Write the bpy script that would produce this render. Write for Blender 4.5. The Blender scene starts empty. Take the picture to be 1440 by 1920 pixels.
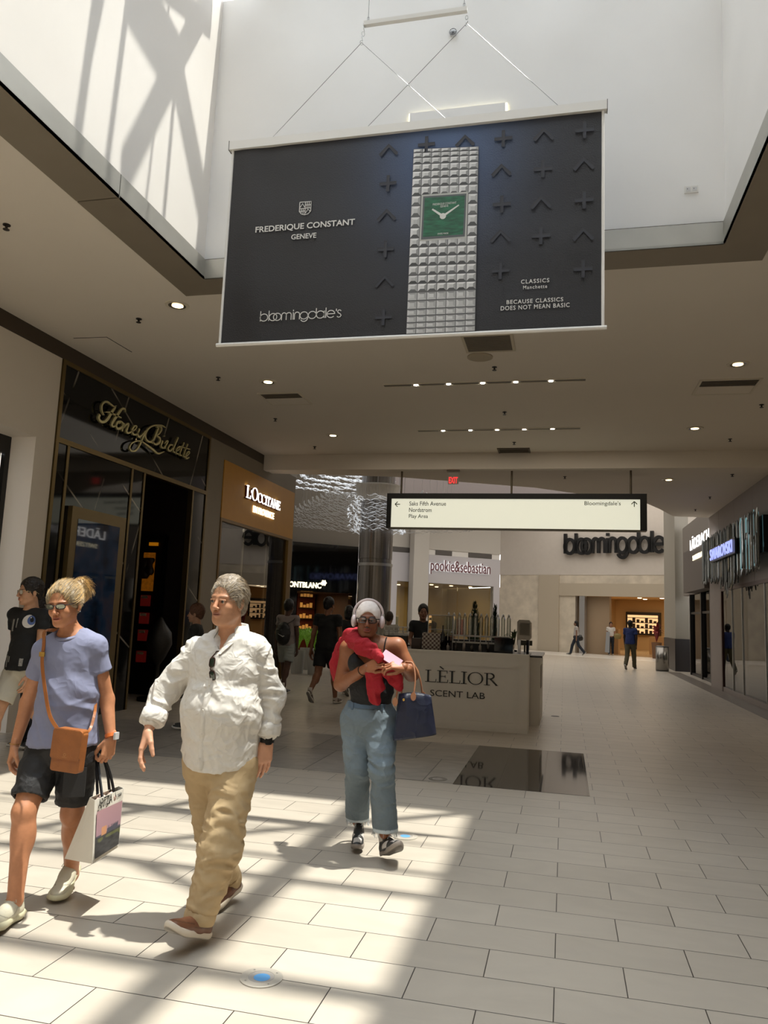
import bpy, bmesh, math, random
import numpy as np
from mathutils import Vector, Matrix
random.seed(7)
S = bpy.context.scene
COL = S.collection

# ------------------------------------------------------------------ camera
CAMH = 1.585
FPX = 1440.0
def _unit(v): return v / np.linalg.norm(v)
_c = np.array([720.0, 960.0])
_Y = _unit(np.array([1058 - 720, 1168 - 960, FPX]))
_Zv = _unit(np.array([1145 - 720, -10070 - 960, FPX]))
_Z = _unit(_Zv - _Y * _Zv.dot(_Y))
_X = np.cross(_Y, _Z)
if _X[0] < 0: _X = -_X
MW = np.array([_X, _Y, _Z])             # world = MW @ (x right, y down, z forward)
CO = np.array([0, 0, CAMH])
cam = bpy.data.cameras.new('camera'); cam_o = bpy.data.objects.new('camera', cam); COL.objects.link(cam_o)
cam.sensor_fit = 'VERTICAL'; cam.sensor_height = 36.0; cam.sensor_width = 27.0; cam.lens = FPX / 1920 * 36.0
cam.clip_end = 300
_r, _u, _f = MW @ np.array([1, 0, 0]), MW @ np.array([0, -1, 0]), MW @ np.array([0, 0, 1])
cam_o.matrix_world = Matrix(((_r[0], _u[0], -_f[0], 0), (_r[1], _u[1], -_f[1], 0), (_r[2], _u[2], -_f[2], CAMH), (0, 0, 0, 1)))
S.camera = cam_o
def ray(px, py): return MW @ np.array([px - 720.0, py - 960.0, FPX])
def PY(px, py, y): r = ray(px, py); return CO + r * (y / r[1])       # place measured at depth y
def PX(px, py, x): r = ray(px, py); return CO + r * (x / r[0])
def PZ(px, py, z=0): r = ray(px, py); return CO + r * ((z - CAMH) / r[2])

# ------------------------------------------------------------------ world, sun, exposure
SKY = 4.6; SUNE = 7.6
w = bpy.data.worlds.new('sky'); S.world = w; w.use_nodes = True
nt = w.node_tree; bg = nt.nodes['Background']
tc = nt.nodes.new('ShaderNodeTexCoord'); sp = nt.nodes.new('ShaderNodeSeparateXYZ'); cr = nt.nodes.new('ShaderNodeValToRGB')
nt.links.new(tc.outputs['Generated'], sp.inputs[0]); nt.links.new(sp.outputs[2], cr.inputs[0])
cr.color_ramp.elements[0].color = (.985, .985, 1, 1); cr.color_ramp.elements[1].color = (.88, .93, 1, 1)
nt.links.new(cr.outputs[0], bg.inputs[0]); bg.inputs[1].default_value = SKY
SUND = Vector((-.259, -.05, -1)).normalized()
sl = bpy.data.lights.new('sun', 'SUN'); so = bpy.data.objects.new('sun', sl); COL.objects.link(so)
sl.energy = SUNE; sl.angle = math.radians(0.9); sl.color = (1, .94, .85)
so.rotation_euler = (-SUND).to_track_quat('Z', 'Y').to_euler(); so.location = (3, 5, 14)
vs = S.view_settings; vs.view_transform = 'Standard'; vs.look = 'None'; vs.exposure = 0.12; vs.gamma = 1.0; vs.use_curve_mapping = False
cy = S.cycles; cy.max_bounces = 7; cy.diffuse_bounces = 5; cy.glossy_bounces = 4; cy.transmission_bounces = 4; cy.transparent_max_bounces = 10
cy.use_denoising = True; cy.caustics_reflective = False; cy.caustics_refractive = False; cy.sample_clamp_indirect = 6
def area(name, loc, size, power, color=(1, .9, .75), rot=(0, 0, 0), sizey=None, spread=None):
    l = bpy.data.lights.new(name, 'AREA'); o = bpy.data.objects.new(name, l); COL.objects.link(o)
    l.energy = power; l.color = color; l.size = size; l.shape = 'RECTANGLE'; l.size_y = sizey or size
    if spread: l.spread = spread
    o.location = loc; o.rotation_euler = rot
    return o

# ------------------------------------------------------------------ materials
def hexc(h):
    h = h.lstrip('#'); v = [int(h[i:i + 2], 16) / 255 for i in (0, 2, 4)]
    return tuple(c / 12.92 if c <= .04045 else ((c + .055) / 1.055) ** 2.4 for c in v)
MATS = {}
def mat(name, col, rough=.6, metal=0, emit=0, ecol=None, nvar=0, nscale=5, bump=0, bscale=60, spec=.5, alpha=1, attr=False, stretch=None, coat=0, crease=0, cscale=13):
    if name in MATS: return MATS[name]
    if isinstance(col, str): col = hexc(col)
    m = bpy.data.materials.new(name); m.use_nodes = True; t = m.node_tree; N = t.nodes; L = t.links
    b = N['Principled BSDF']; b.inputs['Base Color'].default_value = (*col, 1); b.inputs['Roughness'].default_value = rough
    b.inputs['Metallic'].default_value = metal; b.inputs['Specular IOR Level'].default_value = spec
    if coat: b.inputs['Coat Weight'].default_value = coat; b.inputs['Coat Roughness'].default_value = .05
    if alpha < 1: b.inputs['Alpha'].default_value = alpha
    if emit: b.inputs['Emission Color'].default_value = (*(ecol or col), 1); b.inputs['Emission Strength'].default_value = emit
    src = None
    if attr:
        a = N.new('ShaderNodeAttribute'); a.attribute_name = 'tint'; src = a.outputs['Color']
    g = N.new('ShaderNodeNewGeometry'); vec = g.outputs['Position']
    if stretch:
        mp = N.new('ShaderNodeMapping'); mp.inputs['Scale'].default_value = stretch; L.new(vec, mp.inputs[0]); vec = mp.outputs[0]
    if nvar:
        n = N.new('ShaderNodeTexNoise'); n.inputs['Scale'].default_value = nscale; n.inputs['Detail'].default_value = 5; L.new(vec, n.inputs[0])
        mr = N.new('ShaderNodeMapRange'); mr.inputs[1].default_value = .3; mr.inputs[2].default_value = .7
        mr.inputs[3].default_value = 1 - nvar; mr.inputs[4].default_value = 1 + nvar; L.new(n.outputs[0], mr.inputs[0])
        mx = N.new('ShaderNodeVectorMath'); mx.operation = 'SCALE'
        if src: L.new(src, mx.inputs[0])
        else: mx.inputs[0].default_value = col
        L.new(mr.outputs[0], mx.inputs['Scale']); src = mx.outputs[0]
    if src: L.new(src, b.inputs['Base Color'])
    if bump:
        n2 = N.new('ShaderNodeTexNoise'); n2.inputs['Scale'].default_value = bscale; n2.inputs['Detail'].default_value = 4; L.new(vec, n2.inputs[0])
        bp = N.new('ShaderNodeBump'); bp.inputs['Strength'].default_value = bump; bp.inputs['Distance'].default_value = .01
        L.new(n2.outputs[0], bp.inputs['Height']); L.new(bp.outputs[0], b.inputs['Normal'])
        if crease:      # cloth creases: ridged, distorted noise
            n3 = N.new('ShaderNodeTexNoise'); n3.inputs['Scale'].default_value = cscale; n3.inputs['Detail'].default_value = 2; n3.inputs['Distortion'].default_value = .45; L.new(g.outputs['Position'], n3.inputs[0])
            r1 = N.new('ShaderNodeMath'); r1.operation = 'SUBTRACT'; r1.inputs[1].default_value = .5; L.new(n3.outputs[0], r1.inputs[0]); r2 = N.new('ShaderNodeMath'); r2.operation = 'ABSOLUTE'; L.new(r1.outputs[0], r2.inputs[0])
            b3 = N.new('ShaderNodeBump'); b3.invert = True; b3.inputs['Strength'].default_value = crease; b3.inputs['Distance'].default_value = .06; L.new(r2.outputs[0], b3.inputs['Height']); L.new(bp.outputs[0], b3.inputs['Normal']); L.new(b3.outputs[0], b.inputs['Normal'])
    MATS[name] = m; return m
def glass(name, tint=(.9, .95, .95), refl=.12, rough=.0):
    if name in MATS: return MATS[name]
    m = bpy.data.materials.new(name); m.use_nodes = True; t = m.node_tree; N = t.nodes; L = t.links
    N.remove(N['Principled BSDF'])
    tr = N.new('ShaderNodeBsdfTransparent'); tr.inputs[0].default_value = (*tint, 1)
    gl = N.new('ShaderNodeBsdfGlossy'); gl.inputs['Roughness'].default_value = rough
    fr = N.new('ShaderNodeFresnel'); fr.inputs[0].default_value = 1.5
    ad = N.new('ShaderNodeMath'); ad.operation = 'ADD'; ad.inputs[1].default_value = refl; ad.use_clamp = True
    mx = N.new('ShaderNodeMixShader'); L.new(fr.outputs[0], ad.inputs[0]); L.new(ad.outputs[0], mx.inputs[0])
    L.new(tr.outputs[0], mx.inputs[1]); L.new(gl.outputs[0], mx.inputs[2]); L.new(mx.outputs[0], N['Material Output'].inputs[0])
    MATS[name] = m; return m

# ------------------------------------------------------------------ mesh building
def tag(o, label=None, cat=None, group=None, kind=None):
    if label: o['label'] = label
    if cat: o['category'] = cat
    if group: o['group'] = group
    if kind: o['kind'] = kind
    return o
def wloc(o):
    v = Vector((0, 0, 0))
    while o is not None: v = v + o.location; o = o.parent
    return v
def empty(name, loc, label, cat, group=None):
    o = bpy.data.objects.new(name, None); COL.objects.link(o); o.location = Vector(loc); o.empty_display_size = .1
    return tag(o, label, cat, group)
def mesh_obj(name, V, F, m, parent=None, smooth=False, label=None, cat=None, group=None, kind=None, tint=None):
    V = np.asarray(V, dtype=float).reshape(-1, 3)
    if parent is not None: base = np.array(wloc(parent))
    else: base = np.array([(V[:, 0].min() + V[:, 0].max()) / 2, (V[:, 1].min() + V[:, 1].max()) / 2, V[:, 2].min()])
    me = bpy.data.meshes.new(name)
    me.from_pydata((V - base).tolist(), [], [tuple(int(i) for i in f) for f in F] if not isinstance(F, np.ndarray) else F.tolist()); me.update()
    if m is not None: me.materials.append(m)
    if smooth: me.polygons.foreach_set('use_smooth', [True] * len(me.polygons))
    if tint is not None:
        a = me.color_attributes.new('tint', 'FLOAT_COLOR', 'POINT')
        c4 = np.ones((len(V), 4)); c4[:, :3] = tint; a.data.foreach_set('color', c4.ravel())
    o = bpy.data.objects.new(name, me); COL.objects.link(o)
    if parent is not None: o.parent = parent
    else: o.location = Vector(base)
    return tag(o, label, cat, group, kind)
def frame(o, x, y, z=None):
    x = _unit(np.array(x, float)); y = np.array(y, float)
    if z is None: z = _unit(np.cross(x, y)); y = np.cross(z, x)
    return np.array(o, float), np.array([x, y, np.array(z, float)])
class MB:
    def __init__(s): s.V = []; s.F = []; s.n = 0
    def add(s, V, F):
        V = np.asarray(V, float).reshape(-1, 3); s.V.append(V); s.F += [tuple(i + s.n for i in f) for f in F]; s.n += len(V); return s
    def box(s, a, b, fr=None):
        a = np.array(a, float); b = np.array(b, float); a, b = np.minimum(a, b), np.maximum(a, b)
        V = np.array([[x, y, z] for z in (a[2], b[2]) for y in (a[1], b[1]) for x in (a[0], b[0])])
        if fr: V = fr[0] + V @ fr[1]
        return s.add(V, [(0, 2, 3, 1), (4, 5, 7, 6), (0, 1, 5, 4), (2, 6, 7, 3), (0, 4, 6, 2), (1, 3, 7, 5)])
    def prism(s, pts, z0, z1, fr=None):      # closed 2D outline extruded along local z
        n = len(pts); V = np.array([[p[0], p[1], z0] for p in pts] + [[p[0], p[1], z1] for p in pts], float)
        if fr: V = fr[0] + V @ fr[1]
        return s.add(V, [tuple(range(n))[::-1], tuple(range(n, 2 * n))] + [(i, (i + 1) % n, n + (i + 1) % n, n + i) for i in range(n)])
    def tube(s, pts, r, n=8, cap=True):
        pts = np.array(pts, float); k = len(pts); r = np.broadcast_to(np.array(r, float), (k,))
        T = np.gradient(pts, axis=0); T /= np.linalg.norm(T, axis=1)[:, None] + 1e-12
        up = np.array([0, 0, 1.]) if abs(T[0][2]) < .9 else np.array([1., 0, 0]); V = []
        nrm = _unit(np.cross(T[0], up))
        for i in range(k):
            nrm = nrm - T[i] * nrm.dot(T[i]); nrm = _unit(nrm); bn = np.cross(T[i], nrm)
            for j in range(n):
                a = 2 * math.pi * j / n; V.append(pts[i] + r[i] * (math.cos(a) * nrm + math.sin(a) * bn))
        F = [(i * n + j, i * n + (j + 1) % n, (i + 1) * n + (j + 1) % n, (i + 1) * n + j) for i in range(k - 1) for j in range(n)]
        if cap: F += [tuple(range(n))[::-1], tuple(range((k - 1) * n, k * n))]
        return s.add(V, F)
    def ribbon(s, pts, wid, th, up, cap=True):   # flat strap along pts, width across 'side'
        pts = np.array(pts, float); T = np.gradient(pts, axis=0); T /= np.linalg.norm(T, axis=1)[:, None]; V = []
        up = np.array(up, float)
        for i in range(len(pts)):
            sd = _unit(np.cross(T[i], up)); n = _unit(np.cross(sd, T[i]))
            for a, b in ((-1, -1), (1, -1), (1, 1), (-1, 1)): V.append(pts[i] + sd * a * wid / 2 + n * b * th / 2)
        k = len(pts); F = [(i * 4 + j, i * 4 + (j + 1) % 4, (i + 1) * 4 + (j + 1) % 4, (i + 1) * 4 + j) for i in range(k - 1) for j in range(4)]
        return s.add(V, F + [(3, 2, 1, 0), tuple(range(4 * k - 4, 4 * k))])
    def lathe(s, prof, c, n=24, fr=None, cap=True):       # prof: (r, z)
        V = []; k = len(prof)
        for r, z in prof:
            for j in range(n): a = 2 * math.pi * j / n; V.append([r * math.cos(a), r * math.sin(a), z])
        V = np.array(V)
        if fr is not None: V = V @ fr
        V = V + np.array(c)
        F = [(i * n + j, i * n + (j + 1) % n, (i + 1) * n + (j + 1) % n, (i + 1) * n + j) for i in range(k - 1) for j in range(n)]
        if cap and prof[0][0] > 1e-6: F.append(tuple(range(n))[::-1])
        if cap and prof[-1][0] > 1e-6: F.append(tuple(range((k - 1) * n, k * n)))
        return s.add(V, F)
    def ball(s, c, r, n=12, m=8, R=None):
        r = np.broadcast_to(np.array(r, float), (3,)); V = []
        for i in range(m + 1):
            t = math.pi * i / m
            for j in range(n): a = 2 * math.pi * j / n; V.append([math.sin(t) * math.cos(a) * r[0], math.sin(t) * math.sin(a) * r[1], math.cos(t) * r[2]])
        V = np.array(V)
        if R is not None: V = V @ R
        F = [(i * n + j, (i + 1) * n + j, (i + 1) * n + (j + 1) % n, i * n + (j + 1) % n) for i in range(m) for j in range(n)]
        return s.add(V + np.array(c), F)
    def quad(s, a, b, c, d): return s.add([a, b, c, d], [(0, 1, 2, 3)])
    def stroke(s, pts, w, z0, z1, fr):           # a flat pen stroke in the local xy plane, width may vary
        pts = np.array(pts, float); k = len(pts); w = np.broadcast_to(np.array(w, float), (k,)) / 2
        T = np.gradient(pts, axis=0); T /= np.linalg.norm(T, axis=1)[:, None] + 1e-12; Nn = np.stack([-T[:, 1], T[:, 0]], 1)
        A = pts + Nn * w[:, None]; B = pts - Nn * w[:, None]
        for i in range(k - 1): s.prism([A[i], B[i], B[i + 1], A[i + 1]][::-1], z0, z1, fr)
        return s
    def build(s, name, m, parent=None, smooth=False, **kw):
        return mesh_obj(name, np.concatenate(s.V), s.F, m, parent, smooth, **kw)
def solid(name, a, b, m, parent=None, **kw): return MB().box(a, b).build(name, m, parent, **kw)
def struct(name, mb, m, parent=None, smooth=False): return mb.build(name, m, parent, smooth, kind='structure') if parent is None else mb.build(name, m, parent, smooth)
def arc(cx, cy, rx, ry, a0, a1, n=14):
    return [(cx + rx * math.cos(math.radians(a0 + (a1 - a0) * i / n)), cy + ry * math.sin(math.radians(a0 + (a1 - a0) * i / n))) for i in range(n + 1)]
def smoothpath(pts, sub=6):
    P = np.array(pts, float); P = np.vstack([2 * P[0] - P[1], P, 2 * P[-1] - P[-2]]); out = []
    for i in range(1, len(P) - 2):
        for j in range(sub):
            t = j / sub; a, b, c, d = P[i - 1], P[i], P[i + 1], P[i + 2]
            out.append(.5 * ((2 * b) + (-a + c) * t + (2 * a - 5 * b + 4 * c - d) * t * t + (-a + 3 * b - 3 * c + d) * t ** 3))
    out.append(P[-2]); return np.array(out)

# ------------------------------------------------------------------ lettering
def text(name, body, m, parent, lo, hi, right, up, depth=.004, shear=0, space=1.0, bold=0, kind=None, **kw):
    """built-in font fitted to the box whose lower-left is lo, and upper right is hi (measured along right/up)."""
    c = bpy.data.curves.new('t', 'FONT'); c.body = body; c.extrude = .01; c.shear = shear; c.space_character = space; c.offset = bold; c.resolution_u = 3
    o = bpy.data.objects.new('t', c); COL.objects.link(o); dg = bpy.context.evaluated_depsgraph_get(); dg.update()
    me = bpy.data.meshes.new_from_object(o.evaluated_get(dg)); V = np.array([v.co[:] for v in me.vertices]); F = [tuple(p.vertices) for p in me.polygons]
    bpy.data.objects.remove(o); bpy.data.curves.remove(c); bpy.data.meshes.remove(me)
    right = _unit(np.array(right, float)); up = _unit(np.array(up, float)); n = np.cross(right, up)
    lo = np.array(lo, float); hi = np.array(hi, float); W = (hi - lo).dot(right); H = (hi - lo).dot(up)
    a = V.min(0); b = V.max(0); V = (V - a) / (b - a)
    Wd = lo + V[:, :1] * W * right + V[:, 1:2] * H * up + V[:, 2:3] * depth * n
    return mesh_obj(name, Wd, F, m, parent, kind=kind, **kw)
SERIF = {}
def _glyphs():
    tk, tn, sf = .15, .045, .05
    def V_(x, w=tk, y0=0, y1=1): return ([(x, y0), (x, y1)], w)
    def Hs(x, y, w): return ([(x - w / 2, y), (x + w / 2, y)], sf)
    G = SERIF
    G['I'] = (.40, [V_(.2), Hs(.2, .025, .36), Hs(.2, .975, .36)])
    G['L'] = (.72, [V_(.2), Hs(.2, .975, .36), ([(.02, .025), (.68, .025)], sf), ([(.66, 0), (.69, .26)], .05)])
    G['E'] = (.74, [V_(.2), ([(.02, .975), (.64, .975)], sf), ([(.02, .025), (.68, .025)], sf), ([(.2, .52), (.52, .52)], sf), ([(.66, 0), (.69, .26)], .05), ([(.63, 1), (.64, .77)], .05), ([(.52, .42), (.52, .62)], .04)])
    G['È'] = (.74, G['E'][1] + [([(.18, 1.32), (.42, 1.1)], .09)])
    G['O'] = (.98, [(arc(.49, .5, .42, .49, 0, 360, 28), [.15 - .10 * abs(math.sin(2 * math.pi * i / 28)) for i in range(29)])])
    G['C'] = (.84, [(arc(.48, .5, .42, .49, 45, 318, 24), [.15 - .10 * abs(math.sin(math.radians(45 + 273 * i / 24))) for i in range(25)]), ([(.78, .98), (.78, .72)], .04)])
    G['R'] = (.84, [V_(.2), Hs(.2, .025, .36), ([(.02, .975), (.4, .975)], sf), (arc(.36, .755, .24, .22, 90, -90, 12), [.05 + .1 * math.sin(math.pi * i / 12) for i in range(13)]), ([(.2, .535), (.4, .535)], sf), ([(.4, .53), (.78, .02)], .13), ([(.7, .02), (.86, .02)], .04)])
    G['T'] = (.76, [V_(.38), Hs(.38, .025, .36), ([(.02, .975), (.74, .975)], sf), ([(.03, 1), (.03, .76)], .04), ([(.73, 1), (.73, .76)], .04)])
    G['A'] = (.84, [([(.42, 1), (.12, .02)], tn), ([(.42, 1), (.74, .02)], .14), ([(.23, .36), (.62, .36)], sf), Hs(.12, .025, .24), Hs(.74, .025, .28)])
    G['N'] = (.90, [V_(.16, tn), V_(.76, tn), ([(.14, .98), (.76, .02)], .14), Hs(.16, .025, .28), Hs(.76, .975, .28), ([(.02, .975), (.18, .975)], sf)])
    G["'"] = (.22, [([(.12, 1.0), (.08, .72)], [.09, .02])])
    G[' '] = (.35, [])
_glyphs()
def serif(name, s, m, parent, lo, hi, right, up, depth=.01, scales=None, kind=None):
    right = _unit(np.array(right, float)); up = _unit(np.array(up, float)); n = np.cross(right, up)
    lo = np.array(lo, float); hi = np.array(hi, float); W = (hi - lo).dot(right); H = (hi - lo).dot(up)
    tot = sum(SERIF[ch][0] * (scales[i] if scales else 1) for i, ch in enumerate(s)); x = 0; mb = MB(); k = W / tot
    for i, ch in enumerate(s):
        sc = scales[i] if scales else 1; adv, st = SERIF[ch]
        fr = (lo + right * x * k, np.array([right, up, n]))
        for pts, wd in st:
            p = np.array(pts, float) * [k * sc, H * sc]; mb.stroke(p, np.array(wd) * min(k, H) * sc, 0, depth, fr)
        x += adv * sc
    return mb.build(name, m, parent, kind=kind)
# ------------------------------------------------------------------ setting: materials
def tile_mat(name, c1, c2, mort, bw, rh, sx, sy, rough, off=.5, msz=.0028, vein=0, vscale=2.2, coat=0):
    m = bpy.data.materials.new(name); m.use_nodes = True; t = m.node_tree; N = t.nodes; L = t.links; b = N['Principled BSDF']
    g = N.new('ShaderNodeNewGeometry'); mp = N.new('ShaderNodeMapping'); mp.inputs['Location'].default_value = (sx, sy, 0)
    L.new(g.outputs['Position'], mp.inputs[0]); br = N.new('ShaderNodeTexBrick'); L.new(mp.outputs[0], br.inputs[0])
    br.offset = off; br.offset_frequency = 2; br.squash = 1
    for k, v in (('Scale', 1), ('Mortar Size', msz), ('Mortar Smooth', .2), ('Brick Width', bw), ('Row Height', rh), ('Bias', 0)): br.inputs[k].default_value = v
    br.inputs['Color1'].default_value = (*hexc(c1), 1); br.inputs['Color2'].default_value = (*hexc(c2), 1); br.inputs['Mortar'].default_value = (*hexc(mort), 1)
    n = N.new('ShaderNodeTexNoise'); n.inputs['Scale'].default_value = vscale; n.inputs['Detail'].default_value = 6; n.inputs['Distortion'].default_value = 1.4
    m2 = N.new('ShaderNodeMapping'); m2.inputs['Scale'].default_value = (1, 1.9, 1); m2.inputs['Rotation'].default_value = (0, 0, .6)
    ad = N.new('ShaderNodeVectorMath'); ad.operation = 'ADD'; sc = N.new('ShaderNodeVectorMath'); sc.operation = 'SCALE'; sc.inputs['Scale'].default_value = 9
    L.new(br.outputs['Color'], sc.inputs[0]); L.new(g.outputs['Position'], ad.inputs[0]); L.new(sc.outputs[0], ad.inputs[1]); L.new(ad.outputs[0], m2.inputs[0]); L.new(m2.outputs[0], n.inputs[0])
    mr = N.new('ShaderNodeMapRange'); mr.inputs[1].default_value = .3; mr.inputs[2].default_value = .7; mr.inputs[3].default_value = 1 - vein; mr.inputs[4].default_value = 1 + vein
    L.new(n.outputs[0], mr.inputs[0]); s2 = N.new('ShaderNodeVectorMath'); s2.operation = 'SCALE'; L.new(br.outputs['Color'], s2.inputs[0]); L.new(mr.outputs[0], s2.inputs['Scale'])
    L.new(s2.outputs[0], b.inputs['Base Color']); b.inputs['Roughness'].default_value = rough
    bp = N.new('ShaderNodeBump'); bp.inputs['Strength'].default_value = .4; bp.inputs['Distance'].default_value = .003; bp.invert = True
    L.new(br.outputs['Fac'], bp.inputs['Height']); L.new(bp.outputs[0], b.inputs['Normal'])
    return m
M_TILE = tile_mat('beige_floor_tile', 'b6ada0', 'afa699', '332f2b', .62, .304, .031 - .31, -3.403, .34, vein=.05)
M_GREY = tile_mat('grey_veined_tile', '99938b', '8c8780', '35322f', .62, 1.23, 1.028, -7.7, .28, msz=.006, vein=.22, vscale=3.0)
M_DARK = tile_mat('dark_polished_tile', '3d3936', '45403c', '171615', .42, 4, 1.03, -7.4, .045, off=0, msz=.006, vein=.08)
M_BORD = tile_mat('taupe_border_tile', '6f655b', '6a6057', '3c3731', .6, .6, 0, 0, .35, vein=.06)
M_CEIL = mat('ceiling_paint', 'dcd3c6', .85, nvar=.015, nscale=.8)
M_WHITE = mat('well_plaster', 'f3f2f1', .85, nvar=.02, nscale=1.3)
M_WELLL = mat('well_plaster_warm', 'ebe6e0', .8, nvar=.03, nscale=.9)
M_WALL = mat('cream_wall_paint', 'd6cdc0', .8, nvar=.02, nscale=.7)
M_ALU = mat('brushed_aluminium', 'b9b7b0', .38, .75, nvar=.05, nscale=3)
M_SOFF = mat('bronze_soffit_metal', '8e8475', .5, .25, nvar=.04, nscale=2)
M_STEEL = mat('steel', 'c8c8c8', .3, .9)
M_BLACK = mat('black_paint', '0b0b0b', .35)
M_BLK2 = mat('black_gloss', '060606', .06, spec=.6)
M_WPAINT = mat('white_paint', 'e8e6e2', .45)
M_BRONZE = mat('dark_bronze', '4a4034', .4, .5)
M_STONE = mat('travertine', 'c9bfae', .7, nvar=.14, nscale=2.2, bump=.1, bscale=6)
M_GLASS = glass('clear_glass', (.88, .9, .88), .05)
M_DGLASS = glass('shop_glass', (.82, .84, .82), .07)

ZC = 5.04
# floor (upper face at z = 0)
struct('floor', MB().box((-32, -12, -.2), (14, 62, 0)), M_TILE)
T = .002
struct('trim_1', MB().prism([(-6.5, 7.78), (-1.04, 7.69), (-1.04, 10.07), (-6.5, 10.0)], 0, T), M_GREY)
struct('trim_2', MB().box((-1.038, 7.67, 0), (.243, 10.09, T)), M_DARK)
struct('trim_3', MB().prism([(3.57, -12), (4.02, -12), (4.02, 29.4), (3.57, 29.4)], 0, T), M_BORD)
# main ceiling with the skylight opening
oy0, oy1, ox0, ox1 = -7.0, 7.03, -3.72, 1.372
mb = MB()
for a, b in (((-6.82, -12), (ox0 - .41, 15.8)), ((ox1 + .41, -12), (3.95, 15.8)), ((ox0 - .41, oy1 + .39), (ox1 + .41, 15.8)), ((ox0 - .41, -12), (ox1 + .41, oy0 - .4))):
    mb.box((*a, ZC), (*b, ZC + .15))
struct('ceiling', mb, M_CEIL)
# metal soffit round the opening, fascia upstand, reveal line
so_ = MB(); sw = .41; g = .012
for (x0, x1, y0, y1) in ((ox0 - sw, ox0, oy0, 5.42), (ox0 - sw, ox0, 5.435, oy1 + .39), (ox1, ox1 + sw, oy0, 5.3), (ox1, ox1 + sw, 5.315, oy1 + .39),
                         (ox0, .112, oy1, oy1 + .39), (.116, ox1, oy1, oy1 + .39), (ox0 - sw, ox1 + sw, oy0 - .4, oy0)):
    so_.box((x0, y0, ZC - .014), (x1, y1, ZC + .01))
struct('trim_4', so_, M_SOFF)
fa = MB(); fz = 5.25
for (x0, x1, y0, y1) in ((ox0 - .012, ox0, oy0, 5.42), (ox0 - .012, ox0, 5.43, oy1), (ox1, ox1 + .012, oy0, 5.3), (ox1, ox1 + .012, 5.31, oy1), (ox0, .112, oy1, oy1 + .012), (.116, ox1, oy1, oy1 + .012)):
    fa.box((x0, y0, ZC - .014), (x1, y1, fz - .012))
struct('trim_5', fa, M_ALU)
# skylight well walls
ZT = 8.3; wl, wr, wf = ox0 - .03, ox1 + .03, oy1 + .03
struct('wall_well_left', MB().box((wl - .15, oy0, fz), (wl, wf + .15, ZT)), M_WELLL)
struct('wall_well_right', MB().box((wr, oy0, fz), (wr + .15, wf + .15, ZT)), M_WHITE)
struct('wall_well_back', MB().box((wl, wf, fz), (wr, wf + .15, ZT)), M_WHITE)
struct('wall_well_front', MB().box((wl - .15, oy0 - .15, fz), (wr + .15, oy0, ZT)), M_WHITE)
lg = MB()   # dark reveal behind the upstand
lg.box((ox0 - sw, oy0 - .4, ZC + .011), (ox0 - .013, oy1 + .39, fz)); lg.box((ox1 + .013, oy0 - .4, ZC + .011), (ox1 + sw, oy1 + .39, fz)); lg.box((ox0 - .013, oy1 + .013, ZC + .011), (ox1 + .013, oy1 + .39, fz)); lg.box((ox0 - .013, oy0 - .4, ZC + .011), (ox1 + .013, oy0 - .013, fz))
struct('trim_6', lg, M_BRONZE)
# skylight framing: shadow lines on floor and wall come from these bars
ZR = 8.5; zb = ZR + .06
def roofpt(p, q): return (p + .259 * ZR, q + .05 * ZR)
M_FRAME = mat('skylight_frame_paint', 'd5d5d3', .5)
def rbar(name, A, B, wd, h=.12, z=ZR):
    A = np.array([*A, z]); B = np.array([*B, z]); d = _unit(B - A); s = np.cross(d, [0, 0, 1.])
    L = np.linalg.norm(B - A)
    MB().box((0, -wd / 2, 0), (L, wd / 2, h), (A, np.array([d, s, [0, 0, 1]]))).build(name, M_FRAME, kind='structure')
k = 7
for yy, wd in ((5.0, .07), (4.6, .10), (3.37, .14), (5.62, .03), (2.2, .12), (1.0, .12), (-.3, .12), (-1.6, .12), (-3, .12), (-4.4, .12), (6.62, .05)):
    q = yy + .05 * ZR
    rbar('trim_%d' % k, (wl - .1, q), (wr + .1, q), wd); k += 1
rbar('trim_%d' % k, (-1.64 + .259 * ZR, wf + .1), (-1.60 + .259 * ZR, oy0), .16, .2); k += 1
for a, b, wd in (((-3.3, 4.55), (-.75, 6.62), .10), ((-3.7, 4.9), (-2.9, 6.2), .12), ((-2.9, 5.0), (-4.3, 4.2), .1), ((-1.64, 4.1), (-2.6, 4.6), .09)):
    rbar('trim_%d' % k, roofpt(*a), roofpt(*b), wd); k += 1
# bracing near the left wall, whose crossing shadows fall on that wall
def wallshadow(px, py):
    p = PX(px, py, wl); t = ZR - p[2]; return (p[0] + .259 * t, p[1] + .05 * t)
for a, b, wd in (((195, -15), (139, 262), .05), ((247, -10), (330, 139), .17), ((330, 139), (385, 420), .12), ((398, -5), (322, 139), .12), ((335, 120), (225, 345), .14), ((325, 200), (306, 420), .06), ((355, 0), (345, 90), .06), ((300, -20), (395, 60), .05)):
    rbar('trim_%d' % k, wallshadow(*a), wallshadow(*b), wd, .1, ZR + .0); k += 1
struct('window_1', MB().box((wl - .1, oy0 - .1, ZR + .22), (wr + .1, wf + .1, ZR + .235)), glass('skylight_glazing', (.96, .98, .98), .0))
cb = MB()
for a, b in (((wl - .15, oy0 - .15), (wl - .1, wf + .15)), ((wr + .1, oy0 - .15), (wr + .15, wf + .15)), ((wl - .1, oy0 - .15), (wr + .1, oy0 - .1))): cb.box((*a, ZT), (*b, ZR + .2))
# (no curb on the far side: sky shows at its left corner)
struct('trim_%d' % k, cb, M_FRAME); k += 1
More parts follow.
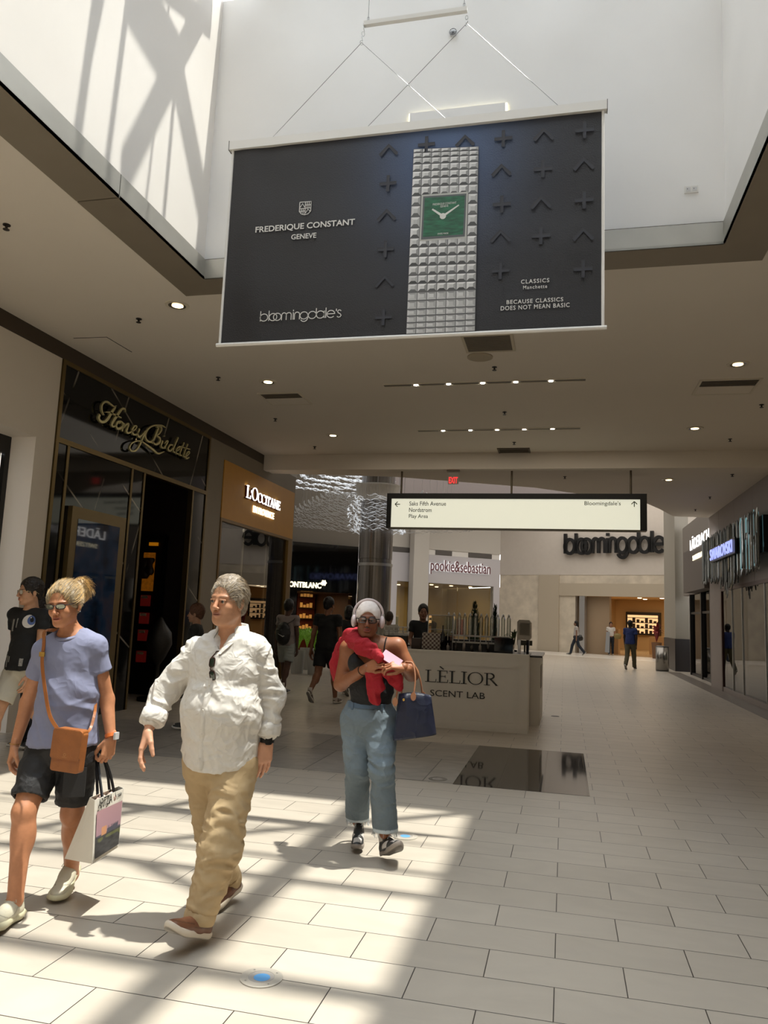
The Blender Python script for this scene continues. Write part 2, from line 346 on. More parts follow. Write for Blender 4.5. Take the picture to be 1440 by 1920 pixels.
# bulkhead and lower ceiling
YB = 15.78; ZL = 4.72
struct('wall_bulkhead', MB().box((-6.56, YB, ZL - .02), (3.95, YB + .22, ZC + .15)), M_CEIL)
lc = [(-6.56, YB + .2), (4.2, YB + .2), (4.2, 23.3), (3.0, 23.0), (2.48, 21.6), (2.05, 20.6), (-.71, 18.2), (-3.8, 16.75), (-6.56, 16.3)]
struct('ceiling_lower', MB().prism(lc, ZL, ZL + .35), M_CEIL)
# near walls
XL = -6.57
w_ = MB()
w_.box((XL - .2, -12, 0), (XL, 7.0, 4.85)); w_.box((XL - .2, 7.0, 3.67), (XL, 8.3, 4.85)); w_.box((XL - .5, 8.3, 0), (XL, 8.66, 4.85)); w_.box((XL - .5, 7.0, 3.67), (XL - .2, 8.3, 4.0))
struct('wall_left', w_, M_WALL)
struct('trim_%d' % k, MB().box((XL - .25, -12, 4.83), (XL + .005, 15.9, ZC)), M_BRONZE); k += 1  # dark flush strip; its colour stands in for the shaded gap below the ceiling
struct('wall_right', MB().box((3.95, -12, 0), (4.2, 16.05, ZC + .1)), M_WALL)
struct('wall_behind', MB().box((-6.8, -12.2, 0), (4.2, -12, ZC + .2)), M_WALL)
# window in the left wall, seen at the picture's edge
wn = MB().box((XL - .42, 7.0, 3.44), (XL - .36, 8.3, 3.62)).box((XL - .42, 8.22, 0), (XL - .36, 8.3, 3.44)).box((XL - .42, 7.0, 3.62), (XL - .36, 8.3, 3.68))
wn.build('window_2', M_BLACK, kind='structure')
struct('trim_%d' % k, MB().box((XL - .45, 7.0, 0), (XL - .43, 8.22, 3.44)), mat('greenish_blind', '8d8a78', .5)); k += 1

# ------------------------------------------------------------------ atrium beyond
M_AT = mat('atrium_paint', 'c4c0b9', .85)
M_ATC = mat('atrium_ceiling_paint', 'c9c5bf', .9)
b1 = PZ(1006, 1219.6); b3 = PZ(1233, 1234); bd = _unit(b3 - b1); bn = np.cross(bd, [0, 0, 1.]); bn = bn if bn[1] < 0 else -bn
def BL(px, py, off=0):           # point on the department store wall plane
    r = ray(px, py); o = b1 + bn * off; t = bn.dot(o - CO) / bn.dot(r); return CO + r * t
BF = (b1, np.array([bd, -bn, [0, 0, 1.]]))      # local: u along the wall, v into the wall, z up
def bu(px, py=1100): return (BL(px, py) - b1).dot(bd)
uC = bu(937); u0 = bu(1078); uE = uC + 17
zS, zF, zLn = 4.22, 3.76, 3.08
w_ = MB()
w_.box((uC, 0, zS), (uE, .4, 9), BF)
struct('wall_back', w_, mat('store_plaster', 'c6bfb7', .8, nvar=.02))
w_ = MB(); w_.box((uC, .02, 0), (bu(1011), .4, zS), BF); w_.box((bu(1048.5), .06, 0), (u0, .4, zLn), BF); w_.box((bu(1048.5), .02, zF), (uE, .4, zS), BF)
w_.box((7, .06, 0), (uE, .4, zLn), BF)
struct('wall_back_stone', w_, M_STONE)
w_ = MB(); w_.box((bu(1011), -.06, 0), (bu(1048.5), .4, zS), BF); w_.box((bu(1048.5), -.02, zLn), (uE, .4, zF), BF)
struct('trim_%d' % k, w_, mat('store_pier_paint', 'b3a896', .7)); k += 1
struct('trim_%d' % k, MB().box((bu(1086), .02, 0), (bu(1096), .3, zLn), BF), M_STEEL); k += 1
struct('trim_%d' % k, MB().box((uC, -4.4, .0), (uE, -.3, .004), BF), mat('white_threshold_stone', 'dcd6cc', .25)); k += 1
# pookie & sebastian wall: runs from the corner C towards us on the left
C = BL(937, 1100); C[2] = 0; Pq = PY(735, 1100, 41.2); Pq[2] = 0; pd = _unit(C - Pq); pn = np.cross(pd, [0, 0, 1.]); pn = pn if pn[1] < 0 else -pn
PF = (Pq, np.array([pd, -pn, [0, 0, 1.]]))
def PK(px, py):
    r = ray(px, py); t = pn.dot(Pq - CO) / pn.dot(r); return CO + r * t
def pu(px, py=1080): return (PK(px, py) - Pq).dot(pd)
LP = np.linalg.norm(C - Pq)
zw = PK(860, 1096)[2]; zs0 = PK(860, 1044)[2]; zs1 = PK(860, 1034)[2]
mv = mat('lilac_white_paint', 'c9c7cc', .7)
w_ = MB(); w_.box((-3, 0, zw), (LP, .35, zs0), PF)
for a, b in ((-3, pu(745)), (pu(771), pu(804)), (pu(926), LP)): w_.box((a, 0, 0), (b, .35, zw), PF)
struct('wall_pookie', w_, mv)
struct('wall_pookie_upper', MB().box((-3, .0, zs1), (LP, .35, 9), PF), M_AT)
w_ = MB(); w_.box((-3, .06, zs0), (LP, .3, zs1), PF); struct('trim_%d' % k, w_, M_WPAINT); k += 1
w_ = MB()
for a, b in ((733, 774), (816, 847), (878, 922)): w_.box((pu(a), .03, zs0 + .02), (pu(b), .07, zs1 - .02), PF)
struct('trim_%d' % k, w_, mat('vent_grey', '5c5855', .6)); k += 1
def PKo(px, off):
    r = ray(px, 1080); o = Pq + pn * off; t = pn.dot(o - CO) / pn.dot(r); return (CO + r * t - Pq).dot(pd)
struct('trim_%d' % k, MB().box((PKo(775, .7), -.7, 0), (PKo(803, .7), -.15, 9), PF), M_AT); k += 1
# enclosing shell of the atrium
struct('ceiling_atrium', MB().box((-32, 16.2, 9), (14, 62, 9.2)), M_ATC)
struct('wall_atrium_left', MB().box((-32.2, 15, 0), (-32, 62, 9)), M_AT)
struct('wall_atrium_front', MB().box((-32, 17.96, 0), (XL - .2, 18.1, 9)).box((XL - .2, 13.1, 4.93), (XL, 18.0, 9)), M_AT)
struct('wall_atrium_over', MB().prism([(-6.56, 16.3), (-3.8, 16.75), (-.71, 18.2), (2.05, 20.6), (2.48, 21.6), (3.0, 23.0), (3.98, 23.3), (3.98, 23.1), (3.1, 22.8), (2.6, 21.5), (2.15, 20.4), (-.6, 18.0), (-3.7, 16.55), (-6.56, 16.1)], ZL + .35, 9), M_AT)
struct('wall_atrium_right', MB().box((13.8, 23, 0), (14, 62, 9)), M_AT)
# ribbed frieze that hangs below the atrium ceiling behind the sculpture
fr_ = MB()
pts = [(-22 + i * .25, 33 + 2.2 * math.cos(i / 60)) for i in range(110)]
for i in range(len(pts) - 1):
    a, b = pts[i], pts[i + 1]; fr_.prism([a, b, (b[0], b[1] + .06), (a[0], a[1] + .06 + .05 * (i % 2))], 6.9, 9)
struct('wall_frieze', fr_, mat('ribbed_panel', '8f8583', .6))
# square column beside the department store
cx0, cx1 = PY(1267, 1200, 30.2)[0], PY(1293, 1200, 30.2)[0]
struct('wall_column', MB().box((cx0, 30.2, 1.17), (cx1, 33.4, 9)), mat('column_paint', '8e887c', .7))
struct('baseboard_column', MB().box((cx0 - .03, 30.17, 0), (cx1 + .03, 33.43, 1.17)), mat('column_base_dark', '2b2728', .4))
# wall right of the column
struct('wall_far_right', MB().box((cx1 + .1, 33.5, 0), (13.9, 33.7, 9)), M_WALL)
# ------------------------------------------------------------------ shop fronts, left side
def marble_mat():
    m = bpy.data.materials.new('black_veined_marble'); m.use_nodes = True; t = m.node_tree; N = t.nodes; L = t.links; b = N['Principled BSDF']
    g = N.new('ShaderNodeNewGeometry'); prev = None
    for rot, sc, ph, wdt in (((.55, 0, 0), 1.05, .3, .9965), ((-1.25, 0, 0), .8, 1.7, .997)):
        mp = N.new('ShaderNodeMapping'); mp.inputs['Rotation'].default_value = rot; mp.inputs['Location'].default_value = (0, 0, ph); L.new(g.outputs['Position'], mp.inputs[0])
        wv = N.new('ShaderNodeTexWave'); wv.bands_direction = 'Z'; wv.inputs['Scale'].default_value = sc * .33; wv.inputs['Distortion'].default_value = .5; wv.inputs['Detail'].default_value = 3; wv.inputs['Detail Scale'].default_value = .8
        L.new(mp.outputs[0], wv.inputs[0]); gt = N.new('ShaderNodeMapRange'); gt.inputs[1].default_value = wdt; gt.inputs[2].default_value = 1; L.new(wv.outputs['Fac'], gt.inputs[0])
        ns = N.new('ShaderNodeTexNoise'); ns.inputs['Scale'].default_value = 1.1; L.new(mp.outputs[0], ns.inputs[0]); g2 = N.new('ShaderNodeMapRange'); g2.inputs[1].default_value = .46; g2.inputs[2].default_value = .6; L.new(ns.outputs[0], g2.inputs[0])
        mu = N.new('ShaderNodeMath'); mu.operation = 'MULTIPLY'; L.new(gt.outputs[0], mu.inputs[0]); L.new(g2.outputs[0], mu.inputs[1])
        if prev is not None:
            mxm = N.new('ShaderNodeMath'); mxm.operation = 'MAXIMUM'; L.new(prev, mxm.inputs[0]); L.new(mu.outputs[0], mxm.inputs[1]); prev = mxm.outputs[0]
        else: prev = mu.outputs[0]
    mx = N.new('ShaderNodeMix'); mx.data_type = 'RGBA'; L.new(prev, mx.inputs[0]); mx.inputs[6].default_value = (.004, .004, .004, 1); mx.inputs[7].default_value = (.3, .27, .22, 1)
    L.new(mx.outputs[2], b.inputs['Base Color']); b.inputs['Roughness'].default_value = .06; b.inputs['Specular IOR Level'].default_value = .3
    return m
M_MARB = marble_mat()
M_BRASS = mat('antique_brass', '6e5c38', .35, .8)
def LW(y0, y1, z0, z1, d0=0, d1=.03): return ((XL + d0, y0, z0), (XL + d1, y1, z1))
def lwbox(name, m, *bs, parent=None, **kw):
    mb = MB()
    for b in bs: mb.box(*LW(*b))
    return mb.build(name, m, parent, **kw)
sf = empty('storefront', (XL, 10.9, 0), 'black veined marble shop front with brass trim and gold script sign', 'shop front')
lwbox('fascia_panel', M_MARB, (8.73, 13.07, 3.77, 4.77, -.06, 0), parent=sf)
for a, b in ((8.73, 8.93), (8.98, 10.53), (10.58, 10.89), (12.6, 13.07)): lwbox('marble_panel', M_MARB, (a, b, 0, 3.70, -.06, 0), parent=sf)
lwbox('brass_trim', M_BRASS, (8.67, 8.73, 0, 4.83, -.08, .02), (13.07, 13.13, 0, 4.83, -.08, .02), (8.73, 13.07, 4.77, 4.83, -.08, .02), (8.73, 13.07, 3.70, 3.77, -.08, .02), parent=sf)
for y in (8.93, 10.53, 10.89, 12.56): lwbox('brass_mullion', M_BRASS, (y, y + .05, 0, 3.70, -.08, .015), parent=sf)
# poster screen in a brass frame
ps = empty('poster_screen', (XL + .03, 9.75, .4), 'framed dark poster screen on the black marble shop front', 'screen')
lwbox('screen_frame', mat('bronze_frame', '7a6845', .4, .6), (9.08, 10.4, .4, 2.9, 0, .07), parent=ps)
pm = bpy.data.materials.new('screen_image'); pm.use_nodes = True; N = pm.node_tree.nodes; L = pm.node_tree.links; b = N['Principled BSDF']; b.inputs['Roughness'].default_value = .03; b.inputs['Base Color'].default_value = (.01, .012, .02, 1)
g = N.new('ShaderNodeNewGeometry'); nz = N.new('ShaderNodeTexNoise'); nz.inputs['Scale'].default_value = 2.6; nz.inputs['Detail'].default_value = 3; L.new(g.outputs['Position'], nz.inputs[0]); rp = N.new('ShaderNodeValToRGB')
for i, (p_, c_) in enumerate(((.35, (.002, .003, .006)), (.5, (.01, .03, .06)), (.6, (.05, .045, .06)), (.7, (.05, .012, .012)))):
    e = rp.color_ramp.elements[i] if i < 2 else rp.color_ramp.elements.new(p_); e.position = p_; e.color = (*c_, 1)
L.new(nz.outputs[0], rp.inputs[0]); L.new(rp.outputs[0], b.inputs['Emission Color']); b.inputs['Emission Strength'].default_value = .16
lwbox('screen_panel', pm, (9.22, 10.24, .5, 2.74, .07, .075), parent=ps)
# script sign: pen strokes read off the sign and laid on the wall plane, stood off on pins
def zs(zx, zy, ox, oy, sc): return ox + zx / sc, oy + zy / sc
HB = [
 ([(168, 275), (142, 225), (138, 150), (168, 106), (212, 98), (262, 132), (305, 160), (338, 150)], [.03, .05, .06, .055, .06, .05, .03, .02]),
 ([(325, 165), (270, 240), (220, 322), (170, 368), (120, 358), (97, 312), (112, 268)], [.06, .10, .10, .07, .07, .09, .08]),
 ([(462, 232), (450, 195), (418, 190), (378, 232), (330, 300), (292, 360), (274, 402), (292, 432), (335, 412)], [.02, .05, .06, .09, .10, .09, .08, .05, .02]),
 ([(185, 235), (250, 242), (320, 275), (402, 312)], [.02, .05, .05, .03]),
 ([(398, 362), (352, 372), (332, 420), (352, 460), (395, 450), (430, 405), (402, 366), (372, 392)], [.05, .07, .08, .06, .07, .06, .04, .03]),
 ([(445, 390), (428, 440), (412, 492)], .07), ([(420, 470), (468, 405), (500, 398), (484, 450), (472, 500), (500, 520), (536, 500)], [.03, .05, .07, .07, .07, .05, .03]),
 ([(540, 505), (592, 465), (610, 430), (580, 425), (552, 472), (560, 530), (600, 540), (640, 512)], [.03, .04, .05, .05, .07, .07, .05, .03]),
 ([(650, 462), (625, 535), (642, 572), (682, 545), (725, 490)], [.06, .07, .06, .04, .03]),
 ([(735, 490), (684, 600), (640, 700), (592, 755), (540, 760), (515, 720), (540, 660), (620, 625), (680, 635), (760, 690), (840, 750), (900, 795), (982, 768)], [.06, .07, .06, .05, .05, .05, .04, .03, .03, .06, .07, .06, .02]),
 ([(1000, 445), (960, 420), (900, 413), (820, 425), (760, 470), (728, 540), (742, 610), (792, 640), (830, 610)], [.02, .04, .05, .05, .06, .08, .07, .05, .02]),
 ([(905, 450), (872, 530), (835, 620), (812, 655)], [.07, .09, .09, .05]),
 ([(880, 440), (930, 428), (947, 470), (910, 530), (880, 552), (925, 590), (918, 642), (870, 672), (830, 640), (852, 610)], [.03, .06, .08, .05, .03, .07, .09, .06, .05, .02]),
 ([(962, 622), (940, 690), (968, 722), (990, 690)], [.06, .07, .04, .02]), ([(985, 556), (987, 566)], .06),
 ([(985, 660), (1012, 628), (1034, 632), (1000, 690), (990, 730)], [.03, .05, .05, .06, .06]),
 ([(1100, 680), (1060, 682), (1032, 730), (1060, 760), (1100, 720)], [.04, .06, .07, .06, .04]), ([(1172, 578), (1122, 690), (1104, 760), (1132, 785)], [.06, .07, .06, .03]),
 ([(1140, 772), (1190, 730), (1190, 700), (1152, 732), (1146, 790), (1180, 802)], [.03, .04, .05, .06, .06, .03]),
 ([(1252, 648), (1212, 740), (1194, 810), (1222, 822)], [.06, .06, .06, .03]), ([(1302, 668), (1262, 760), (1242, 830), (1272, 842)], [.06, .06, .06, .03]), ([(1200, 700), (1332, 738)], .035),
 ([(1275, 840), (1322, 790), (1312, 768), (1276, 810), (1282, 862), (1322, 846)], [.03, .04, .05, .06, .06, .03])]
hs = empty('shop_sign', (XL + .05, 10.9, 4.3), 'gold script lettering mounted on the black marble fascia', 'sign'); M_GLET = mat('gold_letter', 'c9bf8c', .3, .55); FRL = (np.array([XL, 0, 0]), np.array([[0, 1, 0], [0, 0, 1], [1, 0, 0.]]))
for pts, wd in HB:
    q = []
    for zx, zy in pts:
        p = PX(*zs(zx, zy, 170, 740, 7.2), XL + .06); q.append((p[1], p[2]))
    q = smoothpath(q, 5); wds = np.interp(np.linspace(0, 1, len(q)), np.linspace(0, 1, len(pts)), np.broadcast_to(np.array(wd, float), (len(pts),)))
    MB().stroke(q, wds * .50, .05, .08, FRL).build('script_letter', M_GLET, hs)
for zx, zy in ((150, 215), (110, 330), (270, 405), (480, 505), (560, 735), (850, 690), (1210, 740)):
    p = PX(*zs(zx, zy, 170, 740, 7.2), XL + .05); MB().tube([(XL, p[1], p[2]), (XL + .055, p[1], p[2])], .006, 6).build('standoff_pin', M_BRASS, hs)
# interior behind the doorway
M_DKRED = mat('dark_red_wall', '1f0b08', .7, nvar=.2, nscale=6)
rm = MB(); rm.box((-10.4, 9.0, -.01), (-10.2, 17, 4)); rm.box((-10.2, 8.9, -.01), (XL - .1, 9.0, 4)); rm.box((-10.2, 9, 3.9), (XL - .1, 13.1, 4)); struct('wall_shop_left', rm, M_DKRED)
struct('wall_shop_partition', MB().box((-10.2, 13.1, 0), (XL - .2, 13.22, 5)), M_DKRED)
def cab(px0, py0, px1, py1, y):
    a = PY(px0, py1, y); b = PY(px1, py0, y); return a[0], b[0], a[2], b[2]
dc = empty('display_cabinet', (*PY(275, 1300, 13.0)[:2], 0), 'lit cabinet of dark underwear and red drawers inside the black shop doorway', 'cabinet')
x0, x1, z0, z1 = cab(246, 1012, 296, 1345, 12.9)
xm = x1 + .12
MB().box((x0 - .1, 12.9, 0), (xm, 13.08, z1 + .1)).build('cabinet_body', mat('cabinet_black', '0a0806', .4), dc)
M_AMB = mat('amber_backlight', 'a8660f', .6, emit=.3, ecol=hexc('d9850f'))
za, zb_ = PY(270, 1108, 12.9)[2], PY(270, 1036, 12.9)[2]
MB().box((x0, 12.88, za), (x1 - .02, 12.9, zb_)).build('lit_panel', mat('amber_panel', '9a5a14', .6, emit=.14, ecol=hexc('b86a10'), nvar=.7, nscale=14), dc)
MB().box((x0 + .1, 12.86, PY(270, 1023, 12.9)[2]), (x1 + .02, 12.9, PY(270, 1017, 12.9)[2])).build('lit_strip', M_AMB, dc)
for py in (1125, 1158, 1190, 1230):
    zc_ = PY(270, py, 12.9)[2]; d_ = MB().box((x0 + .03, 12.84, zc_ - .11), (x1 - .05, 12.9, zc_ + .09)).build('red_drawer', mat('red_satin', '5c1210', .3, emit=.05, ecol=(.5, .03, .02)), dc)
    MB().box((x1 - .2, 12.83, zc_ + .03), (x1 - .08, 12.84, zc_ + .08)).build('price_card', mat('card', 'b8a890', .6), d_)
def bodice(name, cx, y, cz, s, m, label, group):
    t = np.linspace(0, 1, 11); wv = np.array([.10, .13, .15, .14, .12, .10, .095, .11, .14, .15, .12]) * s; V = MB()
    V.lathe([(wv[i], t[i] * .42 * s) for i in range(11)], (0, 0, 0), 16, np.diag([1, .55, 1])); o = V.build(name, m, smooth=True, label=label, cat='garment', group=group)
    o.location = (cx, y, cz); return o
for i, (fx, pz, s) in enumerate(((.3, 1085, .9), (.72, 1078, .75))):
    zc_ = PY(270, pz, 12.8)[2]; o = bodice('lace_bodice', x0 + (x1 - x0) * fx, 12.78, zc_, s, mat('lace_dark', '2a160d', .5, nvar=.6, nscale=60), ('larger' if i == 0 else 'smaller') + ' dark lace bodice in front of the amber lit panel', 'bodices in the lit cabinet')
p = PY(300, 1185, 12.2); tb = MB(); tb.lathe([(.30, 0), (.30, .05), (.04, .08), (.04, .6), (.12, .72), (.22, .95), (.2, 1.15), (.09, 1.3), (.03, 1.4), (0, 1.42)], (p[0], 12.2, 0), 16)
tb.build('dress_form', mat('sheer_black_lace', '1c1712', .5, nvar=.6, nscale=40), smooth=True, label='dark mannequin form in a black dress inside the black shop doorway', cat='mannequin')
# ---- golden shop beyond
M_TAUPE = mat('taupe_wall', '857b6c', .75, nvar=.02)
w_ = MB(); w_.box(*LW(13.13, 13.78, 0, 4.93, -.2, 0)); w_.box(*LW(13.78, 17.86, 4.52, 4.93, -.2, 0)); w_.box(*LW(17.86, 17.95, 0, 4.93, -.2, 0)); struct('wall_left_far', w_, M_TAUPE)
gs = empty('storefront', (XL, 15.8, 0), 'golden fascia shop front with tall glass window, beyond the black marble one', 'shop front')
lwbox('fascia_panel', mat('golden_fascia', 'b98530', .55, nvar=.03), (13.78, 17.86, 3.37, 4.52, -.15, .02), parent=gs)
lwbox('window_frame', mat('gold_frame', '75592a', .4, .3), (17.6, 17.86, 0, 3.37, -.15, .02), (13.78, 13.84, 0, 3.37, -.1, .02), (13.84, 17.6, 3.31, 3.37, -.1, .02), parent=gs)
for a, b in ((13.84, 15.1), (15.105, 16.4), (16.405, 17.6)): lwbox('glass_pane', M_DGLASS, (a, b, .0, 3.31, -.05, -.04), parent=gs)
M_CRM = mat('shop_cream', 'a8997c', .8)
rm = MB(); rm.box((-10.2, 13.22, 0), (-10, 17.9, 3.6)); rm.box((-10, 13.22, 3.5), (XL - .2, 17.9, 3.6)); rm.box((-10, 17.8, 0), (XL - .2, 17.9, 3.5)); rm.box((-9.98, 15.0, 0), (-9.2, 15.3, 3.5)); struct('wall_shop_far', rm, M_CRM)
for i in range(5):
    sh = empty('display_shelf', (-9.7, 14 + i * .75, .2), 'cream wall shelf of small goods in the golden shop, ' + ['nearest the doorway', 'second from the doorway', 'middle one', 'second from the far end', 'at the far end'][i], 'shelf', 'shelves inside the golden shop')
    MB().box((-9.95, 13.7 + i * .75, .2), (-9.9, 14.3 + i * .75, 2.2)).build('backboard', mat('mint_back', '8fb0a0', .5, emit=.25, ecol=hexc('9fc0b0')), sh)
    for j in range(4):
        z = .5 + j * .45; s_ = MB().box((-9.9, 13.7 + i * .75, z), (-9.6, 14.3 + i * .75, z + .03)).build('shelf_board', M_BRASS, sh)
        g_ = MB()
        for q in range(5): yy = 13.77 + i * .75 + q * .11; g_.lathe([(.035, 0), (.035, .12 + .05 * ((q + j) % 3)), (.012, .15 + .05 * ((q + j) % 3)), (.012, .2 + .05 * ((q + j) % 3))], (-9.72, yy, z + .03), 8)
        g_.build('bottle_row', mat('amber_bottles' if (i + j) % 2 else 'green_bottles', 'b08a3a' if (i + j) % 2 else '6a8a5a', .3), s_)
tbm = empty('display_table', (-7.6, 16.4, 0), 'table of packaged goods just inside the golden shop window', 'table')
MB().box((-8.2, 15.6, .8), (-7.1, 17.3, .85)).build('table_top', M_BRASS, tbm)
for a in ((-8.15, 15.65), (-7.15, 15.65), (-8.15, 17.2), (-7.15, 17.2)): MB().box((a[0], a[1], 0), (a[0] + .05, a[1] + .05, .8)).build('leg', M_BRASS, tbm)
for i in range(9):
    MB().box((-8.1 + (i % 3) * .33, 15.7 + (i // 3) * .5, .85), (-7.95 + (i % 3) * .33, 15.95 + (i // 3) * .5, 1.05 + .12 * ((i * 7) % 4))).build('gift_box', mat('box%d' % (i % 3), ['c9a24a', 'd9cfb4', '7a8f5c'][i % 3], .5), label='small packaged box on the golden shop table, %s row, %s' % (['near', 'middle', 'far'][i // 3], ['left', 'centre', 'right'][i % 3]), cat='box', group='boxes on the shop window table')
def spotl(x, y, z, label, group='track spotlights'):
    o = empty('spotlight', (x, y, z), label, 'light', group)
    MB().lathe([(.05, -.14), (.07, -.05), (.07, .08), (.03, .1)], (x, y, z), 12).build('lamp_body', M_BLACK, o)
    MB().lathe([(.0, -.145), (.045, -.142)], (x, y, z), 12).build('lens', mat('lamp_white', 'ffffff', .5, emit=9, ecol=(1, .95, .85)), o)
    MB().tube([(x, y, z + .08), (x, y, z + .3)], .015, 6).build('stem', M_BLACK, o)
for i, (px, py) in enumerate(((436, 993), (451, 997), (464, 1003), (476, 1007))):
    q = PY(px, py, 15.2 + i * .25); spotl(q[0], q[1], q[2], ['leftmost', 'second', 'third', 'rightmost'][i] + ' of the four spotlights behind the golden shop glass')
SIGNW = mat('sign_white_lit', 'ffffff', .5, emit=1.5, ecol=(1, .97, .93)); SIGNC = mat('sign_cream_lit', 'fff0c8', .5, emit=1.35, ecol=(1, .9, .62)); M_RIM = mat('sign_red_side', '5a1a14', .5)
ls = empty('shop_sign', (XL + .03, 15.9, 3.7), 'white lit serif letters above cream letters on the golden fascia', 'sign')
p0, p1 = PX(459, 947, XL + .05), PX(523, 969, XL + .05); zt = PX(459, 912, XL + .05)[2]
sc_ = [1, .55, 1.25, 1, 1, 1, 1, 1, 1, 1]
serif('letters', "L'OCCITANE", SIGNW, ls, (XL + .06, p0[1], 3.93), (XL + .06, p1[1], 4.17), (0, 1, 0), (0, 0, 1), .02, [1.1, .8, 1.15] + [.86] * 7)
serif('letter_sides', "L'OCCITANE", M_RIM, ls, (XL + .021, p0[1] - .01, 3.92), (XL + .021, p1[1] - .01, 4.16), (0, 1, 0), (0, 0, 1), .038, [1.1, .8, 1.15] + [.86] * 7)
text('small_letters', 'EN PROVENCE', SIGNC, ls, (XL + .03, 15.28, 3.68), (XL + .03, 16.5, 3.83), (0, 1, 0), (0, 0, 1), .02, bold=.03)
# ------------------------------------------------------------------ Right side: crystal sign shop
XR = 3.99
M_PAN = mat('grey_taupe_panel', '8a807a', .55, nvar=.02)
def RW(y0, y1, z0, z1, d0=0, d1=.03): return ((XR - d1, y0, z0), (XR - d0, y1, z1))
cs = empty('storefront', (XR, 19.5, 0), 'grey panelled shop front on the right under a sign of hanging crystal bars', 'shop front')
for i, (a, b) in enumerate(((16.08, 18.0), (18.01, 19.9), (19.91, 21.8), (21.81, 23.3))):
    mb = MB(); mb.box(*RW(a, b, 2.64, ZL, -.2, 0)); mb.build('wall_panel', M_PAN, cs)

for ja, jb in ((16.08, 16.35), (21.75, 23.3)): mb = MB(); mb.box(*RW(ja, jb, 0, 2.64, -.2, 0)); mb.build('jamb', M_PAN, cs)
mb = MB(); mb.box(*RW(16.35, 21.75, 2.56, 2.64, -.1, .01)); mb.box(*RW(21.62, 21.75, 0, 2.56, -.1, .01)); mb.build('window_frame', mat('rose_bronze', '4a302b', .35, .5), cs)
for a, b in ((16.35, 17.2), (17.23, 19.3), (19.33, 20.4), (20.43, 21.62)):
    mb = MB(); mb.box(*RW(a, b, .12, 2.56, -.04, -.02)); mb.build('glass_pane', M_DGLASS, cs)
mb = MB(); mb.box(*RW(16.35, 21.62, 0, .12, -.08, 0)); mb.build('sill', M_PAN, cs)
for y in (17.2, 19.3, 20.4): mb = MB(); mb.box(*RW(y, y + .03, .12, 2.56, -.08, 0)); mb.build('mullion', M_STEEL, cs)
rm = MB(); rm.box((6.4, 16.1, 0), (6.6, 23.3, 2.9)); rm.box((XR + .2, 16.0, 0), (6.4, 16.1, 2.9)); rm.box((XR + .2, 23.2, 0), (6.4, 23.3, 2.9)); rm.box((XR + .2, 16.1, 2.75), (6.4, 23.2, 2.9)); struct('wall_shop_right', rm, mat('rose_grey', '75635f', .6))
def prismbar(mb, x, y, z0, z1, w, a):
    c, s = math.cos(a), math.sin(a); P = [(x + w * (c * u - s * v), y + w * (s * u + c * v)) for u, v in ((-.5, -.5), (.5, -.5), (.5, .5), (-.5, .5))]
    n = mb.n; sl_ = (z1 - z0) * .12; V = [(p[0], p[1], z0 + (sl_ if i < 2 else 0)) for i, p in enumerate(P)] + [(p[0], p[1], z1 - (sl_ if i % 2 else 0)) for i, p in enumerate(P)]
    mb.add(V, [(3, 2, 1, 0), (4, 5, 6, 7), (0, 1, 5, 4), (1, 2, 6, 5), (2, 3, 7, 6), (3, 0, 4, 7)])
cg = empty('crystal_sign', (XR - .2, 19, 2.8), 'sign of vertical mirrored crystal bars with blue lit letters on the grey shop front', 'sign')
mb = MB(); mb.box((XR - .12, 16.6, 3.15), (XR, 22.9, 3.9)); mb.build('backing', M_BLK2, cg)
random.seed(3); cm = [mat('crystal_a', 'c9cfcf', .2, .7), mat('crystal_b', '858a8a', .25, .7), mat('crystal_lit', 'a8c8cc', .2, .5, emit=.35, ecol=hexc('8fc4cc'))]
bars = [MB(), MB(), MB()]
for i in range(150):
    y = 16.6 + i * .0425; t = (y - 16.6) / 6.3; dip = .5 * math.exp(-((y - 19.6) / .9) ** 2)
    z1 = 3.95 + .12 * random.random(); z0 = 3.0 - .2 * random.random() - dip * random.random() - .05
    if random.random() < .5: zc_ = z0 + (z1 - z0) * random.uniform(.3, .7); prismbar(bars[random.choice((0, 1))], XR - .19 - .04 * random.random(), y, z0, zc_, .03, random.random()); z0 = zc_ + .01
    prismbar(bars[random.choice((0, 0, 0, 1, 1, 1, 2) if y < 18.8 else (0, 1, 1))], XR - .19 - .05 * random.random(), y, z0, z1, .032, random.random())
for b_, m_ in zip(bars, cm): b_.build('crystal_bars', m_, cg)
mb = MB(); mb.box((XR - .34, 18.2, 3.26), (XR - .3, 21.1, 3.62)); mb.build('letter_plate', M_BLACK, cg)
text('letters', 'SWAROVSKI', mat('sign_blue_lit', 'a8b8ff', .5, emit=1.0, ecol=hexc('a9b4ff')), cg, (XR - .36, 21.0, 3.3), (XR - .36, 18.35, 3.58), (0, -1, 0), (0, 0, 1), .02)
